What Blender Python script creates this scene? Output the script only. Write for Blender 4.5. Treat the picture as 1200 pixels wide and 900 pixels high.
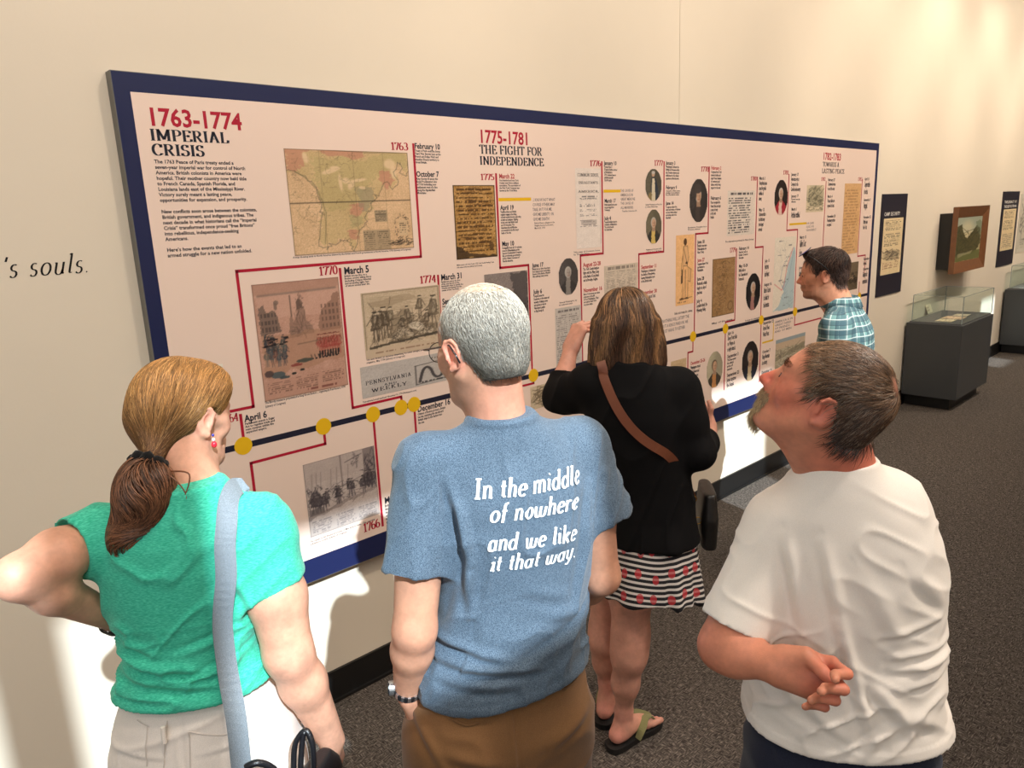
import bpy, bmesh, math, random
import numpy as np
from mathutils import Vector, Matrix
from mathutils.bvhtree import BVHTree
for o in list(bpy.data.objects): bpy.data.objects.remove(o)
SC = bpy.context.scene; COL = SC.collection
random.seed(7)
# ------------------------------------------------ camera
CAM_H = 1.9; FPX = 851.0
RW = np.array([[0.72984802,-0.18052504,0.65934253],[-0.68234166,-0.13366513,0.7187096],[-0.04161398,-0.97444566,-0.22073498]])  # world axes in camera axes (x right, y down, z ahead)
cd = bpy.data.cameras.new('camera'); cam = bpy.data.objects.new('camera', cd); COL.objects.link(cam)
cd.sensor_fit = 'HORIZONTAL'; cd.sensor_width = 36.0; cd.lens = 36.0*FPX/1200.0; cd.clip_start = 0.05; cd.clip_end = 200
_m = Matrix(((RW[0][0], -RW[0][1], -RW[0][2], 0), (RW[1][0], -RW[1][1], -RW[1][2], 0), (RW[2][0], -RW[2][1], -RW[2][2], CAM_H), (0,0,0,1)))
cam.matrix_world = _m
SC.camera = cam
# ------------------------------------------------ sky, sun, lamps, exposure
SC.view_settings.view_transform = 'Standard'; SC.view_settings.look = 'None'; SC.view_settings.gamma = 1.0
SC.view_settings.use_curve_mapping = False; SC.view_settings.exposure = 0.06
wd = bpy.data.worlds.new('sky'); SC.world = wd; wd.use_nodes = True
wd.node_tree.nodes['Background'].inputs[0].default_value = (0.55, 0.75, 1.0, 1); wd.node_tree.nodes['Background'].inputs[1].default_value = 1.5
def lamp(name, kind, loc, target, energy, color, **kw):
    l = bpy.data.lights.new(name, kind); l.energy = energy; l.color = color
    for k, v in kw.items(): setattr(l, k, v)
    o = bpy.data.objects.new(name, l); COL.objects.link(o); o.location = loc
    d = Vector(target)-Vector(loc); o.rotation_euler = d.to_track_quat('-Z', 'Y').to_euler(); return o
SUN_DIR = Vector((0.34, 1.0, -0.85))
lamp('sun', 'SUN', (0,0,6), Vector((0,0,6))+SUN_DIR, 7.5, (0.80, 0.93, 1.0), angle=0.012)
lamp('ceiling_fill', 'AREA', (2.6,-0.4,4.2), (2.6,0.6,0), 95, (1.0,0.88,0.76), shape='RECTANGLE', size=9.0, size_y=3.2)  # broad overhead fill added to brighten the hall, no fitting above it
lamp('window_light', 'AREA', (-2.6,-1.2,2.6), (1.5,1.4,1.2), 35, (0.85,0.93,1.0), shape='RECTANGLE', size=2.5, size_y=2.0)  # cool area fill standing inside the room, clear of every window opening
for _i, _x in enumerate((0.4, 2.0, 3.6, 5.2, 6.8, 8.4, 10.0, 11.6, 13.2)):
    lamp('track_spot', 'SPOT', (_x, 0.35, 4.6), (_x+0.05, 2.43, 2.35), 230 if _x > 6 else 120, (1.0,0.85,0.68), spot_size=1.5, spot_blend=0.6, shadow_soft_size=0.05)
for _i, (_a, _b, _e) in enumerate((((2.3,-1.0,4.3), (1.42,.55,1.2), 290), ((3.6,0.0,4.4), (1.9,1.3,1.0), 60), ((4.6,0.2,4.4), (3.5,1.5,1.3), 60), ((6.2,-0.6,4.4), (5.0,1.0,0), 90), ((9.5,-0.6,4.4), (8.2,1.2,0), 110), ((-1.2,-0.8,4.4), (0.3,1.3,1.2), 60))):
    lamp('fill_downlight', 'SPOT', _a, _b, _e, (1.0,0.88,0.76), spot_size=.75 if _i else .55, spot_blend=.8, shadow_soft_size=.12)  # added spots that brighten visitors and floor, strongest on the white shirt
# ------------------------------------------------ helpers
def s2l(c):
    c = np.asarray(c, float); return np.where(c <= 0.04045, c/12.92, ((c+0.055)/1.055)**2.4)
def rgb(r, g, b): return tuple(float(v) for v in s2l(np.array([r, g, b])/255.0))
def ray(px, py): return RW @ np.array([px-600.0, py-450.0, FPX])
CO = np.array([0, 0, CAM_H])
def onY(px, py, Y): r = ray(px, py); p = CO+r*Y/r[1]; return float(p[0]), float(p[2])
def tag(o, label=None, cat=None, group=None, kind=None):
    for k, v in (('label', label), ('category', cat), ('group', group), ('kind', kind)):
        if v: o[k] = v
    return o
def mesh_obj(name, verts, faces, mat=None, parent=None, origin=None, smooth=False, uvcol=None, colname='Col'):
    """verts in world coordinates; stored relative to the thing's origin"""
    if origin is None: origin = parent['_o'] if parent is not None else (0, 0, 0)
    me = bpy.data.meshes.new(name)
    v = np.asarray(verts, float)-np.asarray(origin, float)
    if isinstance(faces, np.ndarray):
        n = faces.shape[1]
        me.vertices.add(len(v)); me.vertices.foreach_set('co', v.astype(np.float32).ravel())
        me.loops.add(faces.size); me.loops.foreach_set('vertex_index', faces.astype(np.int32).ravel())
        me.polygons.add(len(faces)); me.polygons.foreach_set('loop_start', np.arange(len(faces), dtype=np.int32)*n)
        me.polygons.foreach_set('loop_total', np.full(len(faces), n, dtype=np.int32)); me.update(calc_edges=True)
    else:
        me.from_pydata([tuple(p) for p in v], [], faces); me.update()
    if smooth: me.polygons.foreach_set('use_smooth', np.ones(len(me.polygons), bool))
    if uvcol is not None:
        a = me.color_attributes.new(colname, 'FLOAT_COLOR', 'POINT')
        c = np.ones((len(v), 4), np.float32); c[:, :3] = uvcol; a.data.foreach_set('color', c.ravel())
    if mat: me.materials.append(mat)
    o = bpy.data.objects.new(name, me); COL.objects.link(o)
    if parent is not None: o.parent = parent
    else: o.location = origin
    o['_o'] = [float(t) for t in origin]
    return o
def empty(name, loc):
    o = bpy.data.objects.new(name, None); COL.objects.link(o); o.location = loc; o['_o'] = [float(t) for t in loc]; o.empty_display_size = .1; return o
BOXF = [(0,3,2,1),(4,5,6,7),(0,1,5,4),(1,2,6,5),(2,3,7,6),(3,0,4,7)]
def box_vf(x0, x1, y0, y1, z0, z1):
    return [(x0,y0,z0),(x1,y0,z0),(x1,y1,z0),(x0,y1,z0),(x0,y0,z1),(x1,y0,z1),(x1,y1,z1),(x0,y1,z1)], BOXF
def box(name, x0, x1, y0, y1, z0, z1, mat, parent=None, origin=None, bevel=0):
    v, f = box_vf(x0, x1, y0, y1, z0, z1)
    o = mesh_obj(name, v, f, mat, parent, origin)
    if bevel:
        m = o.modifiers.new('bevel', 'BEVEL'); m.width = bevel; m.segments = 2
    return o
def join_vf(parts):
    V = []; F = []
    for v, f in parts:
        n = len(V); V += [tuple(p) for p in v]; F += [tuple(i+n for i in q) for q in f]
    return V, F
def tube_vf(pts, r, n=8, close=False):
    pts = [Vector(p) for p in pts]; V = []; F = []; m = len(pts)
    rs = r if hasattr(r, '__len__') else [r]*m
    prev = None
    for i, p in enumerate(pts):
        a = pts[(i-1) % m] if (close or i > 0) else p; b = pts[(i+1) % m] if (close or i < m-1) else p
        t = (b-a).normalized()
        if prev is None: u = t.orthogonal().normalized()
        else: u = (prev-t*prev.dot(t)).normalized()
        prev = u; w = t.cross(u)
        for k in range(n):
            an = 2*math.pi*k/n; V.append(p+(u*math.cos(an)+w*math.sin(an))*rs[i])
    for i in range(m if close else m-1):
        for k in range(n):
            j = (i+1) % m; F.append((i*n+k, i*n+(k+1) % n, j*n+(k+1) % n, j*n+k))
    if not close: F.append(tuple(range(n-1, -1, -1))); F.append(tuple((m-1)*n+k for k in range(n)))
    return V, F
def smooth_path(pts, n=6):
    pts = [np.array(p, float) for p in pts]; P = [pts[0]]+pts+[pts[-1]]; out = []
    for i in range(1, len(P)-2):
        for k in range(n):
            t = k/n; a, b, c, d = P[i-1], P[i], P[i+1], P[i+2]
            out.append(0.5*((2*b)+(c-a)*t+(2*a-5*b+4*c-d)*t*t+(3*b-a-3*c+d)*t**3))
    out.append(pts[-1]); return out
# ---- materials
def new_mat(name):
    m = bpy.data.materials.new(name); m.use_nodes = True; nt = m.node_tree
    return m, nt, nt.nodes['Principled BSDF']
def N(nt, t, **kw):
    n = nt.nodes.new(t)
    for k, v in kw.items():
        if k[0] == '_': n.inputs[k[1:]].default_value = v
        else: setattr(n, k, v)
    return n
def plain(name, col, rough=.6, metal=0, spec=.5, noise=0, nscale=30, bump=0, bscale=300, coat=0):
    m, nt, b = new_mat(name); c = rgb(*col); b.inputs['Base Color'].default_value = (*c, 1)
    b.inputs['Roughness'].default_value = rough; b.inputs['Metallic'].default_value = metal; b.inputs['Specular IOR Level'].default_value = spec
    tc = N(nt, 'ShaderNodeTexCoord')
    if noise:
        no = N(nt, 'ShaderNodeTexNoise', _Scale=nscale, _Detail=4); nt.links.new(tc.outputs['Object'], no.inputs['Vector'])
        mx = N(nt, 'ShaderNodeMix', data_type='RGBA'); mx.inputs[6].default_value = (*[v*(1-noise) for v in c], 1); mx.inputs[7].default_value = (*[min(1, v*(1+noise)) for v in c], 1)
        nt.links.new(no.outputs['Fac'], mx.inputs[0]); nt.links.new(mx.outputs[2], b.inputs['Base Color'])
    if bump:
        no = N(nt, 'ShaderNodeTexNoise', _Scale=bscale, _Detail=3); nt.links.new(tc.outputs['Object'], no.inputs['Vector'])
        bp = N(nt, 'ShaderNodeBump', _Strength=bump, _Distance=.002); nt.links.new(no.outputs['Fac'], bp.inputs['Height']); nt.links.new(bp.outputs['Normal'], b.inputs['Normal'])
    return m
def vcol_mat(name, rough=.5, spec=.3, noise=0, nscale=300, sss=0, bump=0, bscale=400):
    m, nt, b = new_mat(name); a = N(nt, 'ShaderNodeVertexColor', layer_name='Col'); b.inputs['Roughness'].default_value = rough; b.inputs['Specular IOR Level'].default_value = spec
    src = a.outputs['Color']; tc = N(nt, 'ShaderNodeTexCoord')
    if noise:
        no = N(nt, 'ShaderNodeTexNoise', _Scale=nscale, _Detail=4); nt.links.new(tc.outputs['Object'], no.inputs['Vector'])
        mr = N(nt, 'ShaderNodeMapRange'); mr.inputs[1].default_value = .3; mr.inputs[2].default_value = .7; mr.inputs[3].default_value = 1-noise; mr.inputs[4].default_value = 1+noise
        nt.links.new(no.outputs['Fac'], mr.inputs[0]); mx = N(nt, 'ShaderNodeVectorMath', operation='SCALE'); nt.links.new(src, mx.inputs[0]); nt.links.new(mr.outputs[0], mx.inputs['Scale']); src = mx.outputs[0]
    nt.links.new(src, b.inputs['Base Color'])
    if sss: b.inputs['Subsurface Weight'].default_value = sss; b.inputs['Subsurface Radius'].default_value = (1, .35, .2); b.inputs['Subsurface Scale'].default_value = .008
    if bump:
        no = N(nt, 'ShaderNodeTexNoise', _Scale=bscale, _Detail=3); nt.links.new(tc.outputs['Object'], no.inputs['Vector'])
        bp = N(nt, 'ShaderNodeBump', _Strength=bump, _Distance=.002); nt.links.new(no.outputs['Fac'], bp.inputs['Height']); nt.links.new(bp.outputs['Normal'], b.inputs['Normal'])
    return m
def glass(name, tint=(0.95,0.98,0.97), alpha=.12):
    m, nt, b = new_mat(name); out = nt.nodes['Material Output']
    tr = N(nt, 'ShaderNodeBsdfTransparent'); tr.inputs[0].default_value = (*tint, 1); gl = N(nt, 'ShaderNodeBsdfGlossy', _Roughness=.02); gl.inputs[0].default_value = (1,1,1,1)
    fr = N(nt, 'ShaderNodeValue'); fr.outputs[0].default_value = .06; mx = N(nt, 'ShaderNodeMixShader'); nt.links.new(fr.outputs[0], mx.inputs[0]); nt.links.new(tr.outputs[0], mx.inputs[1]); nt.links.new(gl.outputs[0], mx.inputs[2]); nt.links.new(mx.outputs[0], out.inputs[0])
    nt.nodes.remove(b); return m
# ---- signed-distance modelling: smooth union of tapered limbs, lofted trunks; polygonised with surface nets
def unit(v): v = np.array(v, float); return v/np.linalg.norm(v)
class Frame:
    def __init__(s, o, f, up=(0,0,1), z=0.0):
        s.o = np.array([o[0], o[1], o[2] if len(o) > 2 else z], float); s.f = unit(f); up = np.array(up, float)
        s.r = unit(np.cross(s.f, up)); s.u = np.cross(s.r, s.f)
        s.M = np.array([s.r, s.f, s.u])
    def __call__(s, x, y=None, z=None):
        if y is None: x, y, z = x
        return s.o+s.r*x+s.f*y+s.u*z
    def v(s, x, y, z): return s.r*x+s.f*y+s.u*z
    def loc(s, P): return (P-s.o) @ s.M.T
BIG = 0.5
class Field:
    def __init__(s, lo, hi, h):
        s.lo = np.array(lo, float); s.h = h; s.n = np.ceil((np.array(hi)-s.lo)/h).astype(int)+1
        s.F = np.full(s.n, BIG, np.float32); s.ax = [(s.lo[i]+np.arange(s.n[i])*h).astype(np.float32) for i in range(3)]
    def sub(s, lo, hi, pad):
        a = np.floor((np.minimum(lo, hi)-pad-s.lo)/s.h).astype(int); b = np.ceil((np.maximum(lo, hi)+pad-s.lo)/s.h).astype(int)+1
        a = np.clip(a, 0, s.n); b = np.clip(b, 0, s.n)
        if np.any(b-a < 1): return None, None
        sl = tuple(slice(a[i], b[i]) for i in range(3))
        return sl, (s.ax[0][sl[0]][:, None, None], s.ax[1][sl[1]][None, :, None], s.ax[2][sl[2]][None, None, :])
    def comb(s, sl, d, k, sign):
        f = s.F[sl]
        if sign > 0:
            if k > 0: hh = np.maximum(k-np.abs(f-d), 0)/k; r = np.minimum(f, d)-hh*hh*k*.25
            else: r = np.minimum(f, d)
        else:
            d = -d
            if k > 0: hh = np.maximum(k-np.abs(f-d), 0)/k; r = np.maximum(f, d)+hh*hh*k*.25
            else: r = np.maximum(f, d)
        s.F[sl] = r
    def cone(s, a, b, ra, rb, k=.02, sign=1, flat=None):
        a = np.array(a, float); b = np.array(b, float); R = max(ra, rb)
        sl, g = s.sub(np.minimum(a, b)-R, np.maximum(a, b)+R, k+2*s.h+.004)
        if sl is None: return
        ab = b-a; L2 = ab @ ab+1e-12
        dx, dy, dz = g[0]-a[0], g[1]-a[1], g[2]-a[2]
        t = np.clip((dx*ab[0]+dy*ab[1]+dz*ab[2])/L2, 0, 1)
        ex, ey, ez = dx-t*ab[0], dy-t*ab[1], dz-t*ab[2]
        if flat is not None:                       # flat = (unit axis, factor): cross-section thinner along the axis
            ax, fc = flat; q = ex*ax[0]+ey*ax[1]+ez*ax[2]; m = (1/fc-1)
            d2 = ex*ex+ey*ey+ez*ez+q*q*((1/fc)**2-1); d = (np.sqrt(d2)-(ra+(rb-ra)*t))*(.5+.5*fc)
        else: d = np.sqrt(ex*ex+ey*ey+ez*ez)-(ra+(rb-ra)*t)
        s.comb(sl, d.astype(np.float32), k, sign)
    def chain(s, pts, rs, k=.02, sign=1, flat=None):
        for i in range(len(pts)-1): s.cone(pts[i], pts[i+1], rs[i], rs[i+1], k, sign, flat)
    def ell(s, fr, c, r, k=.02, sign=1):
        cw = fr(*c); R = max(r); sl, g = s.sub(cw-R, cw+R, k+2*s.h+.004)
        if sl is None: return
        dx, dy, dz = g[0]-cw[0], g[1]-cw[1], g[2]-cw[2]; q = [dx*a[0]+dy*a[1]+dz*a[2] for a in fr.M]
        k0 = np.sqrt(sum((q[i]/r[i])**2 for i in range(3))); k1 = np.sqrt(sum((q[i]/r[i]**2)**2 for i in range(3)))+1e-6
        s.comb(sl, (k0*(k0-1)/k1).astype(np.float32), k, sign)
    def loft(s, fr, rows, k=.02, n=2.4, sign=1):
        """rows: (z, cx, cy, rx, ry_back, ry_front) in the frame"""
        rows = sorted(rows); A = np.array(rows, float); R = max(A[:, 3].max(), A[:, 4:].max())+.02
        c = [fr(r[1], r[2], r[0]) for r in rows]; lo = np.min(c, 0)-R; hi = np.max(c, 0)+R
        sl, g = s.sub(lo, hi, .01)
        if sl is None: return
        dx, dy, dz = g[0]-fr.o[0], g[1]-fr.o[1], g[2]-fr.o[2]; X, Y, Z = [dx*a[0]+dy*a[1]+dz*a[2] for a in fr.M]
        zz = np.linspace(A[0, 0], A[-1, 0], 200)
        def sm(col):   # smooth interpolation of the profile
            v = np.interp(zz, A[:, 0], A[:, col]); kz = np.exp(-np.linspace(-2, 2, 15)**2); kz /= kz.sum()
            return np.convolve(np.pad(v, 7, 'edge'), kz, 'valid')
        Zf = np.clip(Z, A[0, 0], A[-1, 0]); P = [np.interp(Zf.ravel(), zz, sm(j)).reshape(Zf.shape) for j in (1, 2, 3, 4, 5)]
        x = X-P[0]; y = Y-P[1]; ry = np.where(y > 0, P[4], P[3]); m = (np.abs(x/P[2])**n+np.abs(y/ry)**n)**(1/n)
        d = (m-1)*np.minimum(P[2], ry); ov = np.abs(Z-np.clip(Z, A[0, 0], A[-1, 0]))
        d = np.where(ov > 0, np.sqrt(np.maximum(d, 0)**2+ov**2)+np.minimum(d, 0)*0+np.where(d < 0, 0, 0), d)
        d = np.where((ov <= 0), np.maximum(d, np.maximum(A[0, 0]-Z, Z-A[-1, 0])), d)
        s.comb(sl, d.astype(np.float32), k, sign)
    def half(s, p, nrm, lo, hi, k=0):
        """remove what lies beyond plane (p, nrm) inside the box lo..hi"""
        sl, g = s.sub(np.array(lo, float), np.array(hi, float), 0)
        if sl is None: return
        d = (g[0]-p[0])*nrm[0]+(g[1]-p[1])*nrm[1]+(g[2]-p[2])*nrm[2]
        s.comb(sl, (-d).astype(np.float32), k, -1)
    def mesh(s):
        F = s.F; ins = F < 0; nx, ny, nz = F.shape
        c = np.zeros((nx-1, ny-1, nz-1), np.uint8)
        for i in (0, 1):
            for j in (0, 1):
                for k in (0, 1): c += ins[i:nx-1+i, j:ny-1+j, k:nz-1+k]
        act = np.argwhere((c > 0) & (c < 8)); idx = np.full(c.shape, -1, np.int32); idx[act[:, 0], act[:, 1], act[:, 2]] = np.arange(len(act))
        off = [(i, j, k) for i in (0, 1) for j in (0, 1) for k in (0, 1)]
        val = np.stack([F[act[:, 0]+o[0], act[:, 1]+o[1], act[:, 2]+o[2]] for o in off], 1); O = np.array(off, float)
        acc = np.zeros((len(act), 3)); cnt = np.zeros(len(act))
        for a in range(8):
            for b in range(a+1, 8):
                if np.abs(O[a]-O[b]).sum() != 1: continue
                va, vb = val[:, a], val[:, b]; m = (va < 0) != (vb < 0); t = np.where(m, va/np.where(m, va-vb, 1), 0)
                acc += np.where(m[:, None], O[a]+(O[b]-O[a])*t[:, None], 0); cnt += m
        V = s.lo+(act+acc/cnt[:, None])*s.h; Q = []
        for ax in range(3):
            a, b = [i for i in range(3) if i != ax]
            sl0 = [slice(None)]*3; sl1 = [slice(None)]*3; sl0[ax] = slice(0, -1); sl1[ax] = slice(1, None)
            m = ins[tuple(sl0)] != ins[tuple(sl1)]; e = np.argwhere(m)
            e = e[(e[:, a] > 0) & (e[:, b] > 0) & (e[:, a] < F.shape[a]-1) & (e[:, b] < F.shape[b]-1)]
            fl = ins[tuple(sl0)][e[:, 0], e[:, 1], e[:, 2]]
            ea = np.zeros(3, int); ea[a] = 1; eb = np.zeros(3, int); eb[b] = 1
            q = [idx[tuple((e-d).T)] for d in (ea+eb, eb, np.zeros(3, int), ea)]
            q = np.stack(q, 1); flip = fl if ax != 1 else ~fl
            q = np.where(flip[:, None], q, q[:, ::-1]); Q.append(q)
        return V, np.concatenate(Q).astype(np.int32)
    def grad(s, P):
        q = (P-s.lo)/s.h
        def smp(q):
            i = np.clip(np.floor(q).astype(int), 0, s.n-2); f = q-i; r = 0
            for a in (0, 1):
                for b in (0, 1):
                    for c in (0, 1): r = r+s.F[i[:, 0]+a, i[:, 1]+b, i[:, 2]+c]*(f[:, 0] if a else 1-f[:, 0])*(f[:, 1] if b else 1-f[:, 1])*(f[:, 2] if c else 1-f[:, 2])
            return r
        g = np.stack([smp(q+e)-smp(q-e) for e in np.eye(3)*1.0], 1)
        return g/(np.linalg.norm(g, axis=1, keepdims=True)+1e-9)
_rs = np.random.RandomState(3); _perm = _rs.permutation(512); _perm = np.concatenate([_perm, _perm, _perm]); _val = _rs.rand(2048)*2-1
def vnoise(P):
    P = np.asarray(P, float); i = np.floor(P).astype(int); f = P-i; f = f*f*f*(f*(f*6-15)+10); i &= 255; r = 0
    for a in (0, 1):
        for b in (0, 1):
            for c in (0, 1):
                h = _val[_perm[_perm[_perm[i[:, 0]+a]+i[:, 1]+b]+i[:, 2]+c]]
                r = r+h*(f[:, 0] if a else 1-f[:, 0])*(f[:, 1] if b else 1-f[:, 1])*(f[:, 2] if c else 1-f[:, 2])
    return r
def creases(L, lam, stretch, ang, seed=0, sharp=2.0):
    """ridged noise on local points: folds run along direction ang in the x-z plane"""
    ca, sa = math.cos(ang), math.sin(ang); u = L[:, 0]*ca+L[:, 2]*sa; w = -L[:, 0]*sa+L[:, 2]*ca
    n = vnoise(np.stack([u/(lam*stretch)+seed*7.3, w/lam+seed*3.1, L[:, 1]/(lam*2)+seed], 1)); return (1-np.abs(n)*2).clip(0, 1)**sharp
def fold_lines(L, lines, side=-1):
    """lines: (x0,z0,x1,z1,amp,width) on the back (side=-1, y<0) or the front of a garment, frame coordinates"""
    d = np.zeros(len(L)); ok = (L[:, 1]*side > -.03)
    for x0, z0, x1, z1, amp, w in lines:
        a = np.array([x0, z0]); b = np.array([x1, z1]); q = L[:, [0, 2]]-a; ab = b-a; t = np.clip(q @ ab/(ab @ ab), 0, 1)
        e = q-t[:, None]*ab; dist = np.linalg.norm(e, axis=1); tap = np.sin(np.pi*np.clip(t*.86+.07, 0, 1))
        s = np.sign(e[:, 0]*ab[1]-e[:, 1]*ab[0])
        d += amp*tap*(np.exp(-(dist/w)**2)-.75*np.exp(-((dist*s-1.5*w)/(w*.8))**2))
    return np.where(ok, d, 0)
# ---- hair: thin ribbons that follow a flow over a hair-mass surface
def strands(name, V, F, mask, flow, n, length, width, lift, col_fn, mat, parent, seed=1, seg=6, wob=.25, drop=0.0, free=False, surf=None):
    rs = np.random.RandomState(seed); VB, FB = V, F
    if surf is not None: VB = np.concatenate([V, surf[0]]); FB = np.concatenate([F, surf[1]+len(V)])      # locks may run on over the skin
    bvh = BVHTree.FromPolygons([Vector(v) for v in VB], [tuple(int(i) for i in q) for q in FB])
    cand = np.where(mask)[0]; ids = rs.choice(cand, n)
    P = V[ids]+rs.randn(n, 3)*.0015; VV = []; CC = []; lengths = length*(.6+.8*rs.rand(n)); ph = rs.rand(n)*6.28
    D0 = rs.randn(n, 3)
    paths = np.zeros((n, seg+1, 3)); nors = np.zeros((n, seg+1, 3))
    for i in range(n):
        p = Vector(P[i]); dprev = None
        for s in range(seg+1):
            hit = bvh.find_nearest(p)
            if hit[0] is None: hit = (p, Vector((0,0,1)))
            q, nn = hit[0], hit[1]
            if free and s and hit[3] > .0028: q = p-prevn*.0012; nn = prevn      # past the edge of the cap: run on freely
            prevn = nn
            k = s/seg
            outp = q+nn*(lift*(.25+.75*math.sin(k*2.6)))
            paths[i, s] = outp; nors[i, s] = nn
            fl = flow(np.array(q), k); d = Vector(fl)+Vector(D0[i])*wob*.35
            d = d-nn*d.dot(nn)
            if d.length < 1e-6: d = Vector((0,0,-1))
            d.normalize()
            if dprev is not None: d = (d+dprev*.6).normalized()
            dprev = d; p = q+d*(lengths[i]/seg)
            if drop and k > .7: p = p+nn*drop*(k-.7)*rs.rand()
    T = np.gradient(paths, axis=1); S = np.cross(T, nors); S /= np.linalg.norm(S, axis=2, keepdims=True)+1e-9
    w = width*(.6+.8*rs.rand(n))[:, None, None]*np.sin(np.linspace(.25, 1, seg+1)*math.pi*.97)[None, :, None].clip(.12)
    A = paths-S*w; B = paths+S*w; C = paths+nors*w*1.2
    VV = np.stack([A, C, B], 2).reshape(-1, 3); m = 3; FF = []
    base = (np.arange(n)*(seg+1)*3)[:, None]
    for s in range(seg):
        for a in (0, 1): FF.append(np.stack([base[:, 0]+s*3+a, base[:, 0]+s*3+a+1, base[:, 0]+(s+1)*3+a+1, base[:, 0]+(s+1)*3+a], 1))
    FF = np.concatenate(FF).astype(np.int32)
    cc = np.repeat(np.array([col_fn(P[i], rs) for i in range(n)]), (seg+1)*3, axis=0)
    return mesh_obj(name, VV, FF, mat, parent, smooth=True, uvcol=cc)
# ------------------------------------------------ the room
WY = 2.478; CEIL = 5.35; BY = -2.5
m_wall = plain('painted_wall', (226,214,196), .75, noise=.03, nscale=3, bump=.08, bscale=120)
m_ceil = plain('ceiling_paint', (205,200,192), .9)
m_black = plain('black_rubber_base', (20,19,19), .45)
def carpet():
    m, nt, b = new_mat('woven_carpet'); tc = N(nt, 'ShaderNodeTexCoord'); b.inputs['Roughness'].default_value = .95; b.inputs['Specular IOR Level'].default_value = .15
    mp = N(nt, 'ShaderNodeMapping'); mp.inputs['Scale'].default_value = (46, 230, 60); nt.links.new(tc.outputs['Object'], mp.inputs[0])
    mp2 = N(nt, 'ShaderNodeMapping'); mp2.inputs['Scale'].default_value = (230, 46, 60); nt.links.new(tc.outputs['Object'], mp2.inputs[0])
    n1 = N(nt, 'ShaderNodeTexNoise', _Scale=1.0, _Detail=3); n2 = N(nt, 'ShaderNodeTexNoise', _Scale=1.0, _Detail=3); n3 = N(nt, 'ShaderNodeTexNoise', _Scale=38, _Detail=2)
    nt.links.new(mp.outputs[0], n1.inputs['Vector']); nt.links.new(mp2.outputs[0], n2.inputs['Vector']); nt.links.new(tc.outputs['Object'], n3.inputs['Vector'])
    mm = N(nt, 'ShaderNodeMix'); gt = N(nt, 'ShaderNodeMapRange'); gt.inputs[1].default_value = .45; gt.inputs[2].default_value = .55; nt.links.new(n3.outputs['Fac'], gt.inputs[0])
    nt.links.new(gt.outputs[0], mm.inputs[0]); nt.links.new(n1.outputs['Fac'], mm.inputs[2]); nt.links.new(n2.outputs['Fac'], mm.inputs[3])
    cr = N(nt, 'ShaderNodeValToRGB'); e = cr.color_ramp.elements; e[0].position = .36; e[0].color = (*rgb(44,40,38), 1); e[1].position = .68; e[1].color = (*rgb(128,119,110), 1)
    k = e.new(.52); k.color = (*rgb(82,75,70), 1); nt.links.new(mm.outputs[0], cr.inputs[0]); nt.links.new(cr.outputs[0], b.inputs['Base Color'])
    bp = N(nt, 'ShaderNodeBump', _Strength=.7, _Distance=.004); nt.links.new(mm.outputs[0], bp.inputs['Height']); nt.links.new(bp.outputs['Normal'], b.inputs['Normal']); return m
m_carpet = carpet()
def st(o): o['kind'] = 'structure'; return o
X0, X1 = -5.0, 17.0
st(box('floor', X0, X1, BY, WY, -.1, 0, m_carpet))
SEAM = onY(797, 0, WY)[0]
st(box('wall_front', X0, SEAM-.0018, WY, WY+.15, 0, CEIL, m_wall)); st(box('wall_front', SEAM+.0018, X1, WY, WY+.15, 0, CEIL, m_wall))
st(box('wall_front', SEAM-.02, SEAM+.02, WY+.012, WY+.14, 0, CEIL, m_black))['label'] = 'dark vertical joint in the display wall'
st(box('wall_left', X0-.15, X0, BY, WY+.15, 0, CEIL, m_wall)); st(box('wall_right', X1, X1+.15, BY, WY+.15, 0, CEIL, m_wall))
st(box('ceiling', X0, X1, BY-.2, WY+.15, CEIL, CEIL+.1, m_ceil))
bb = st(box('baseboard_front', X0, X1, WY-.012, WY, 0, .135, m_black))
tb = mesh_obj('toe_ledge', *join_vf([box_vf(X0, X1, WY-.024, WY-.012, 0, .012)]), m_black, bb)
# window wall behind the camera: a high band of windows that lets the sun fall through, openings given where their light lands on the display wall; unseen piers shaped for the shade, one replacing the camera holder's shadow
SILL = .85*(2.2-BY); HEAD = .85*(WY-BY)+.80; SH = .34*(WY-BY)
OPEN = [(-2.2,-.7), (-.55,.13), (.30,.50), (.80,1.72), (3.42,4.74), (4.98,5.45), (9.72,10.30), (10.75,11.0), (13,14.5)]
def wall_with_openings():
    parts = [box_vf(X0, X1, BY-.06, BY, 0, SILL), box_vf(X0, X1, BY-.06, BY, HEAD, CEIL)]; x = X0
    for a, b in OPEN:
        a -= SH; b -= SH; parts.append(box_vf(x, a, BY-.06, BY, SILL, HEAD)); x = b
    parts.append(box_vf(x, X1, BY-.06, BY, SILL, HEAD)); return join_vf(parts)
st(mesh_obj('wall_back', *wall_with_openings(), m_wall))
for i, (a, b) in enumerate(OPEN):
    a -= SH; b -= SH; f = .012
    st(mesh_obj('window_%d' % (i+1), *join_vf([box_vf(a, a+f, BY-.05, BY-.01, SILL, HEAD), box_vf(b-f, b, BY-.05, BY-.01, SILL, HEAD), box_vf(a, b, BY-.05, BY-.01, SILL, SILL+f), box_vf(a, b, BY-.05, BY-.01, HEAD-f, HEAD)]), m_black))
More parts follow.
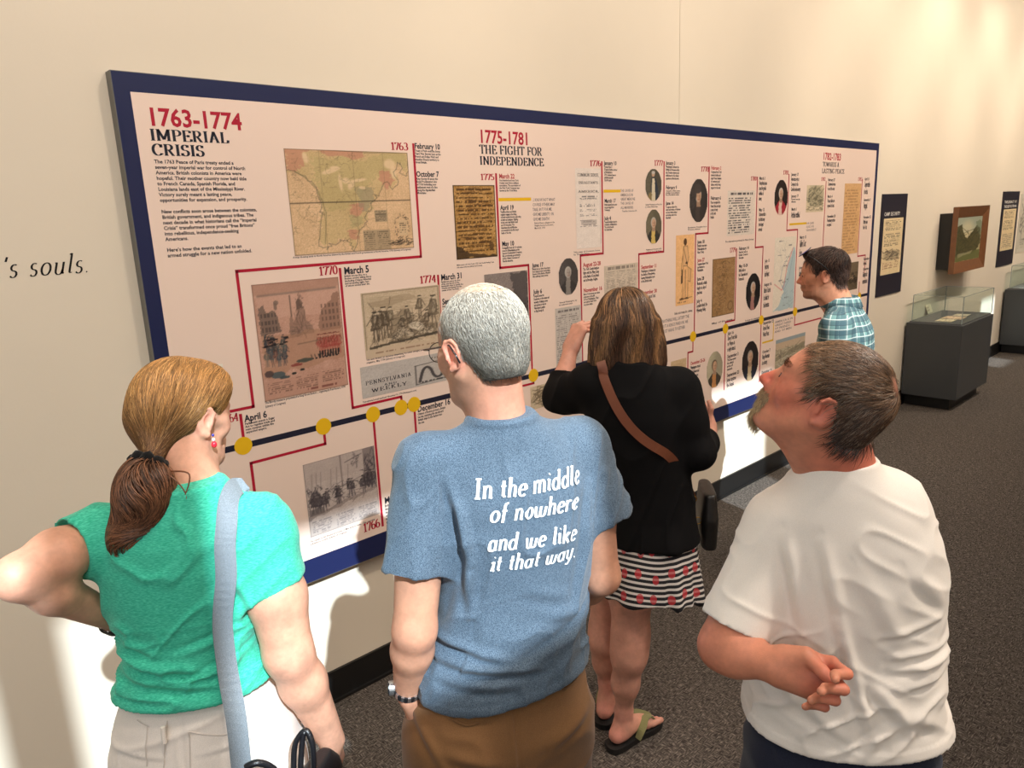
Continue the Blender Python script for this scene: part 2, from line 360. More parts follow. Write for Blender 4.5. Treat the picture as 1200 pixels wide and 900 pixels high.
# ------------------------------------------------ things on and by the far wall
m_case = plain('case_dark_grey', (66,68,70), .45, spec=.4, bump=.03, bscale=200); m_casetop = plain('case_deck_grey', (88,88,90), .5)
m_glass = glass('case_glass'); m_navy = plain('navy_print', (30,36,72), .38, spec=.35); m_navydark = plain('dark_navy_label', (30,28,44), .5)
def display_case(x0, x1, y0, y1, ztop, gz, gx0, gx1, label):
    r = empty('display_case', ((x0+x1)/2, (y0+y1)/2, 0)); tag(r, label, 'display case')
    box('plinth', x0+.07, x1-.05, y0+.07, y1-.01, 0, .11, m_black, r)
    box('cabinet', x0, x1, y0, y1, .11, ztop, m_case, r, bevel=.004)
    box('deck', x0+.02, x1-.02, y0+.02, y1-.02, ztop, ztop+.012, m_casetop, r)
    v = empty('glass_cover', r['_o']); v.parent = r; v.location = (0,0,0); t = .006
    gy0, gy1 = y0+.015, y1-.04; z0 = ztop+.0125
    for nm, b in (('glass_pane', (gx0, gx1, gy0, gy0+t, z0, gz)), ('glass_pane', (gx0, gx1, gy1-t, gy1, z0, gz)), ('glass_pane', (gx0, gx0+t, gy0+t, gy1-t, z0, gz)), ('glass_pane', (gx1-t, gx1, gy0+t, gy1-t, z0, gz)), ('glass_top', (gx0, gx1, gy0, gy1, gz, gz+t))):
        box(nm, *b, m_glass, v)
    e = []
    for a in (gx0, gx1):
        for b in (gy0, gy1): e.append(box_vf(a-.003, a+.003, b-.003, b+.003, z0, gz+t))
    for a in (gx0, gx1): e.append(box_vf(a-.003, a+.003, gy0, gy1, gz+t, gz+t+.003))
    for b in (gy0, gy1): e.append(box_vf(gx0, gx1, b-.003, b+.003, gz+t, gz+t+.003))
    mesh_obj('pane_edge', *join_vf(e), plain('edge_tint', (150,160,158), .2), v)
    return r
# ------------------------------------------------ lettering
# serif letters drawn with a broad nib: each glyph is a list of strokes, thick where they run upright, thin where they run level
def arc(cx, cy, rx, ry, a0, a1, n=12): return [(cx+rx*math.cos(math.radians(a0+(a1-a0)*i/n)), cy+ry*math.sin(math.radians(a0+(a1-a0)*i/n))) for i in range(n+1)]
def _s(x, y, w=.13): return [(x-w, y), (x+w, y)]
G = {
'1': (.5, [[(.08,.8),(.27,.95)], [(.27,.98),(.27,0)], _s(.27,.02,.2)]),
'2': (.58, [arc(.28,.72,.22,.26,170,-30)+[(.06,.04)], [(.06,.04),(.52,.04)], [(.52,.04),(.54,.2)]]),
'3': (.56, [arc(.26,.73,.2,.24,150,-80), arc(.26,.27,.24,.26,85,-150)]),
'4': (.6, [[(.42,0),(.42,.96)], [(.42,.96),(.04,.3)], [(.04,.3),(.58,.3)], _s(.42,.02,.14)]),
'5': (.56, [[(.14,.94),(.48,.94)], [(.13,.94),(.11,.52)], arc(.25,.3,.24,.28,125,-150)]),
'6': (.58, [arc(.4,.5,.34,.47,100,190,8)+arc(.28,.29,.22,.27,180,540,18)]),
'7': (.54, [[(.05,.95),(.5,.95)], [(.06,.97),(.05,.78)], [(.5,.95),(.22,0)]]),
'8': (.58, [arc(.28,.73,.19,.23,0,360,16), arc(.28,.27,.23,.26,0,360,18)]),
'9': (.58, [arc(.28,.7,.22,.27,0,360,16), arc(.14,.5,.36,.5,20,-80,8)]),
'0': (.6, [arc(.29,.49,.23,.47,0,360,20)]), '-': (.42, [[(.04,.38),(.36,.38)]]), '.': (.22, [[(.08,.03),(.13,.07)]]), ' ': (.32, []), "'": (.2, [[(.1,1.0),(.07,.78)]]), ',': (.22, [[(.12,.08),(.06,-.14)]]),
'I': (.4, [[(.2,0),(.2,1)], _s(.2,.02,.15), _s(.2,.98,.15)]),
'M': (1.0, [[(.15,0),(.15,1)], [(.15,1),(.5,.12)], [(.5,.12),(.83,1)], [(.83,1),(.83,0)], _s(.15,.02), _s(.83,.02,.15), _s(.1,.98,.1), _s(.88,.98,.1)]),
'P': (.68, [[(.17,0),(.17,1)], [(.17,.97)]+arc(.36,.73,.25,.25,90,-90)+[(.17,.48)], _s(.17,.02), _s(.12,.98,.1)]),
'E': (.68, [[(.17,0),(.17,1)], [(.05,.98),(.58,.98)], [(.17,.5),(.45,.5)], [(.05,.02),(.62,.02)], [(.58,.98),(.58,.78)], [(.62,.02),(.64,.24)], [(.45,.6),(.45,.4)]]),
'F': (.62, [[(.17,0),(.17,1)], [(.05,.98),(.56,.98)], [(.17,.5),(.42,.5)], [(.56,.98),(.56,.78)], [(.42,.6),(.42,.4)], _s(.17,.02)]),
'R': (.74, [[(.17,0),(.17,1)], [(.17,.97)]+arc(.35,.74,.23,.24,90,-90)+[(.17,.5)], [(.36,.5),(.62,.02)], _s(.17,.02), _s(.12,.98,.1), _s(.66,.02,.08)]),
'A': (.78, [[(.36,1),(.12,.02)], [(.36,1),(.64,.02)], [(.2,.34),(.55,.34)], _s(.12,.02,.11), _s(.64,.02,.13)]),
'L': (.62, [[(.17,0),(.17,1)], _s(.17,.98), [(.05,.02),(.56,.02)], [(.56,.02),(.59,.28)]]),
'C': (.72, [arc(.38,.5,.31,.49,42,318,22), [(.61,.98),(.61,.7)], [(.62,.2),(.61,.12)]]),
'S': (.58, [arc(.29,.74,.2,.24,40,250,12)+arc(.28,.26,.22,.25,80,-150,12), [(.46,.98),(.46,.76)], [(.07,.02),(.07,.26)]]),
'T': (.68, [[(.34,0),(.34,1)], [(.04,.98),(.64,.98)], [(.04,.98),(.04,.78)], [(.64,.98),(.64,.78)], _s(.34,.02)]),
'H': (.84, [[(.17,0),(.17,1)], [(.66,0),(.66,1)], [(.17,.5),(.66,.5)], _s(.17,.02), _s(.66,.02), _s(.17,.98), _s(.66,.98)]),
'G': (.8, [arc(.38,.5,.31,.49,42,318,22), [(.62,.98),(.62,.72)], [(.64,.42),(.64,.06)], _s(.62,.42)]),
'O': (.78, [arc(.39,.5,.31,.48,0,360,26)]), 'Q': (.78, [arc(.39,.5,.31,.48,0,360,26), [(.4,.1),(.7,-.15)]]),
'N': (.84, [[(.17,0),(.17,1)], [(.17,.98),(.68,.04)], [(.68,0),(.68,1)], _s(.17,.02), _s(.68,.98), _s(.1,.98,.08)]),
'D': (.78, [[(.17,0),(.17,1)], [(.05,.98),(.3,.98)]+arc(.34,.5,.34,.48,90,-90,16)+[(.05,.02)]]),
'W': (1.05, [[(.1,.98),(.32,.02)], [(.32,.02),(.52,.9)], [(.52,.9),(.74,.02)], [(.74,.02),(.95,.98)], _s(.12,.98), _s(.95,.98,.1)]),
'V': (.76, [[(.1,.98),(.38,.02)], [(.38,.02),(.66,.98)], _s(.12,.98), _s(.66,.98,.1)]),
'Y': (.74, [[(.08,.98),(.36,.48)], [(.36,.48),(.64,.98)], [(.36,.5),(.36,0)], _s(.36,.02), _s(.1,.98), _s(.63,.98,.1)]),
'U': (.8, [[(.17,.98),(.17,.34)]+arc(.4,.3,.23,.28,180,360)+[(.63,.98)], _s(.17,.98), _s(.63,.98,.1)]),
'K': (.78, [[(.17,0),(.17,1)], [(.6,.98),(.2,.45)], [(.3,.55),(.64,.02)], _s(.17,.02), _s(.17,.98), _s(.62,.98,.1), _s(.66,.02,.1)]),
'J': (.5, [[(.3,.98),(.3,.1)]+arc(.16,.1,.14,.14,0,-120,6), _s(.3,.98)]),
'n': (.54, [[(.1,.62),(.1,0)], [(.1,.45)]+arc(.27,.44,.15,.19,160,10,8)+[(.42,.02)], [(.42,.02),(.5,.1)], [(.02,.56),(.1,.62)]]),
's': (.42, [arc(.21,.48,.13,.15,50,250,8)+arc(.2,.17,.14,.16,80,-150,8)]),
'o': (.54, [arc(.26,.32,.2,.3,0,360,18)]),
'u': (.56, [[(.1,.6),(.1,.2)]+arc(.25,.18,.15,.17,180,330,7)+[(.42,.3)], [(.42,.62),(.42,.05)], [(.42,.05),(.5,.08)], [(.02,.58),(.1,.6)]]),
'l': (.28, [[(.12,1.02),(.12,.08)], [(.12,.06),(.24,.08)], [(.02,.96),(.12,1.02)]]),
't': (.36, [[(.16,.88),(.16,.1)], [(.16,.06),(.3,.08)], [(.02,.6),(.3,.6)]]),
'h': (.56, [[(.1,1.02),(.1,0)], [(.1,.45)]+arc(.27,.44,.15,.19,160,10,8)+[(.42,.02)], [(.42,.02),(.5,.08)], [(.0,.96),(.1,1.02)]]),
'e': (.5, [[(.07,.32),(.42,.36)]+arc(.25,.38,.18,.24,0,120,7)+arc(.26,.3,.2,.29,150,320,9)]),
'm': (.84, [[(.1,.62),(.1,0)], [(.1,.45)]+arc(.26,.44,.14,.19,160,10,8)+[(.4,.0)], [(.4,.45)]+arc(.56,.44,.14,.19,160,10,8)+[(.7,.02)], [(.7,.02),(.79,.1)], [(.02,.56),(.1,.62)]]),
'i': (.28, [[(.12,.62),(.12,.08)], [(.12,.06),(.24,.1)], [(.02,.56),(.12,.62)], [(.11,.86),(.14,.9)]]),
'd': (.58, [arc(.25,.31,.19,.29,0,360,16), [(.44,1.02),(.44,.06)], [(.44,.05),(.54,.08)], [(.34,.96),(.44,1.02)]]),
'f': (.36, [arc(.28,.8,.13,.2,60,180,6)+[(.15,-.05)], [(.02,.6),(.32,.6)]]),
'w': (.8, [[(.06,.6),(.1,.2)]+arc(.23,.16,.13,.14,190,330,6)+[(.38,.6)], [(.38,.3)]+arc(.52,.16,.14,.14,190,340,6)+[(.7,.55)], [(.0,.56),(.08,.6)]]),
'r': (.42, [[(.1,.62),(.1,0)], [(.1,.42),(.2,.58),(.34,.6)], [(.02,.56),(.1,.62)], [(.33,.6),(.35,.52)]]),
'a': (.56, [arc(.24,.31,.18,.29,0,360,16), [(.42,.62),(.42,.06)], [(.42,.05),(.52,.08)]]),
'k': (.54, [[(.1,1.02),(.1,0)], [(.42,.6),(.14,.28)], [(.22,.36),(.44,.03)], [(.0,.96),(.1,1.02)], [(.42,.6),(.46,.54)]]),
'y': (.54, [[(.06,.6),(.12,.14),(.24,.05)], [(.46,.62),(.4,.1),(.22,-.25),(.04,-.22)], [(.0,.56),(.06,.6)]]),
}
def nib(stroke, a, b):
    P = np.array(stroke, float); T = np.gradient(P, axis=0) if len(P) > 2 else np.array([P[1]-P[0]]*2)
    T /= np.linalg.norm(T, axis=1, keepdims=True)+1e-9; Nn = np.stack([-T[:, 1], T[:, 0]], 1)
    w = np.sqrt((a*Nn[:, 0])**2+(b*Nn[:, 1])**2)/2
    A = P+Nn*w[:, None]; B = P-Nn*w[:, None]; n = len(P)
    return np.stack([A, B], 1).reshape(-1, 2), [(2*i, 2*i+1, 2*i+3, 2*i+2) for i in range(n-1)]
def serif_line(text, thick=.15, thin=.055, slant=0, track=.03):
    V = []; F = []; x = 0
    for ch in text:
        w, st_ = G.get(ch, G['I'])
        for s in st_:
            v, f = nib(s, thick, thin); n = len(V)
            V += [(p[0]+x+slant*p[1], p[1]) for p in v]; F += [tuple(i+n for i in q) for q in f]
        x += w+track
    return np.array(V), F, x-track
def sans_line(text, bold=0.0, res=2):
    c = bpy.data.curves.new('t', 'FONT'); c.body = text; c.resolution_u = res; c.offset = bold; c.size = 1.4
    o = bpy.data.objects.new('t', c); COL.objects.link(o); dg = bpy.context.evaluated_depsgraph_get(); me = o.evaluated_get(dg).to_mesh()
    V = np.array([(v.co.x, v.co.y) for v in me.vertices]); F = [tuple(p.vertices) for p in me.polygons]
    o.evaluated_get(dg).to_mesh_clear(); bpy.data.objects.remove(o); bpy.data.curves.remove(c)
    if len(V) == 0: V = np.zeros((1, 2))
    return V, F, V[:, 0].max()
PY = WY-.045                 # front face of the big timeline panel
EPS = .0012
def put(name, V2, F, x, z, sx, sz, mat, parent, Y=None, lift=EPS):
    Y = PY if Y is None else Y
    V = [(x+p[0]*sx, Y-lift, z+p[1]*sz) for p in V2]
    return mesh_obj(name, V, [tuple(reversed(f)) for f in F] if False else F, mat, parent)
def flat(c, rough=.5): return plain('print_ink', c, rough, spec=.3)
m_ink = flat((36,38,52)); m_red = flat((176,26,52)); m_redsoft = flat((184,60,66)); m_yel = flat((232,184,28)); m_grey = flat((120,112,116)); m_navyline = flat((34,34,52)); m_blackink = flat((22,20,22)); m_white = flat((238,234,226))
# ---- small raster painter: prints on the panel, each a fine mesh sheet with one colour per point
class Pic:
    def __init__(s, w, h, base, noise=8, seed=1):
        s.w, s.h = w, h; s.rs = np.random.RandomState(seed); s.a = np.ones((h, w, 3))*np.array(base, float)
        s.yy, s.xx = np.mgrid[0:h, 0:w]; s.X = s.xx/(w-1); s.Y = s.yy/(h-1)
        s.a += s.rs.randn(h, w, 1)*noise
        P = np.stack([s.X.ravel()*9, s.Y.ravel()*9*h/w, np.full(w*h, seed*1.7)], 1); s.nz = vnoise(P).reshape(h, w); s.a += s.nz[:, :, None]*noise
        P = np.stack([s.X.ravel()*w*.45, s.Y.ravel()*h*.45, np.full(w*h, seed*2.7)], 1); s.n2 = vnoise(P).reshape(h, w)
    def mix(s, m, c, al=1.0):
        m = np.clip(m, 0, 1)[:, :, None]*al; s.a = s.a*(1-m)+np.array(c, float)*m
    def ell(s, cx, cy, rx, ry, c, al=1, soft=.12, ang=0):
        dx, dy = s.X-cx, s.Y-cy; ca, sa = math.cos(ang), math.sin(ang); u = (dx*ca+dy*sa)/rx; v = (-dx*sa+dy*ca)/ry
        s.mix((1-np.sqrt(u*u+v*v))/soft+.5, c, al)
    def poly(s, pts, c, al=1, rough=0):
        X = s.X+rough*s.n2; Y = s.Y+rough*s.nz; ins = np.zeros(X.shape, bool); n = len(pts)
        for i in range(n):
            (x0, y0), (x1, y1) = pts[i], pts[(i+1) % n]
            if y0 == y1: continue
            c_ = ((y0 > Y) != (y1 > Y)) & (X < (x1-x0)*(Y-y0)/(y1-y0)+x0); ins ^= c_
        s.mix(ins.astype(float), c, al); return ins
    def rect(s, x0, y0, x1, y1, c, al=1): s.mix(((s.X >= x0) & (s.X <= x1) & (s.Y >= y0) & (s.Y <= y1)).astype(float), c, al)
    def line(s, pts, c, w=.7, al=1):
        for (x0, y0), (x1, y1) in zip(pts[:-1], pts[1:]):
            ax, ay = x0*(s.w-1), y0*(s.h-1); bx, by = x1*(s.w-1), y1*(s.h-1); L = (bx-ax)**2+(by-ay)**2+1e-9
            t = np.clip(((s.xx-ax)*(bx-ax)+(s.yy-ay)*(by-ay))/L, 0, 1); d = np.hypot(s.xx-ax-t*(bx-ax), s.yy-ay-t*(by-ay)); s.mix(w+.5-d, c, al)
    def scrib(s, cx, cy, rx, ry, c, n=12, w=.6, al=.8):
        for _ in range(n):
            a = s.rs.rand(4)*2-1; s.line([(cx+rx*a[0], cy+ry*a[1]), (cx+rx*(a[0]+.5*a[2]), cy+ry*(a[1]+.5*a[3]))], c, w, al)
    def text(s, x0, y0, x1, y1, rows, c, al=.7, ragged=.15, hgt=.5):
        for r in range(rows):
            y = y0+(y1-y0)*(r+.5)/rows; hh = (y1-y0)/rows*hgt/2; xe = x1-(x1-x0)*ragged*s.rs.rand(); m = (np.abs(s.Y-y) < max(hh, .5/s.h)) & (s.X > x0) & (s.X < xe)
            g = vnoise(np.stack([s.X.ravel()*s.w*.55, np.full(s.w*s.h, r*3.3+y0*50), np.zeros(s.w*s.h)], 1)).reshape(s.h, s.w); s.mix(m*(g > -.25), c, al)
    def figure(s, x, y, hgt, c, light=None, lean=0, hat=True):
        """a standing little figure: feet at (x, y)"""
        k = s.h/s.w; w = hgt*k*.16
        r = s.rs.rand(6)-.5; lean = lean+w*r[0]*.5; li = light if light is not None else [min(255, v*1.5) for v in c]; dk = [v*.62 for v in c]
        s.poly([(x-w*(.95+.5*r[1]), y-hgt*.36), (x+w*(.95+.5*r[2]), y-hgt*.38), (x+w*.55+lean, y-hgt*.84), (x-w*.5+lean, y-hgt*.85)], c, .72, .012)
        s.poly([(x-w*.2, y-hgt*.45), (x+w*.3, y-hgt*.45), (x+w*.2+lean, y-hgt*.8), (x-w*.1+lean, y-hgt*.8)], li, .45, .01)
        s.line([(x-w*.35, y), (x-w*.2, y-hgt*.4)], c, w*s.w*.13, .75); s.line([(x+w*(.4+.3*r[3]), y), (x+w*.2, y-hgt*.4)], c, w*s.w*.13, .75)
        s.line([(x-w*.45+lean, y-hgt*.8), (x-w*(1.1+r[4]), y-hgt*.55)], dk, .5, .7); s.line([(x+w*.5+lean, y-hgt*.8), (x+w*(1.2+r[5]*1.4), y-hgt*(.6+.3*r[4]))], dk, .5, .7)
        s.scrib(x, y-hgt*.6, w*.8, hgt*.24, dk, 7, .25, .6); s.scrib(x, y-hgt*.5, w*.7, hgt*.3, li, 4, .25, .5)
        s.ell(x+lean, y-hgt*.91, w*.34, hgt*.055, li, .9); s.ell(x+lean*1.1, y-hgt*.945, w*(.38 if not hat else .5), hgt*.03, dk, .8)
def picture(name, pic, q, parent, Y=None, oval=False, label=None, lift=EPS*1.5, mat=None):
    """q: world x0, x1, z_bottom, z_top"""
    Y = PY if Y is None else Y; x0, x1, z0, z1 = q; w, h = pic.w, pic.h
    gx, gy = np.meshgrid(np.linspace(0, 1, w), np.linspace(0, 1, h))
    V = np.stack([x0+gx.ravel()*(x1-x0), np.full(w*h, Y-lift), z1-gy.ravel()*(z1-z0)], 1)
    i = np.arange(w*h).reshape(h, w); F = np.stack([i[1:, :-1].ravel(), i[1:, 1:].ravel(), i[:-1, 1:].ravel(), i[:-1, :-1].ravel()], 1)
    if oval:
        cx, cy = gx.ravel()-.5, gy.ravel()-.5; keep = (cx**2+cy**2) < .25; F = F[keep[F].all(1)]
        used = np.unique(F); mp = -np.ones(w*h, int); mp[used] = np.arange(len(used)); F = mp[F]; V = V[used]; col = pic.a.reshape(-1, 3)[used]
    else: col = pic.a.reshape(-1, 3)
    o = mesh_obj(name, V, F.astype(np.int32), mat or m_print, parent, uvcol=s2l(np.clip(col, 0, 255)/255))
    if label: o['label'] = label
    return o
m_print = vcol_mat('printed_picture', .5, .3)
# ------------------------------------------------ the big timeline panel
def at(px, py, Y=None): return onY(px, py, PY if Y is None else Y)
PX0, PZ1 = at(128.3, 81.5); PX1, _ = at(1030.6, 167.7); PZ0 = at(600, 589.5)[1]
panel = empty('timeline_panel', ((PX0+PX1)/2, PY, PZ0)); tag(panel, 'huge wall-mounted history timeline panel with navy border and pinkish cream face', 'panel')
box('board', PX0, PX1, PY, WY-.0005, PZ0, PZ1, plain('board_edge_grey', (112,110,104), .5), panel)
BX0 = at(152.5, 107.5)[0]; BZ1 = at(152.5, 107.5)[1]; bw = (BX0-PX0)*1.1; BX1 = PX1-(BX0-PX0)*1.0; BZ0 = at(460, 612)[1]; BZ0 = PZ0+.095
m_face = plain('cream_print_face', (238,214,200), .42, spec=.35)
mesh_obj('border', *join_vf([box_vf(PX0+.002, PX1-.002, PY-.0006, PY, BZ1, PZ1-.002), box_vf(PX0+.002, PX1-.002, PY-.0006, PY, PZ0+.002, BZ0), box_vf(PX0+.002, BX0, PY-.0006, PY, BZ0, BZ1), box_vf(BX1, PX1-.002, PY-.0006, PY, BZ0, BZ1)]), plain('navy_border', (30,38,78), .35, spec=.4), panel)
box('print_face', BX0, BX1, PY-.0008, PY, BZ0, BZ1, m_face, panel)
def heading(text, l, r, hpx, mat, serif=True, name='heading', bold=.0, thick=.17, thin=.06, parent=None, Y=None):
    """l, r: where the foot of the first and last letter stands"""
    x0, z0 = at(*l, Y=Y); x1, z1 = at(*r, Y=Y); hz = at(l[0], l[1]-hpx, Y=Y)[1]-z0
    if serif and ' ' in text:
        w = serif_line(text, thick, thin)[2]; o_ = None; k = 0
        for wd_ in text.split(' '):
            off = serif_line(text[:k], thick, thin)[2]+.03 if k else 0; V, F, _w = serif_line(wd_, thick, thin); k += len(wd_)+1
            o_ = put(name, V+np.array([off, 0]), F, x0, z0, (x1-x0)/w, hz, mat, parent or panel, Y)
        return o_
    V, F, w = serif_line(text, thick, thin) if serif else sans_line(text, bold)
    if not serif: V = V.copy()
    return put(name, V, F, x0, z0, (x1-x0)/w, hz, mat, parent or panel, Y)
def para(lines, tl, br, mat, name='paragraph', bold=.03, res=1, parent=None, Y=None, gap=1.5):
    x0, z1 = at(*tl, Y=Y); x1 = at(br[0], br[1], Y=Y)[0]; z0 = at(tl[0], br[1], Y=Y)[1]; n = len(lines); pitch = (z1-z0)/n
    G_ = [sans_line(l, bold, res) if l else None for l in lines]; wm = max(g[2] for g in G_ if g); V = []; F = []
    sx = (x1-x0)/wm; sz = pitch/gap
    for i, g in enumerate(G_):
        if not g: continue
        n0 = len(V); V += [(x0+p[0]*sx, (PY if Y is None else Y)-EPS, z1-pitch*(i+.8)+p[1]*sz) for p in g[0]]; F += [tuple(k+n0 for k in f) for f in g[1]]
    return mesh_obj(name, V, F, mat, parent or panel)
heading('1763-1774', (173,146.5), (284,152), 21, m_red, serif=False, bold=.035)
heading('IMPERIAL', (176,164.5), (268,168), 13.5, m_ink, thick=.2)
heading('CRISIS', (179,182), (240,184), 13.5, m_ink, thick=.2)
heading('1775-1781', (561,167), (618,170), 15.5, m_red, serif=False, bold=.03)
heading('THE FIGHT FOR', (562,180), (635,183), 10.5, m_ink, thick=.19)
heading('INDEPENDENCE', (562,193), (637,195), 10, m_ink, thick=.19)
heading('1782-1783', (964,187), (985,188.5), 8.5, m_red, serif=False, bold=.03)
heading('TOWARDS A', (964,195), (983,196), 5.5, m_ink, thick=.17)
heading('LASTING PEACE', (963,203), (989,203.5), 5.5, m_ink, thick=.17)
para('The 1763 Peace of Paris treaty ended a|seven-year imperial war for control of North|America. British colonists in America were|hopeful. Their mother country now held title|to French Canada, Spanish Florida, and|Louisiana lands east of the Mississippi River.|Victory surely meant a lasting peace,|opportunities for expansion, and prosperity.'.split('|'), (180,186), (292,238), m_ink, bold=.034, res=2)
para('New conflicts soon arose between the colonists,|British government, and indigenous tribes. The|next decade in what historians call the \u201cImperial|Crisis\u201d transformed once proud \u201cfree Britons\u201d|into rebellious, independence-seeking|Americans.'.split('|'), (188.5,245), (305,284), m_ink, bold=.034, res=2)
para('Here\u2019s how the events that led to an|armed struggle for a new nation unfolded.'.split('|'), (195,290), (296,303), m_ink, bold=.034, res=2)
def yr(t, px, py, h, wpx, mat=None): heading(t, (px-wpx, py), (px, py), h, mat or m_red, name='year', thick=.2, thin=.08)
yr('1763', 478, 175.5, 9, 20); yr('1770', 396, 323, 10.5, 22); yr('1774', 511, 332.5, 9, 19); yr('1766', 446, 624, 10.5, 20)
yr('1775', 579, 211, 7.5, 16); yr('1776', 704, 194.5, 6.8, 13); yr('1777', 776.5, 194, 6.5, 10); yr('1778', 830.5, 201, 6, 9.5); yr('1779', 862, 296, 5.5, 7); yr('1780', 886.5, 211.5, 5, 7); yr('1781', 924, 204.5, 5, 6.5); yr('1782', 967, 212, 4.2, 5); yr('1783', 1010, 212, 4.2, 4.8); yr('1773', 492, 543, 9, 20); yr('1772', 331, 626, 9, 22); yr('1764', 280, 497, 10, 20)
# connector lines (red), the timeline itself, its knots
def route(pts, w, mat, name='connector_line', lift=EPS*.9, closed=False):
    q = [at(*p) for p in pts]; V = []; F = []
    for i in range(len(q)-1):
        (x0, z0), (x1, z1) = q[i], q[i+1]; n0 = len(V)
        if abs(x1-x0) > abs(z1-z0): z1 = z0 if name == 'connector_line' else z1; V += [(x0-w*.0, z0-w/2), (x1, z1-w/2), (x1, z1+w/2), (x0, z0+w/2)]
        else: x1 = x0 if name == 'connector_line' else x1; V += [(x0-w/2, z0), (x0+w/2, z0), (x1+w/2, z1), (x1-w/2, z1)]
        q[i+1] = (x1, z1); F.append((n0, n0+1, n0+2, n0+3))
        if i: n1 = len(V); x, z = q[i]; V += [(x-w/2, z-w/2), (x+w/2, z-w/2), (x+w/2, z+w/2), (x-w/2, z+w/2)]; F.append((n1, n1+1, n1+2, n1+3))
    mesh_obj(name, [(x, PY-lift, z) for x, z in V], F, mat, panel)
lw = .0105
for r in ([(484,168),(489.5,301),(277,317),(294,477),(262,484)], [(281.5,485),(285,521)], [(379,500),(381,520),(294,543),(299,585)], [(398,314),(413,478),(470,465),(470,472)], [(437,485),(448,617)], [(485,473),(492,560)], [(513,322),(519,395)],
          [(581,203),(585.5,314),(619,310),(625,438)], [(625,440),(625,449),(600,454)], [(705,189),(706,297),(680,300),(683,425)], [(778,189),(776.5,295),(748.5,298),(748,400)], [(831,195),(830,273),(815,275),(812,393)], [(812,393),(811,412),(806,414),(806,478)],
          [(863,291),(861,375),(850,378),(850,384)], [(850,384),(849,457)], [(887.5,207),(886,290),(894,291),(892,374)], [(892,374),(890,448)], [(924.5,204),(923,270),(934.5,271),(931.5,366)], [(931.5,366),(931,381),(962,372),(961,400)], [(968,212),(966,330)], [(1010.5,210),(1007,300),(1014,299),(1013,320)], [(1007,330),(1007,345)]): route(r, lw, m_red)
TLZ = at(437, 485.5)[1]
mesh_obj('timeline_bar', [(BX0, PY-EPS, TLZ-.011), (BX1, PY-EPS, TLZ-.011), (BX1, PY-EPS, TLZ+.011), (BX0, PY-EPS, TLZ+.011)], [(0,1,2,3)], m_navyline, panel)
for px in ((285,522), (379,500), (437,485.5), (470,480), (485,473.5), (625,440), (812,393), (850,384), (892,374), (931.5,366), (1007,346)):
    x, z = at(*px); r = .032
    V, F = [], [tuple(range(24))]
    for k in range(24): a = math.pi*2*k/24; V.append((x+r*math.cos(a), PY-EPS*1.3, TLZ+r*math.sin(a)))
    for k in range(24): a = math.pi*2*k/24; V.append((x+r*math.cos(a), PY-.0002, TLZ+r*math.sin(a)))
    F += [((k+1) % 24, k, k+24, (k+1) % 24+24) for k in range(24)]
    mesh_obj('timeline_dot', V, F, m_yel, panel)
for a, b in (((584,234),(622,233.3)), ((707,224),(727,223.3)), ((925,263),(945,262))):
    x0, z0 = at(*a); x1, _ = at(*b); mesh_obj('quote_rule', [(x0,PY-EPS,z0-.007),(x1,PY-EPS,z0-.007),(x1,PY-EPS,z0+.007),(x0,PY-EPS,z0+.007)], [(0,1,2,3)], m_yel, panel)
x0, z0 = at(893,403); x1, z1 = at(906,378)
mesh_obj('quote_rule', [(x,PY-EPS,z) for x, z in ((x0,z0),(x1+.01,z0),(x1+.01,z0+.012),(x0,z0+.012),(x1,z0),(x1+.01,z0),(x1+.01,z1),(x1,z1))], [(0,1,2,3),(4,5,6,7)], m_yel, panel)
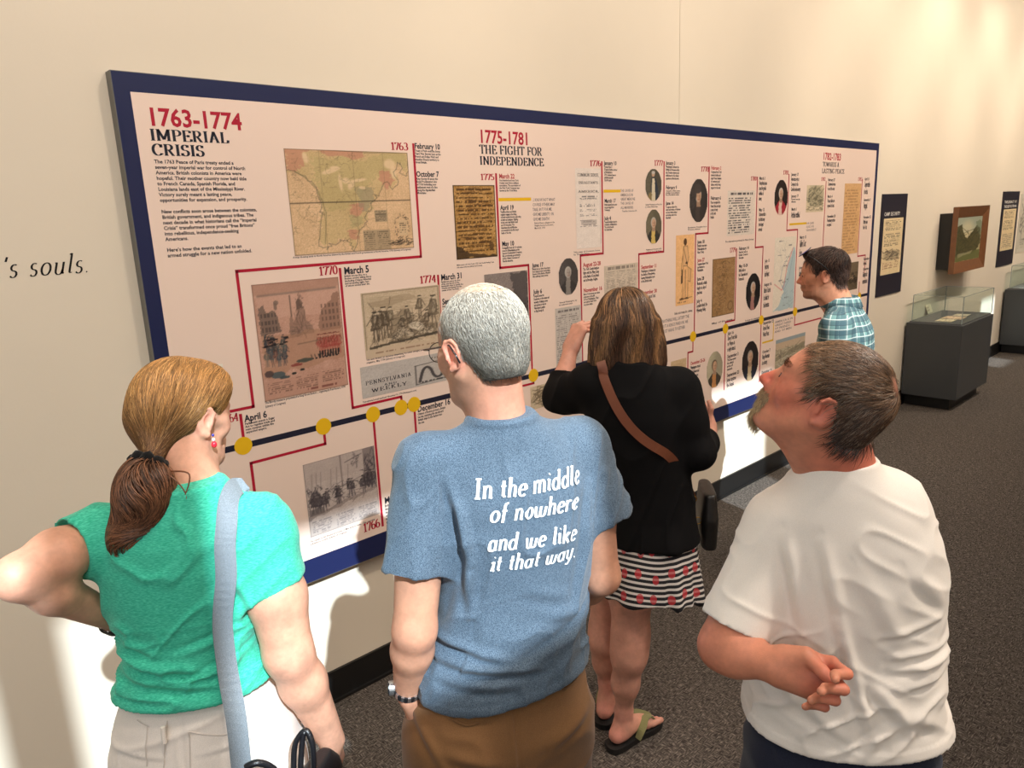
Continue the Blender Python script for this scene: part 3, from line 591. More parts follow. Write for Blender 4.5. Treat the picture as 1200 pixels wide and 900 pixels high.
# date entries: (date, date colour, text, top-left px, right px, bottom px)
def entry(date, red, text, tl, brx, bry, dh):
    x, y = tl[0]+1.2, tl[1]; V, F, w = sans_line(date, .04, 2); x0, z0 = at(x, y+dh); z1 = at(x, y)[1]; k = (z1-z0)
    put('date', V, F, x0, z0, min(k*.88, (at(brx+6, y)[0]-x0)/w), k, m_redsoft if red else m_ink, panel)
    para(text.split('|'), (x, y+dh+1), (brx, bry), m_ink, 'entry_text', .045, 1, gap=1.3)
E_ = [
('February 10', 0, 'Treaty of Paris ends the Seven|Years War (known here as the|French and Indian War) and|transfers French territory to|Great Britain.', (484.5,167.5), 517, 192, 6.5),
('October 7', 0, 'King George III issues the|Royal Proclamation Line|of 1763 forbidding new|settlement west of a line|along the Appalachian|Mountains.', (486.5,200.5), 514, 228, 6.5),
('March 5', 0, 'British troops fire on a|Boston crowd, killing three|(including Crispus Attucks)|and wounding eight, two|of whom would later die.', (402,313), 436, 337, 8.5),
('March 31', 0, 'Parliament passes the first|of the acts known as the|Intolerable Acts to punish the|colonies and Boston for the|events of the Tea Party.', (515.5,321.5), 543, 342, 7),
('September 5', 0, 'First Continental Congress|meets in Philadelphia.', (517,350), 543, 364, 7),
('April 6', 0, 'Parliament enacts a Sugar|Act to regulate trade and|raise revenue within the|expanded empire.', (285.5,486.5), 324, 509, 8),
('December 16', 0, 'Citizens of Boston protest a British|tea tax, emptying the tea aboard|British ships in the harbor into|the sea.', (488,476), 523, 498, 7),
('March 18', 0, 'British Parliament repeals|the Stamp Act but issues|the Declaratory Act which|states that Parliament has|full power to legislate for|the colonies in all cases|whatsoever.', (449.5,583), 485, 619, 7.5),
('March 22', 1, 'One hundred and one York|County men form a military|association. The association of|the First York Company was|known as the York Blues.', (583.5,203.5), 610, 225, 5.5),
('April 19', 0, 'Twenty soldiers and British|regulars engage in the firing,|colonial wounds become exploding|at dawn at Lexington. Fighting|moves onto that British dead|and 100 wounded. The|Americans die and fifty-nine|are wounded in the first major|battle of the war.', (585,240.5), 611, 275, 5.5),
('May 10', 0, 'Delegates from all 13 colonies|meet in Philadelphia as the|Second Continental Congress,|the provisional government|of the United Colonies of|North America.', (587,283), 612, 308, 5.5),
('June 17', 0, 'British forces drive Americans|from high ground overlooking|Boston in the Battle of Bunker|Hill, suffering heavy losses.', (622.5,308.5), 645, 326, 5),
('July 6', 0, 'Congress issues the|Declaration on the causes and|necessity of taking up arms|and resolves to send an|Olive Branch petition|to King George III.', (624,339.5), 644, 367, 5.2),
('January 10', 0, 'Thomas Paine, a|37-year-old writer, arrived|in Philadelphia in|1774. Common Sense is|published and sells|120,000 copies.', (706.5,188.5), 723, 213, 4.6),
('March 17', 0, 'British evacuate Boston under|the guns dragged from|Ticonderoga.', (707,233), 723, 248, 4.5),
('July 4', 0, 'Congress formally adopts the|Declaration of Independence.|The colonies become|the United States.', (707,253.5), 723, 271, 4.5),
('August 22-28', 1, 'The York County battalion|fights with the Flying Camp|at the Battle of Long Island|and at Brooklyn Heights.', (682,308), 702, 331, 4.8),
('November 16', 1, 'More York troops are taken|prisoners at the fall|of Fort Washington. They|are held in New York|on prison ships.', (682.5,338), 703, 359, 4.8),
('January 3', 0, 'Washington defeats the|British at Princeton after|the Trenton victory and|withdraws to his winter|quarters at Morristown.', (779,188.5), 796, 211, 4.3),
('February 9', 0, 'General orders name|smallpox inoculation|for the whole army.', (779,217.5), 797, 229.5, 4.2),
('June 14', 0, 'Congress adopts the|stars and stripes of thirteen|red and white stripes|and white stars on a|blue field.', (779,236), 797, 257, 4.2),
('September 11', 1, 'Washington is defeated at|the Battle of Brandywine,|leaving Philadelphia open|to the British army.', (750,311), 768, 332, 4.4),
('September 30', 1, 'Congress meets in York.', (750,341), 768, 352, 4.4),
('February 2', 1, 'Congress from York|names its allies and|signs French treaties|of commerce and|alliance which bring|support to the war.', (832,194.5), 845, 222, 4.2),
('February 6', 0, 'France recognises the|United States and signs|a treaty of amity|in Paris with|Franklin.', (831.5,230), 844, 257, 4.2),
('June 18', 0, 'British evacuate|Philadelphia for|New York.', (816,281.5), 828, 298, 4),
('June 27', 1, 'Congress leaves York|and returns to|Philadelphia.', (816,303), 829.5, 319, 4),
('June 28', 0, 'Monmouth, a battle|fought on a day of|great heat.', (815.5,325), 828, 346, 4),
('July 4', 0, 'Loyalists attack the|Wyoming Valley.', (815,351), 828.5, 367, 4),
('February 14', 0, 'Patriots win at|Kettle Creek in|Georgia.', (864.5,289.5), 876, 304, 3.8),
('May 10-24', 0, 'British raids on|the Chesapeake and|Portsmouth.', (864.5,310), 875.5, 330, 3.8),
('March 1', 0, 'Pennsylvania passes|an act for gradual|abolition of|slavery.', (888.5,207), 898, 236, 3.6),
('May 12', 0, 'Charleston falls to|the British army|in the largest|surrender.', (888,244), 896.5, 272, 3.6),
('July 11', 0, 'French troops|land at Newport.', (895,304), 901, 326, 3.5),
('August 16', 0, 'Battle of Camden|is a defeat for|the Americans.', (894,332), 902, 362, 3.5),
('January 17', 0, 'Americans win at|Cowpens in the|Carolina backcountry.', (926,202.5), 938, 225, 3.5),
('January 17', 0, 'Victory won by|riflemen.', (926,228), 937, 238, 3.4),
('March 1', 0, 'Articles ratified.', (926,243.5), 937, 257, 3.4),
('March 15', 0, 'Guilford Court|House.', (936,276.5), 943.5, 302, 3.4),
('June 15', 0, 'Lafayette moves|on the James.', (935,312), 942, 334, 3.4),
('February 27', 0, 'Commons votes|to end the war.', (969,209), 978.5, 224, 3.2),
('March 4', 0, 'Peace talks are|opened at last.', (968.5,228.5), 977.5, 244, 3.2),
('November 30', 0, 'Preliminary articles|are signed.', (968,252), 978, 266, 3.2),
('April 15', 0, 'Congress ratifies|the articles.', (1012,208), 1018.5, 229, 3.2),
('September 3', 0, 'Treaty signed.', (1011,232.5), 1016, 246, 3.1),
('November 25', 0, 'British leave|New York.', (1010.5,253), 1016, 270, 3.1),
('December 4', 0, 'Farewell.', (1010.5,302), 1015, 312, 3), ('December 23', 0, 'Resigns his|commission.', (1010,314), 1016, 334, 3),
('December 25-26', 1, 'Washington crosses|the Delaware and|wins at Trenton|over the Hessians|in a surprise|attack.', (808,424), 820, 459, 4),
('July 16', 0, 'Stony Point falls|to Wayne in|a night attack.', (851.5,389), 863, 413, 3.8),
('September 3', 0, 'The fleet under|the admiral|arrives off|Savannah.', (851,416), 862, 435, 3.8),
('September 23', 0, 'Jones captures|the Serapis.', (850.5,438), 862, 455, 3.8),
('September 23', 0, 'Arnold flees|West Point.', (893,377), 901, 396, 3.5), ('October 7', 0, 'Kings Mountain|is a victory.', (892,411), 901, 429, 3.4), ('December 14', 0, 'Greene takes|command.', (891,435), 900, 450, 3.4),
]
for e in E_: entry(*e)
para(['...I KNOW NOT WHAT','COURSE OTHERS MAY','TAKE, BUT FOR ME,','GIVE ME LIBERTY, OR','GIVE ME DEATH!'], (623.5,231.5), (651,260), m_grey, 'quotation', .015, 1)
para(['Patrick Henry, delegate to the','Virginia Second Convention,','March 23, 1775'], (626,260), (650,269), m_ink, 'quotation_source', .015, 1)
para(['THE CAUSE OF','AMERICA IS IN','GREAT MEASURE','THE CAUSE OF','ALL MANKIND.'], (727,221), (744,246), m_grey, 'quotation', .015, 1)
para(['Thomas Paine, Common Sense, 1776'], (729,246), (746,249), m_ink, 'quotation_source', .015, 1)
para(['NOTHING WILL SATISFY THE','BUT A KING\u2019S PARDON. WE','MUST HANG TOGETHER'], (776,374), (807,392), m_grey, 'quotation', .015, 1)
para(['OUR CAUSE','IS JUST, OUR','UNION PERFECT'], (945,260), (956,272), m_grey, 'quotation', .015, 1)
para(['AMERICA IS IN','GREAT NEED','OF FRIENDS','AND OF MEN'], (908,376), (928,391), m_grey, 'quotation', .015, 1)
C_ = [('A map showing lands in North America claimed by the British and French governments in North America, 1755 (Library of Congress)', (343,300.5), (482,293.5), 1, 3),
('The Bloody massacre perpetrated in King Street Boston..., engraving by Paul Revere, 1770|(Library of Congress)', (310,471), (407,454), 2, 8),
('The able doctor, or, America swallowing the bitter draught, political cartoon, London|magazine, May 1774 (Library of Congress)', (429,421), (518,406), 2, 6),
('Pennsylvania Journal masthead, November 10, 1774 (Newspapers.com)', (425,470), (489,457), 1, 3),
('The repeal, or the funeral procession of Miss Americ-Stamp, 1766, engraving|published in London (Library of Congress)', (363,634), (442,611), 2, 6),
('Militia muster roll, York County, 1775, York County Heritage Trust|with names of the men (Library and Archives)', (535,310), (579,303), 2, 5),
('Title page of Common Sense|by Thomas Paine', (672,295), (703,290), 2, 5), ('Captain Washington at Princeton,|by Charles Willson Peale', (756,239), (775.5,237), 2, 5), ('Nathanael Greene in his|uniform, by C. W. Peale', (757,292), (775,289), 2, 5),
('Benjamin Franklin by a|French painter', (806,266), (828,262), 2, 4.5), ('General Washington, by|an unknown artist', (655,354), (676,350), 2, 5), ('Proclamation printed in New Jersey', (850,282), (883,276), 1, 3), ('Soldier in his hunting shirt, a drawing', (790,366), (811,361), 1, 4), ('Map of the siege', (834,378), (858,369), 1, 3), ('Portrait of a commander,|by Peale', (873,375), (891,367), 2, 6)]
for t, l, r, n, hp in C_:
    ls = t.split('|'); para(ls, (l[0], l[1]-hp*.1), (r[0], l[1]+hp), m_ink, 'caption', .022, 1)
# ---- prints
def rectpx(tl, tr, bl):
    x0, z1 = at(*tl); x1 = at(*tr)[0]; z0 = at(*bl)[1]; return (x0, x1, z0, z1)
K0 = (50,42,36)
def map_pic():
    p = Pic(180, 146, (212,178,140), 8, 2); g = (170,158,98)
    land = [(0,0),(1,0),(1,.18),(.97,.24),(.93,.12),(.9,.1),(.86,.2),(.9,.3),(.84,.38),(.8,.3),(.76,.34),(.72,.42),(.7,.46),(.66,.5),(.64,.58),(.6,.62),(.6,.7),(.55,.76),(.52,.82),(.5,.92),(.47,1),(.44,.93),(.42,.88),(.36,.87),(.32,.92),(.27,.9),(.25,.96),(.21,.93),(.2,.85),(.24,.6),(.24,.5),(.21,.35),(.14,.25),(.06,.2),(0,.2)]
    p.poly(land, g, .32, .03); p.poly([(.2,.06),(.6,.1),(.8,.02),(1,.02),(.98,.2),(.86,.1),(.7,.3),(.5,.5),(.28,.6),(.24,.45),(.2,.25)], (150,150,92), .22, .05)
    for q in ([(0,0),(.2,0),(.14,.06),(.12,.16),(.06,.2),(0,.18)], [(.24,0),(.6,0),(.62,.05),(.52,.09),(.4,.06),(.3,.05)], [(.74,.16),(.82,.18),(.86,.3),(.8,.36),(.74,.3)], [(.48,.5),(.58,.5),(.57,.6),(.5,.66),(.46,.6)], [(.44,.78),(.52,.78),(.5,.9),(.43,.86)]): p.poly(q, (190,122,106), .55, .03)
    p.poly([(.52,.34),(.66,.36),(.68,.44),(.6,.6),(.56,.58),(.54,.44)], (136,132,112), .45, .03); p.poly([(.46,.62),(.58,.66),(.54,.74),(.46,.76)], (148,146,104), .4, .03)
    for cx, cy, rx, ry in ((.33,.2,.07,.022),(.37,.17,.04,.02),(.405,.31,.014,.08),(.45,.29,.03,.03),(.49,.33,.025,.05),(.56,.285,.06,.016),(.58,.36,.03,.014),(.83,.12,.05,.05),(.86,.2,.025,.07),(.15,.08,.02,.05)): p.ell(cx, cy, rx, ry, (224,196,158), .85, .5, .3*p.rs.randn())
    for i in range(len(land)-1):
        (x0, y0), (x1, y1) = land[i], land[i+1]; P_ = [(x0+(x1-x0)*t+.012*p.rs.randn(), y0+(y1-y0)*t+.012*p.rs.randn()) for t in np.linspace(0, 1, 4)]; P_[0] = land[i]; P_[-1] = land[i+1]; p.line(P_, (86,80,66), .45, .65)
    for _ in range(34):
        x, y = p.rs.rand(2)*[.62,.9]; P_ = [(x, y)]
        for _k in range(6): P_.append((P_[-1][0]+.022*p.rs.randn(), P_[-1][1]+.026*p.rs.randn()))
        p.line(P_, (98,84,62), .15, .5)
    for _ in range(150): x = .04+.62*p.rs.rand(); y = .02+.9*p.rs.rand(); p.line([(x, y), (x+.03*p.rs.rand(), y-.004)], (96,80,60), .1, .55)
    p.line([(.06,.2),(.14,.27),(.22,.38),(.25,.5),(.27,.6),(.26,.72),(.24,.9)], (92,92,62), .5, .6)
    for x in (.255,.52,.775): p.line([(x,0),(x,1)], (110,92,66), .3, .5)
    p.line([(0,.505),(1,.49)], (66,56,44), .8, .75)
    p.rect(.67,.59,.775,.705,(150,134,110),.8); p.rect(.555,.79,.79,1,(156,138,112),.7); p.text(.67,.59,.775,.705,7,(86,76,62),.7); p.text(.56,.8,.66,.99,9,(94,84,68),.6); p.text(.68,.8,.78,.99,9,(94,84,68),.6)
    for _ in range(70):
        a = p.rs.rand()*6.28; p.scrib(.905+.062*math.cos(a), .77+.12*math.sin(a), .014, .016, K0, 1, .35, .85)
    p.scrib(.9,.93,.095,.03,K0,60,.35,.85); p.rect(.872,.7,.955,.86,(208,180,144),.75); p.text(.88,.72,.945,.84,5,K0,.5)
    for y in np.linspace(0,1,12): p.line([(0,y),(1,y-.01)], (150,122,92), .1, .25)
    for x in np.linspace(0,1,13): p.line([(x,0),(x+.01,1)], (150,122,92), .1, .2)
    for a, b in (((0,0),(1,0)),((1,0),(1,1)),((1,1),(0,1)),((0,1),(0,0))): p.line([a,b], (120,100,80), .8, .8)
    return p
picture('map_print', map_pic(), rectpx((332,174),(477,178.5),(343.5,300)), panel, label='coloured old map of eastern North America with coastline and inset cartouche')
def letter_pic():
    p = Pic(60, 104, (178,136,78), 16, 5)
    for r in range(16): p.text(.06, .03+r*.056, .96, .085+r*.056, 1, (70,44,24), .75, .1, .45); p.scrib(.5, .05+r*.056, .42, .02, (60,38,20), 12, .3, .7)
    p.ell(.86,.84,.06,.06,(80,58,34),.7); p.poly([(0,1),(1,1),(1,.97),(.4,.95),(0,.8)], (60,44,30), .8, .03)
    for a, b in (((0,0),(1,0)),((1,0),(1,1)),((1,1),(0,1)),((0,1),(0,0))): p.line([a,b], (60,46,34), 1.2, .9)
    return p
picture('manuscript_print', letter_pic(), rectpx((530,217),(579,216.5),(534.5,304.5)), panel, label='brown handwritten manuscript with dark edges')
def massacre():
    p = Pic(112, 146, (190,148,130), 6, 7)
    p.rect(0,.0,1,.1,(170,130,112),.5); p.poly([(0.02,.1),(1,.08),(.98,.3),(.05,.3)], (204,164,146), .5, .02); p.line([(.05,.1),(.95,.09)], (112,100,92), 1.4, .5)
    p.poly([(.04,.2),(.1,.17),(.12,.24),(.2,.22),(.24,.28),(.27,.42),(.04,.45)], (104,88,80), .75, .01)
    p.poly([(.98,.12),(.9,.14),(.88,.2),(.76,.26),(.7,.4),(.72,.46),(.98,.46)], (136,104,88), .7, .01)
    for x in np.linspace(.76,.95,5):
        for y in (.24,.3,.36,.42): p.rect(x-.012,y-.018,x+.012,y+.018,(90,70,62),.6)
    for x in np.linspace(.07,.22,5):
        for y in (.27,.33,.39): p.rect(x-.01,y-.018,x+.01,y+.018,(70,60,56),.6)
    p.poly([(.505,.08),(.53,.2),(.555,.24),(.57,.34),(.64,.42),(.64,.47),(.36,.48),(.37,.36),(.4,.26),(.42,.34),(.46,.3),(.475,.2)], (136,108,94), .7, .012); p.scrib(.5,.3,.06,.16,(96,76,68),40,.3,.7); p.scrib(.5,.42,.14,.05,(104,84,74),40,.3,.6); p.poly([(.48,.16),(.53,.16),(.545,.24),(.465,.24)], (92,74,66), .6, .01); p.line([(.4,.12),(.4,.3)], (90,74,66), .6)
    p.ell(.24,.17,.03,.02,(120,100,90),.8); p.ell(.23,.2,.02,.03,(120,100,90),.8)
    p.poly([(.04,.45),(.98,.44),(.98,.72),(.04,.8)], (164,124,98), .5, .02)
    for _ in range(26):
        x = .07+.22*p.rs.rand(); y = .56+.16*p.rs.rand(); p.figure(x, y, .14, [(74,82,88),(60,64,72),(110,74,66),(92,96,92)][p.rs.randint(4)], (170,130,110))
    for i in range(12): p.ell(.06+.26*p.rs.rand(), .47+.07*p.rs.rand(), .028, .008, (34,32,36))
    for i in range(8): x = .7+.033*i; p.figure(x, .68+.006*(i%2), .2, (158,74,66), (196,146,124)); p.poly([(x-.02,.64),(x,.64),(x-.005,.7),(x-.03,.7)], (34,34,36), .9)
    for i in range(8): x = .58+.042*i; p.line([(x,.665),(x+.012,.695)], (40,38,42), .5, .9); p.ell(x+.018,.70,.016,.005,(40,38,42))
    p.line([(.44,.55),(.72,.54)], (110,92,78), .8, .6); p.ell(.5,.7,.1,.018,(66,72,66),.9); p.ell(.4,.73,.07,.014,(128,58,54),.8); p.ell(.36,.8,.03,.01,(40,40,40)); p.ell(.46,.78,.03,.01,(44,44,44)); p.ell(.18,.79,.08,.03,(70,84,90),.85); p.ell(.08,.77,.05,.03,(76,62,62),.85); p.ell(.25,.82,.06,.014,(56,70,74),.85)
    p.rect(.02,.83,.98,.99,(186,142,124),.6); p.text(.05,.845,.34,.95,6,(104,76,66),.6); p.text(.37,.835,.66,.95,7,(104,76,66),.6); p.text(.69,.825,.97,.93,6,(104,76,66),.6); p.text(.5,.95,.9,.98,1,(110,60,54),.7)
    for a, b in (((0,0),(1,0)),((1,0),(1,1)),((1,1),(0,1)),((0,1),(0,0))): p.line([a,b], (140,108,92), 1, .8)
    return p
picture('engraving_print', massacre(), rectpx((294,334),(396,325),(309.5,471)), panel, label='pinkish street engraving with church steeple, crowd and row of red-coated soldiers')
def engrav():
    p = Pic(104, 92, (196,176,150), 6, 9); C = (70,60,50); L = (206,190,166)
    for y in np.linspace(.08,.3,9): p.line([(.1,y),(.4+.5*p.rs.rand(),y+.02)], (128,112,92), .3, .5)
    p.poly([(.1,.14),(.6,.08),(.7,.16),(.3,.24),(.1,.22)], (150,132,108), .45, .03)
    p.poly([(.34,.42),(.5,.3),(.66,.5),(.95,.62),(.94,.74),(.3,.8)], (112,98,80), .5, .04)
    for x, y, h, c in ((.14,.76,.48,C),(.2,.74,.46,(88,76,62)),(.27,.72,.5,(80,68,54)),(.33,.6,.36,(96,84,68)),(.9,.68,.55,(104,92,76)),(.72,.48,.36,(90,78,64)),(.56,.6,.34,(92,80,66)),(.48,.7,.3,(84,72,58)),(.8,.7,.34,(88,74,60)),(.62,.66,.28,(120,104,86))): p.figure(x, y, h, c, L)
    for x, y in ((.4,.72),(.48,.66),(.58,.7),(.66,.62),(.74,.68),(.82,.72)): p.ell(x,y,.07,.06,L,.7); p.scrib(x,y,.07,.07,C,22,.4,.8)
    p.ell(.66,.6,.1,.06,(216,202,180),.8,ang=.3); p.scrib(.22,.5,.12,.28,C,60,.3,.7); p.scrib(.62,.6,.22,.2,C,90,.3,.65); p.scrib(.9,.45,.06,.25,C,26,.3,.6)
    p.poly([(.06,.82),(.95,.74),(.95,.78),(.06,.86)], (60,54,46), .8, .01); p.rect(0,.87,1,1,(198,176,152),.9); p.text(.12,.9,.9,.95,1,(120,88,70),.6)
    for a, b in (((.02,.02),(.98,.02)),((.98,.02),(.98,.86)),((.02,.86),(.02,.02))): p.line([a,b], (110,98,80), .5, .8)
    return p
picture('engraving_print', engrav(), rectpx((422,344),(514,334),(428,421.5)), panel, label='grey engraving of a group of figures around a reclining woman')
def journal():
    p = Pic(128, 52, (186,178,172), 5, 11)
    S = [(.46,.86),(.48,.6),(.5,.45),(.53,.4),(.56,.5),(.58,.7),(.61,.8),(.65,.75),(.66,.55),(.66,.4),(.69,.3),(.73,.35),(.74,.52),(.77,.62),(.79,.52)]
    return p, S
p, S = journal(); fr = [(.43,.3),(.81,.22),(.81,.85),(.43,.93)]
p.line(fr+[fr[0]], (70,66,66), .6, .9); p.line([tuple(q) for q in smooth_path(S, 4)], (72,68,70), 1.6, .95); p.text(.46,.84,.79,.93,1,(60,58,60),.8,0,.6)
jq = rectpx((421.5,431),(560,402),(427,467)); jn = picture('newspaper_print', p, jq, panel, label='grey newspaper masthead with a boxed curving snake between the title words')
def on_print(t, q, fx, fy, fw, fh, mat, sub, serif=True, track=.03):
    x0, x1, z0, z1 = q; V, F, w = serif_line(t, .13, .05, track=track) if serif else sans_line(t, .0, 1)
    return put('lettering', V, F, x0+(x1-x0)*fx, z1-(z1-z0)*(fy+fh), (x1-x0)*fw/w, (z1-z0)*fh, mat, sub, lift=EPS*2.2)
for t, a in (('PENNSYLVANIA',(.03,.46,.36,.13)), ('AND',(.17,.66,.1,.06)), ('WEEKLY',(.07,.74,.28,.12)), ('THE',(.56,.1,.1,.06)), ('JOURNAL',(.84,.22,.3,.12)), ('AND',(.92,.42,.1,.06)), ('ADVERTISER',(.83,.5,.36,.12))): on_print(t, jq, *a[:2], min(a[2], .99-a[0]), a[3], m_ink, jn, track=.16) if a[0]+a[2] < 1.0 else None
on_print('JOUR', jq, .84, .2, .13, .13, m_ink, jn, track=.16); on_print('ADVE', jq, .83, .5, .15, .12, m_ink, jn, track=.16)
def repeal():
    p = Pic(88, 104, (190,176,170), 6, 13); C = (66,60,66)
    p.rect(0,0,1,.3,(176,160,154),.4); p.rect(.82,0,1,.55,(110,98,98),.6); p.line([(.5,.0),(.5,.45)], (120,108,106), 1, .6); p.line([(.56,.12),(.8,.06)], C, .6, .6); p.scrib(.7,.12,.06,.1,C,26,.4,.6)
    for x in (.08,.14,.2,.34,.42,.58): p.line([(x,.4),(x+.02,.16)], (130,118,116), .5, .6)
    for i, x in enumerate((.09,.15,.23,.27,.42,.44,.6,.64,.8,.84,.9,.95)): p.figure(x, .7-.015*i+.02*(i%3), .26, C, (150,138,134))
    p.ell(.12,.5,.08,.1,(90,82,84),.7); p.scrib(.12,.52,.1,.14,C,50,.4,.8); p.scrib(.9,.3,.1,.22,C,60,.4,.8); p.scrib(.6,.52,.3,.14,C,60,.3,.6); p.rect(.02,.64,.22,.72,(90,84,86),.6)
    p.poly([(0,.72),(1,.56),(1,.6),(0,.78)], (120,108,106), .5, .02); p.rect(0,.79,1,1,(196,184,178),.8)
    for x in (.04,.37,.7): p.text(x,.8,x+.28,.98,8,(120,112,116),.6)
    for a, b in (((0,0),(1,0)),((1,0),(1,1)),((1,1),(0,1)),((0,1),(0,0))): p.line([a,b], (130,118,114), .7, .7)
    return p
picture('engraving_print', repeal(), rectpx((354.5,545),(438,523.5),(363.5,630)), panel, label='grey engraving of a procession on a quay above three columns of text')
def battle():
    p = Pic(60, 120, (128,116,112), 10, 15); p.rect(0,0,1,.3,(164,150,144),.4)
    for _ in range(60): p.scrib(p.rs.rand(), .3+.7*p.rs.rand(), .12, .06, (48,44,46), 3, .8, .7)
    p.poly([(.6,0),(1,0),(1,1),(.5,1),(.7,.5)], (56,52,54), .6, .05); return p
picture('battle_print', battle(), rectpx((567,322),(617.5,315.5),(590,430)), panel, label='dark grey battle painting partly hidden by a head')
def portrait(seed, bg, coat, vest, face=(196,158,130), hair=(190,184,176), full=False, cap=None):
    p = Pic(38, 60, bg, 5, seed); dk = [v*.5 for v in bg]
    p.ell(.9,.3,.5,.5,[v*.75 for v in bg],.6,.8)
    if full:
        p.poly([(.3,.95),(.36,.3),(.5,.22),(.66,.32),(.8,.7),(.75,1),(.25,1)], coat, .95, .01); p.poly([(.42,.3),(.56,.3),(.62,1),(.36,1)], vest, .95, .01); p.poly([(.08,.98),(.3,.7),(.4,.75),(.38,1)], (150,128,84), .8, .02); p.ell(.48,.17,.09,.08,face); p.ell(.48,.12,.1,.05,hair)
    else:
        p.poly([(.05,1),(.12,.74),(.36,.58),(.62,.58),(.88,.74),(.97,1)], coat, .97, .01); p.poly([(.36,.6),(.6,.6),(.56,.78),(.62,1),(.34,1)], vest, .95, .01); p.poly([(.4,.5),(.58,.5),(.6,.64),(.4,.64)], [v*.85 for v in face], .95); p.ell(.48,.38,.16,.15,hair,.95); p.ell(.5,.4,.125,.13,face,.98,.15)
        p.ell(.56,.42,.05,.09,[v*.8 for v in face],.5,.6); p.ell(.45,.385,.018,.01,(60,44,40)); p.ell(.55,.385,.018,.01,(60,44,40)); p.line([(.5,.4),(.51,.44)],(150,104,84),.3,.7); p.line([(.46,.475),(.54,.475)],(140,80,70),.4,.8)
        if cap: p.ell(.46,.23,.18,.11,cap,.97); p.ell(.33,.34,.06,.13,cap,.9)
    return p
def oval(pic, cx, cy, rx, ry, label):
    x0, z = at(cx-rx, cy); x1 = at(cx+rx, cy)[0]; z1 = at(cx, cy-ry)[1]; z0 = at(cx, cy+ry)[1]; picture('portrait_print', pic, (x0, x1, z0, z1), panel, oval=True, label=label)
oval(portrait(21,(98,92,78),(52,58,70),(220,206,176),full=True), 765.5, 216.8, 9.8, 19.3, 'oval portrait of a standing officer in a pale waistcoat')
oval(portrait(22,(112,104,86),(54,52,50),(214,184,104)), 765.8, 265.5, 9.5, 20.5, 'oval portrait of an officer in a buff waistcoat')
oval(portrait(23,(66,60,58),(58,52,50),(74,64,60),cap=(70,62,60)), 818.3, 235, 11, 26, 'dark oval portrait of a man in a fur cap')
oval(portrait(24,(86,80,78),(62,58,58),(140,132,126),face=(166,156,148)), 665.8, 324, 11.8, 22, 'grey oval portrait of a seated man')
oval(portrait(25,(44,36,34),(168,44,56),(222,196,180),hair=(210,204,194)), 915, 231.5, 8, 21.3, 'oval portrait of a man in a red coat')
oval(portrait(26,(34,30,32),(40,36,40),(170,120,112),hair=(200,194,186)), 882.3, 341.8, 8.7, 22, 'dark oval portrait with a pale face, above the timeline')
oval(portrait(27,(186,176,150),(70,62,54),(196,136,84),hair=(92,76,62)), 837.2, 433, 9.6, 21.5, 'pale oval portrait with an orange waistcoat')
oval(portrait(28,(46,38,38),(38,40,52),(200,176,140),hair=(168,158,148)), 878.9, 423, 9.8, 23.5, 'dark oval portrait of a naval officer below the timeline')
def sheet(seed, base, rows, ink=(92,86,86), cols=1, w=60, h=90, al=.6, title=0):
    p = Pic(w, h, base, 5, seed); 
    if title: p.text(.1,.04,.9,.04+title,1,ink,.8,0,.8)
    for c in range(cols): p.text(.05+c*.92/cols, .08+title, .05+(c+.9)*.92/cols, .96, rows, ink, al)
    return p
cs = Pic(50, 120, (232,218,208), 4, 31)
for y, a in ((.34,.1),(.44,.08),(.5,.1),(.56,.12),(.64,.1),(.7,.14)): cs.text(.15, y, .85, y+.035, 2, (80,76,78), .7, .3)
cs.rect(.2,.64,.8,.7,(150,140,136),.5); cs.rect(.94,.1,.98,.95,(190,178,172),.5)
cq = rectpx((673.5,197),(703.5,196.5),(673.5,292)); co = picture('title_page_print', cs, cq, panel, label='white title page headed COMMON SENSE')
for t, a in (('COMMON SENSE,',(.08,.06,.84,.04)), ('INHABITANTS',(.12,.16,.76,.032)), ('AMERICA,',(.1,.27,.82,.03)), ('SUBJECTS',(.18,.37,.64,.016))): on_print(t, cq, *a, m_ink, co, track=.08)
picture('newspaper_print', sheet(33,(196,186,178),26,(98,92,92),2,60,110,.55,.04), rectpx((650,362),(680.5,356.5),(653,431)), panel, label='grey newspaper page with two columns')
picture('newspaper_print', sheet(34,(206,190,172),20,(128,116,108),3,64,80,.5,.1), rectpx((707.5,312),(747.5,307.5),(708,352)), panel, label='pale newspaper page above the woman in black')
bq = rectpx((852.5,223.5),(885,221.5),(850.5,277)); bo = picture('broadside_print', sheet(35,(226,212,200),15,(56,52,56),1,60,80,.85,.06), bq, panel, label='white broadside in heavy black type')
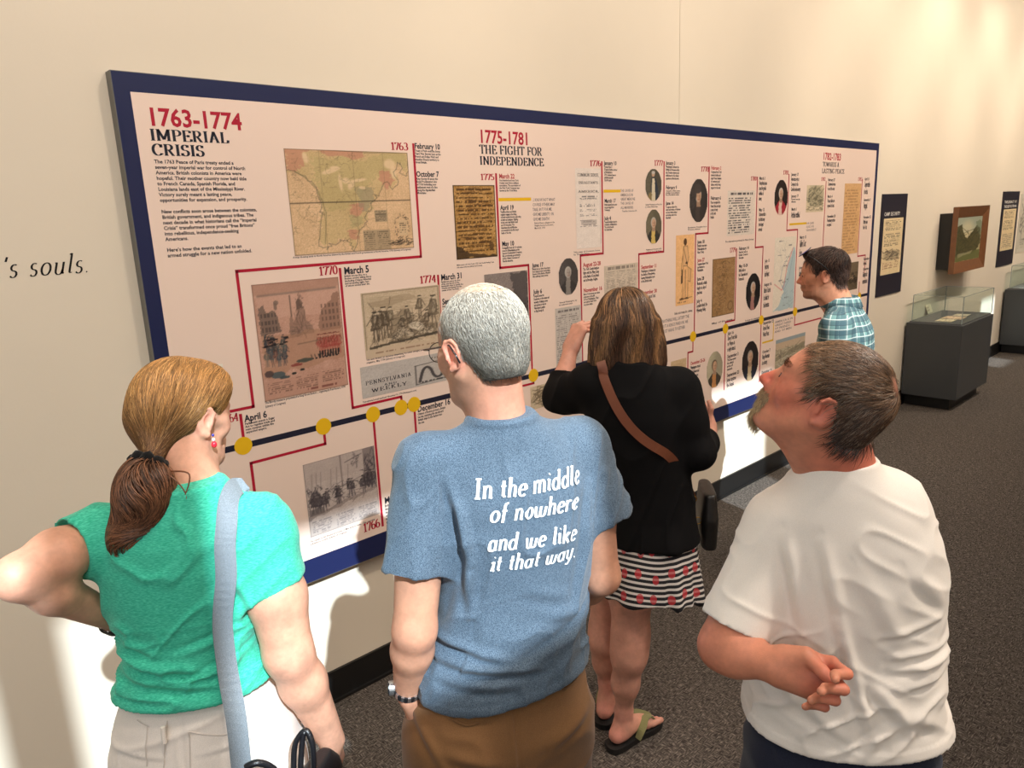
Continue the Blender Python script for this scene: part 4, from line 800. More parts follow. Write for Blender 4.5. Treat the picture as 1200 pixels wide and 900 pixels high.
def soldier():
    p = Pic(46, 110, (238,186,130), 6, 36); C = (92,66,46)
    p.ell(.5,.1,.09,.05,C); p.poly([(.4,.17),(.62,.16),(.68,.34),(.62,.45),(.44,.45),(.4,.3)], (222,176,128), .8); p.line([(.42,.16),(.38,.3),(.42,.44),(.62,.44),(.7,.32),(.62,.16),(.42,.16)], C, .4, .8); p.line([(.4,.17),(.62,.42)], C, .5, .8)
    p.line([(.4,.44),(.36,.9)], C, .4, .9); p.line([(.5,.5),(.46,.9)], C, .4, .9); p.line([(.54,.5),(.56,.9)], C, .4, .9); p.line([(.66,.5),(.66,.9)], C, .4, .9); p.poly([(.3,.5),(.36,.48),(.36,.68),(.27,.7)], (70,50,38), .9); p.line([(.36,.3),(.3,.5)], C, .5); p.poly([(.62,.45),(.84,.5),(.8,.68),(.66,.66)], (214,168,120), .8); p.line([(.62,.45),(.84,.5),(.8,.68),(.66,.66)], C, .4, .8); p.ell(.58,.4,.06,.02,C)
    p.ell(.34,.91,.14,.012,C); p.ell(.6,.91,.14,.012,C); p.line([(.2,.93),(.9,.9)], C, .5, .6); p.text(.1,.94,.8,.98,1,C,.6); return p
picture('drawing_print', soldier(), rectpx((792,276),(813.5,275),(791,359)), panel, label='orange drawing of a soldier in profile')
def oldmap():
    p = Pic(56, 100, (158,122,82), 8, 37); C = (82,60,40)
    for _ in range(150): y = .08+.88*p.rs.rand(); p.scrib(.42+.16*p.rs.randn()*.8+.15*(.4-y), y, .05, .025, C, 2, .4, .6)
    p.ell(.82,.85,.13,.09,(120,90,60),.7); p.ell(.82,.85,.09,.06,(170,136,96),.7); p.scrib(.6,.08,.2,.03,C,12,.4,.6)
    for a, b in (((0,0),(1,0)),((1,0),(1,1)),((1,1),(0,1)),((0,1),(0,0))): p.line([a,b], C, .8, .8)
    return p
picture('map_print', oldmap(), rectpx((835,304),(861.5,300),(834.5,372)), panel, label='brown hand-drawn map with dense settlement marks')
def coast():
    p = Pic(54, 110, (228,216,200), 4, 38)
    p.poly([(1,.2),(.9,.14),(.8,.26),(.66,.36),(.6,.5),(.48,.62),(.4,.66),(.5,.74),(.4,.8),(.3,.92),(.05,1),(1,1)], (170,190,196), .9, .02)
    p.line([(.86,.16),(.6,.42),(.5,.66),(.4,.72)], (196,70,80), .5, .9); p.line([(.4,.72),(.05,.62)], (196,70,80), .5, .8); p.line([(.9,.2),(.7,.6),(.5,.72),(.3,.6),(.4,.4),(.8,.2)], (90,110,140), .3, .7)
    p.scrib(.3,.3,.3,.3,(150,150,150),16,.2,.5); p.scrib(.7,.85,.3,.12,(110,130,150),20,.3,.6)
    for _ in range(14): x, y = p.rs.rand(2); p.text(x*.7, y, x*.7+.2, y+.015, 1, (90,86,90), .6, 0, .9)
    return p
picture('map_print', coast(), rectpx((908,279),(933,276.5),(905.5,366)), panel, label='pale blue and white coastal campaign map')
def wash():
    p = Pic(44, 50, (214,196,166), 6, 39); p.ell(.5,.4,.48,.4,(150,144,118),.6,.4); p.scrib(.5,.35,.4,.28,(78,76,60),70,.5,.7); p.scrib(.5,.75,.42,.16,(90,88,72),50,.5,.7); p.rect(.05,.92,.95,.95,(120,110,96),.4); return p
picture('engraving_print', wash(), rectpx((945.5,217),(966,215.5),(944,249)), panel, label='small grey engraving with rounded top')
picture('manuscript_print', sheet(40,(214,170,120),22,(150,108,70),1,36,100,.5), rectpx((990,215),(1009.5,214),(985.5,299)), panel, label='tall tan handwritten page near the right end')
def hall():
    p = Pic(30, 50, (92,78,60), 8, 41); p.rect(0,0,1,.35,(120,104,84),.7); p.scrib(.5,.6,.4,.15,(40,32,28),40,.8,.7); p.scrib(.5,.55,.3,.1,(190,160,130),14,.5,.7); return p
picture('painting_print', hall(), rectpx((989,309),(1006,306),(987,342)), panel, label='dark interior painting with a group of people')
def siege():
    p = Pic(56, 84, (176,164,140), 8, 42); p.rect(0,0,1,.1,(140,158,170),.8); p.rect(0,.1,1,.28,(206,176,150),.6); p.poly([(0,.5),(1,.25),(1,.45),(0,.62)], (112,104,84), .5, .03); p.scrib(.5,.62,.45,.3,(92,84,76),90,.4,.6); p.scrib(.5,.7,.45,.2,(214,206,190),60,.4,.6); return p
picture('landscape_print', siege(), rectpx((909,399),(943.5,390),(908,440)), panel, label='colourful siege landscape under a blue sky')
def loose():
    p = Pic(40, 30, (204,184,156), 6, 43)
    for _ in range(9): p.line([tuple(q) for q in smooth_path([(p.rs.rand(), p.rs.rand()) for _ in range(4)], 4)], (110,96,76), .5, .8)
    return p
picture('map_print', loose(), rectpx((621,454),(650,446),(625,480)), panel, label='pale map corner beside the blue shirt'); picture('document_print', sheet(44,(206,178,140),14,(170,140,104),1,30,50,.3), rectpx((786,424),(804,418),(786,470)), panel, label='tan document beside the black sleeve')
box('price_tag', *[at(249,438)[0], at(262,436)[0]], PY-.001, PY, at(249,441)[1], at(249,428)[1], plain('tag_paper', (236,228,214), .6), panel)['label'] = 'tiny cream tag at the left edge'
bpy.data.objects[-1] if False else None
# wall quotation left of the panel
xq0, zq = at(-14, 327, WY); xq1, zq2 = at(103, 317, WY); hq = at(60, 303, WY)[1]-at(60, 323, WY)[1]
w = serif_line("n's souls.", .1, .03, slant=.3, track=.07)[2]
qs = (at(104,319,WY)[0]-at(0,326,WY)[0])/(w-.55); q = empty('wall_quotation', (at(40,322,WY)[0], WY, zq))
for wd_, off in (("n's", 0), ("souls.", serif_line("n's ", .1, .03, slant=.3, track=.07)[2]+.07)):
    V, F, _w = serif_line(wd_, .1, .03, slant=.3, track=.07); mesh_obj('word', [(at(0,326,WY)[0]-.55*qs+(p[0]+off)*qs, WY-.001, at(60,322.5,WY)[1]+p[1]*hq*1.2) for p in V], F, m_blackink, q)
tag(q, "black italic words of a quotation on the plain wall, ending in souls.", 'lettering')
# two label panels, the painting, the cases
def label_panel(tl, tr, bl, label, title, seed, pic_lo):
    x0, z1 = at(*tl, Y=WY); x1 = at(*tr, Y=WY)[0]; z0 = at(*bl, Y=WY)[1]; r = empty('label_panel', ((x0+x1)/2, WY, z0)); tag(r, label, 'sign')
    box('board', x0, x1, WY-.008, WY-.0003, z0, z1, m_navydark, r); w = x1-x0; h = z1-z0; Yp = WY-.008
    p = Pic(60, 120, (226,204,162), 4, seed); p.text(.1,.03,.92,.22,7,(110,96,84),.75); p.text(.08,.27,.9,.5,8,(110,96,84),.75)
    if pic_lo: p.ell(.5,.66,.4,.09,(150,136,112),.7,.5); p.scrib(.5,.66,.4,.09,(80,70,60),60,.6,.7); p.text(.08,.78,.6,.9,4,(140,90,76),.6); p.text(.65,.72,.9,.9,6,(140,90,76),.5)
    else: p.text(.1,.58,.9,.94,10,(120,106,94),.7)
    picture('text_sheet', p, (x0+w*.1, x1-w*.12, z0+h*.21, z1-h*.235), r, Y=Yp)
    for i, t in enumerate(title):
        V, F, tw = sans_line(t, .02, 1); ht = h*.036; put('title', V, F, x0+w*.1, z1-h*(.21 if len(title) == 1 else .155+.06*i), w*(.62 if len(title) == 1 else .74)/tw, ht, m_white, r, Y=Yp)
label_panel((1033.5,227.5),(1063,226.5),(1026,348.5), 'tall dark navy label panel titled CAMP SECURITY beside the timeline', ['CAMP SECURITY'], 51, True)
label_panel((1175.5,224.5),(1194.5,224),(1168,313), 'narrow dark label panel titled THE LEGACY OF THE REVOLUTION at far right', ['THE LEGACY OF', 'THE REVOLUTION'], 52, False)
fd = .17
def painting():
    Yf = WY-fd; x0, z1 = at(1124.5,242.5, Y=Yf); x1 = at(1160.5,240, Y=Yf)[0]; z0 = at(1119.5,321, Y=Yf)[1]
    r = empty('framed_painting', ((x0+x1)/2, WY, z0)); tag(r, 'landscape painting in a deep brown wooden frame between the label panels', 'painting')
    m_wood = plain('brown_frame_wood', (118,76,48), .4, noise=.25, nscale=18); fw = (x1-x0)*.105; 
    box('backing_box', x0+.02, x1-.04, Yf+.05, WY-.0005, z0+.04, z1-.06, m_black, r)
    for i, (a, b) in enumerate((((x0,z1),(x1,z1)), ((x1,z1),(x1,z0)), ((x1,z0),(x0,z0)), ((x0,z0),(x0,z1)))):
        cx, cz = (x0+x1)/2, (z0+z1)/2
        def inn(p): return (p[0]+(fw if p[0] < cx else -fw), p[1]+(fw if p[1] < cz else -fw))
        ai, bi = inn(a), inn(b); V = [(a[0],Yf+.05,a[1]),(b[0],Yf+.05,b[1]),(a[0],Yf,a[1]),(b[0],Yf,b[1]),(ai[0],Yf+.03,ai[1]),(bi[0],Yf+.03,bi[1]),(ai[0],Yf+.05,ai[1]),(bi[0],Yf+.05,bi[1])]
        mesh_obj('frame_side', V, [(0,1,3,2),(2,3,5,4),(4,5,7,6),(0,6,7,1),(0,2,4,6),(1,7,5,3)], m_wood, r)
    p = Pic(60, 90, (170,158,120), 6, 53); p.rect(0,0,1,.35,(150,160,146),.8); p.ell(.4,.3,.25,.2,(214,200,160),.6,.8); p.poly([(0,.2),(.18,.15),(.3,.4),(.42,.5),(.8,.2),(.95,.3),(1,.62),(.8,.85),(0,.9)], (74,70,42), .9, .02); p.poly([(.75,0.1),(1,.1),(1,.5),(.85,.4)], (110,120,90), .6, .03)
    p.scrib(.5,.55,.45,.25,(50,50,32),60,.8,.5); p.poly([(0,.88),(.5,.82),(1,.8),(1,1),(0,1)], (96,100,56), .9, .02); p.poly([(.1,.84),(.7,.78),(.6,.86),(.1,.9)], (170,164,130), .6, .02)
    picture('canvas', p, (x0+fw, x1-fw, z0+fw, z1-fw), r, Y=Yf+.032, lift=0)
painting()
c1 = display_case(7.33, 8.28, 1.99, 2.46, .80, 1.05, 7.35, 8.26, 'dark grey display case with a glass cover below the framed painting')
def doc(x0, x1, y0, y1, z, label, base=(226,208,176), tilt=0):
    r = sheet(60+int(x0*100) % 30, base, 9, (120,90,70), 1, 14, 18, .5)
    gx, gy = np.meshgrid(np.linspace(0,1,14), np.linspace(0,1,18)); t = math.radians(tilt)
    V = np.stack([x0+gx.ravel()*(x1-x0), y1-gy.ravel()*(y1-y0)*math.cos(t), z+.002+(1-gy.ravel())*(y1-y0)*math.sin(t)], 1)
    i = np.arange(14*18).reshape(18,14); F = np.stack([i[1:, :-1].ravel(), i[1:, 1:].ravel(), i[:-1, 1:].ravel(), i[:-1, :-1].ravel()], 1).astype(np.int32)
    o = mesh_obj('document', V, F, m_print, None, origin=(x0, y0, z), uvcol=s2l(r.a.reshape(-1,3)/255)); sd = o.modifiers.new('thickness', 'SOLIDIFY'); sd.thickness = .002
    tag(o, label, 'document', None)
doc(7.46,7.62,2.12,2.26,.812,'small cream document lying flat at the left of the display case'); doc(7.66,7.84,2.10,2.27,.812,'document with reddish print lying flat in the middle of the display case',(222,190,160)); doc(7.9,8.04,2.12,2.24,.812,'document lying at the right end of the display case',(214,200,176)); doc(7.86,8.0,2.3,2.52,.812,'upright cream page leaning at the back of the display case',(232,216,190),70)
c2 = display_case(10.62, 11.7, 2.02, 2.46, .80, 1.08, 10.66, 11.6, 'second dark grey display case cut by the right edge')
x0, z1 = at(1193,262,WY); fp = empty('picture_panel', (11.4, WY, 1.2)); tag(fp, 'pale printed wall panel cut off by the right edge of the view', 'panel')
box('board', 10.98, 12.0, WY-.006, WY-.0003, 1.22, 1.95, plain('pale_panel', (214,206,190), .5), fp)
pp = Pic(70, 50, (206,198,180), 6, 66); pp.scrib(.5,.4,.45,.3,(110,104,96),120,.7,.6); pp.text(.1,.8,.9,.95,3,(110,104,96)); picture('engraving_print', pp, (11.02, 11.96, 1.27, 1.9), fp, Y=WY-.006)
# ------------------------------------------------ people: builders
def frame_at(self, px, py, y):
    r = ray(px, py); t = (y-(CO-self.o) @ self.f)/(r @ self.f); return self.M @ (CO+r*t-self.o)
Frame.at = frame_at
def PD(px, py, d): return CO+ray(px, py)*d/FPX
def head_frame(c, az, pitch, roll=0):
    a = math.radians(az); p = math.radians(pitch); f = np.array([math.cos(a)*math.cos(p), math.sin(a)*math.cos(p), math.sin(p)]); up = np.array([0, 0, 1.0])
    r = unit(np.cross(f, up)); up = up*math.cos(math.radians(roll))+r*math.sin(math.radians(roll)); return Frame(c, f, up)
def add_head(fd, H, s=1.0, female=False, nose=1.0, jaw=1.0, brow=1.0):
    L = lambda x, y, z: H(x*s, y*s, z*s)
    E = lambda c, r, k=.02, sg=1, fr=None: fd.ell(fr or H, tuple(v*s for v in c), tuple(v*s for v in r), k*s, sg)
    C = lambda a, b, ra, rb, k=.012, sg=1: fd.cone(L(*a), L(*b), ra*s, rb*s, k*s, sg)
    E((0,-.018,.028), (.074,.094,.084)); E((0,.035,.02), (.062,.06,.062), .03)
    E((0,.03,-.04), (.056*jaw,.058,.075), .03)
    for q in (-1, 1):
        C((q*.05*jaw,-.002,-.05), (q*.03*jaw,.055,-.098), .02, .018, .03); E((q*.042,.06,-.03), (.022,.02,.022), .025)
        C((q*.056,.05,-.012), (q*.062,.0,-.015), .008, .008, .02)                  # cheek bone
    C((-.014,.078,-.104), (.014,.078,-.104), .016, .016, .03)
    C((-.032,.083,.014), (.032,.083,.014), .010*brow, .010*brow, .02)
    for q in (-1, 1):
        E((q*.032,.103,-.006), (.017,.016,.0115), .014, -1); E((q*.031,.079,-.006), (.0135,.0135,.0135), .004)
        C((q*.018,.091,-.0005), (q*.044,.082,-.001), .0044, .0042, .003); C((q*.019,.0895,-.0118), (q*.043,.0825,-.0118), .0036, .0034, .003)
    E((0,.078,-.034), (.024,.022,.026), .012)
    for q in (-1, 1): C((q*.007,.088,-.012), (q*.013,.088,-.040), .009, .010, .01)
    C((0,.09,.004), (0,.112*1.0+.004*(nose-1),-.034), .0075, .0095*nose, .010); E((0,.111,-.038), (.0105*nose,.012,.009), .008)
    for q in (-1, 1): E((q*.0125,.1,-.041), (.0078,.011,.0075), .007); C((q*.007,.104,-.049), (q*.0075,.108,-.043), .0024, .0018, .002, -1)
    E((0,.086,-.07), (.028,.017,.022), .018)                                     # muzzle
    C((-.019,.094,-.066), (.019,.094,-.066), .0042, .0042, .006); C((0,.1,-.0655), (0,.1,-.0655), .0045, .0045, .008); C((-.016,.095,-.0765), (.016,.095,-.0765), .0055, .0055, .006)
    C((-.023,.1,-.0713), (.023,.1,-.0713), .0016, .0016, .003, -1); C((-.01,.098,-.09), (.01,.098,-.09), .006, .006, .012, -1)
    for q in (-1, 1):                                                            # ears: bowl, rim, lobe
        ang = Frame(L(q*.073, -.012, -.012), H.f*.94+H.r*q*.34, H.u+H.f*-.18)
        fd.ell(ang, (q*.004*s, 0, 0), (.008*s, .018*s, .029*s), .006*s); fd.ell(ang, (q*.013*s, .003*s, .003*s), (.0075*s, .0105*s, .019*s), .003*s, -1)
        rim = [ang(q*.009*s, yy*s, zz*s) for yy, zz in ((.012,.004),(.0155,.017),(.008,.028),(-.006,.029),(-.016,.019),(-.0185,.004),(-.014,-.012),(-.005,-.023),(.004,-.027))]
        fd.chain(rim, [.0035*s]*6+[.0042*s,.0058*s,.0062*s], .003*s)
        fd.chain([ang(q*.009*s, yy*s, zz*s) for yy, zz in ((.0,.018),(-.008,.01),(-.009,-.004),(-.001,-.014))], [.0025*s]*4, .003*s); fd.cone(ang(q*.01*s,.0105*s,-.006*s), ang(q*.01*s,.011*s,-.001*s), .0035*s, .003*s, .003*s)
def add_neck(fd, H, s, base, r, rb=None):
    fd.cone(H(0,-.028*s,-.035*s), base, r, rb or r*1.08, .03); fd.cone(H(0,.02*s,-.08*s), np.array(base)+H.f*[1,1,0]*.03, r*.7, r*.8, .035)
def rot(v, ax, deg):
    a = math.radians(deg); ax = unit(ax); return v*math.cos(a)+np.cross(ax, v)*math.sin(a)+ax*(ax @ v)*(1-math.cos(a))
def add_hand(fd, wr, dirv, palm, thumb_side, curls, s=1.0, thumb=((.5,.6,.1),(.75,.2,.2)), spread=6, dn=None):
    """wr wrist, dirv towards the fingers, palm the way the palm looks, thumb_side +-1: which side of (dirv x palm) the thumb is on"""
    d = unit(dirv); pn = unit(palm-d*(np.dot(palm, d))); sd = np.cross(d, pn)*thumb_side; nails = []
    base = [(.032,.088), (.011,.093), (-.010,.089), (-.029,.080)]; ln = [(.043,.026,.021), (.047,.029,.022), (.043,.027,.021), (.034,.020,.019)]; rr = [.0092,.0094,.0089,.0078]
    fd.cone(wr, wr+d*.03*s, .021*s, .022*s, .02, flat=(pn, .72))
    for i, (o, b) in enumerate(base):
        p = wr+sd*o*s+d*b*s-pn*(.003*abs(i-1.2))*s; fd.cone(wr+d*.018*s+sd*o*.45*s, p, .016*s, .0115*s, .018*s, flat=(pn, .85)); fan = rot(d, pn, -thumb_side*spread*(1.3-i)*.6); v = fan; q = p
        for j, L in enumerate(ln[i]):
            v = rot(v, np.cross(v, pn), curls[i][j]) if np.linalg.norm(np.cross(v, pn)) > 1e-3 else rot(v, sd, curls[i][j])
            if j == 0: axis = np.cross(fan, pn)
            q2 = q+v*L*s; fd.cone(q, q2, rr[i]*(1-.08*j)*s, rr[i]*(.92-.1*j)*s, .003*s); q = q2
        nails.append(q)
    fd.cone(wr+d*.02*s+sd*.018*s, wr+d*.05*s+sd*.034*s+pn*.008*s, .018*s, .014*s, .016*s)
    q = wr+d*.05*s+sd*.034*s+pn*.008*s
    for j, (a, L, r) in enumerate(zip(thumb, (.036,.03), (.0112,.0098))):
        v = unit(d*a[0]+sd*a[1]+pn*a[2]); q2 = q+v*L*s; fd.cone(q, q2, r*s, r*.92*s, .004*s); q = q2
    return nails
def near_faces(V, Q, c, r=.2):
    m = (np.linalg.norm(V-c, axis=1) < r)[Q].all(1); u = np.unique(Q[m]); mp = -np.ones(len(V), int); mp[u] = np.arange(len(u)); return V[u], mp[Q[m]]
def add_arm(fd, sh, el, wr, r=(.052,.044,.040,.041,.028), k=.023, wflat=None):
    sh, el, wr = [np.array(v, float) for v in (sh, el, wr)]; fd.cone(sh+(el-sh)*.12, sh+(el-sh)*.55, r[0]*.78, (r[0]+r[1])*.50, k); fd.cone(sh+(el-sh)*.55, el, (r[0]+r[1])*.52, r[2], k)
    fd.cone(el, el+(wr-el)*.32, r[2]*.97, r[3], k); fd.cone(el+(wr-el)*.32, wr, r[3], r[4], k, flat=wflat)
def skin_colors(V, base, spots, noise=.05):
    c = np.ones((len(V), 3))*np.array(base, float)
    for p, rad, col, al in spots:
        d = np.linalg.norm(V-np.array(p), axis=1); m = np.clip(1.4*(1-d/rad), 0, 1)[:, None]*al; c = c*(1-m)+np.array(col, float)*m
    c *= (1+noise*vnoise(V*38)+noise*.6*vnoise(V*110))[:, None]; return s2l(np.clip(c, 0, 255)/255)
m_skin = vcol_mat('skin', .48, .35, noise=.04, nscale=160, sss=.12, bump=.12, bscale=420)
m_hair = vcol_mat('hair', .38, .45); m_hairbase = vcol_mat('hair_underlayer', .7, .2, noise=.25, nscale=200)
def cloth(name, col, col2=None, fscale=(900, 900, 900), heather=.15, rough=.85, streak=None, bump=.25, sheen=.15):
    m, nt, b = new_mat(name); b.inputs['Roughness'].default_value = rough; b.inputs['Specular IOR Level'].default_value = .2; b.inputs['Sheen Weight'].default_value = sheen
    tc = N(nt, 'ShaderNodeTexCoord'); mp = N(nt, 'ShaderNodeMapping'); mp.inputs['Scale'].default_value = fscale; nt.links.new(tc.outputs['Object'], mp.inputs[0])
    n1 = N(nt, 'ShaderNodeTexNoise', _Scale=1.0, _Detail=2); nt.links.new(mp.outputs[0], n1.inputs['Vector'])
    c = rgb(*col); c2 = rgb(*col2) if col2 else tuple(min(1, v*(1+heather)) for v in c); c1 = tuple(v*(1-heather) for v in c)
    cr = N(nt, 'ShaderNodeValToRGB'); cr.color_ramp.elements[0].position = .38; cr.color_ramp.elements[0].color = (*c1, 1); cr.color_ramp.elements[1].position = .66; cr.color_ramp.elements[1].color = (*c2, 1)
    nt.links.new(n1.outputs['Fac'], cr.inputs[0]); nt.links.new(cr.outputs[0], b.inputs['Base Color'])
    bp = N(nt, 'ShaderNodeBump', _Strength=bump, _Distance=.0012); nt.links.new(n1.outputs['Fac'], bp.inputs['Height']); nt.links.new(bp.outputs['Normal'], b.inputs['Normal']); return m
def vnormals(V, Q):
    a = V[Q[:, 2]]-V[Q[:, 0]]; b = V[Q[:, 3]]-V[Q[:, 1]]; fn = np.cross(a, b); n = np.zeros_like(V)
    for i in range(4): np.add.at(n, Q[:, i], fn)
    return n/(np.linalg.norm(n, axis=1, keepdims=True)+1e-12)
def relax(V, Q, it=2, lam=.5):
    for _ in range(it):
        s = np.zeros_like(V); c = np.zeros(len(V))
        for i in range(4):
            j = Q[:, (i+1) % 4]; np.add.at(s, Q[:, i], V[j]); np.add.at(c, Q[:, i], 1); np.add.at(s, j, V[Q[:, i]]); np.add.at(c, j, 1)
        V = V+lam*(s/np.maximum(c, 1)[:, None]-V)
    return V
def garment(name, fd, mat, parent, fr=None, disp=None, it=2, uvcol=None, keep=False):
    V, Q = fd.mesh(); V = relax(V, Q, it)
    if disp is not None:
        n = vnormals(V, Q); L = fr.loc(V); V = V+n*disp(L, n @ fr.M.T)[:, None]
    o = mesh_obj(name, V, Q, mat, parent, smooth=True, uvcol=uvcol(fr.loc(V)) if uvcol else None)
    return (o, V, Q)
def hem_fade(d, L, hz, rib=.0016):
    t = L[:, 2]-hz; return d*np.clip(.15+t/.05, .15, 1)+rib*(t < .022)
def cuff(fd, a, b, r, k=0):
    """hollow a sleeve end along a..b"""
    fd.cone(a, b, r, r, .002, -1)
def sleeves(g, items, k=.035):
    """sleeves are grown in a field of their own, cut and hollowed at the hem, then melted into the trunk"""
    for it in items:
        sh, hem, r0, r1, d = it[:5]; q = Field.__new__(Field); q.lo, q.h, q.n, q.ax = g.lo, g.h, g.n, g.ax; q.F = np.full(g.n, BIG, np.float32); pts = [sh, hem+d*.05] if len(it) < 6 else [sh]+list(it[5])+[hem+d*.05]
        rs = np.linspace(r0, r1, len(pts)); q.chain(pts, rs, .03); q.half(hem, d, g.lo-1, g.lo+9); q.cone(hem-d*.035, hem+d*.06, r1-.013, r1-.009, .003, -1)
        sl = tuple(slice(None) for _ in range(3)); g.comb(sl, q.F, k, 1)
def yoke(g, neck, shL, shR, rn, rs_, k=.04):
    for sh in (shL, shR): g.cone(neck, np.array(sh)-[0,0,.004], rn, rs_, k)
def ribbon(path, bvh, w, off, flip, thick=.0025, fade=None):
    """a strap laid over a surface: points pulled onto it, then smoothed"""
    P = []; Nn = []
    for i, p in enumerate(path):
        hit = bvh.find_nearest(Vector(p))
        if hit[0] is not None and (fade is None or fade(i)) and hit[3] < .07: n_ = np.array(hit[1]); n_ = n_ if n_ @ flip > -.2 else -n_; P.append(np.array(hit[0])+n_*off); Nn.append(n_)
        else: P.append(np.array(p)); Nn.append(np.array(flip))
    P = np.array(P); Nn = np.array(Nn)
    for _ in range(8): P[1:-1] = P[1:-1]*.5+(P[:-2]+P[2:])*.25; Nn[1:-1] = Nn[1:-1]*.4+(Nn[:-2]+Nn[2:])*.3
    V_ = []; m = len(P)
    for i in range(m):
        T = unit(P[min(i+1, m-1)]-P[max(i-1, 0)]); n_ = unit(Nn[i]-T*(Nn[i] @ T)); sd_ = np.cross(T, n_); ww = w if not callable(w) else w(i/(m-1)); q = P[i]+n_*off*.6; V_ += [tuple(q-sd_*ww), tuple(q+sd_*ww), tuple(q+sd_*ww+n_*thick), tuple(q-sd_*ww+n_*thick)]
    return V_, [(4*i+j, 4*i+(j+1) % 4, 4*i+4+(j+1) % 4, 4*i+4+j) for i in range(m-1) for j in range(4)]
def legs_and_shoes(root, F, fd, hips, knees, ankles, r=(.1,.075,.058)):
    for h, k, a in zip(hips, knees, ankles):
        fd.cone(F(*h), F(*k), r[0], r[1], .05); fd.cone(F(*k), F(*a), r[1], r[2], .03)
def shoe(root, F, x, y, ang, mat, name='shoe'):
    a = math.radians(ang); T = Frame(F(x, y, 0), F.f*math.cos(a)+F.r*math.sin(a)); fd = Field(T(0,.07,.05)-.2, T(0,.07,.05)+.2, .007)
    fd.loft(Frame(T.o, T.u, -T.f), [(-.20,0,.035,.036,.03,.03),(-.12,0,.04,.046,.035,.035),(-.02,0,.05,.038,.045,.05),(.07,0,.05,.038,.045,.06)], n=2.6)
    fd.half(T(0,0,.004), (0,0,-1), T.o-.4, T.o+.4); V, Q = fd.mesh(); mesh_obj(name, relax(V, Q), Q, mat, root, smooth=True)
def person(label, V, Q, origin, colors, group=None):
    o = mesh_obj('person', V, Q, m_skin, None, origin=origin, smooth=True, uvcol=colors); tag(o, label, 'person', group); return o
m_denim = cloth('dark_denim', (34,38,56), heather=.3); m_shoe = plain('dark_shoe', (40,36,34), .5); m_cream = None
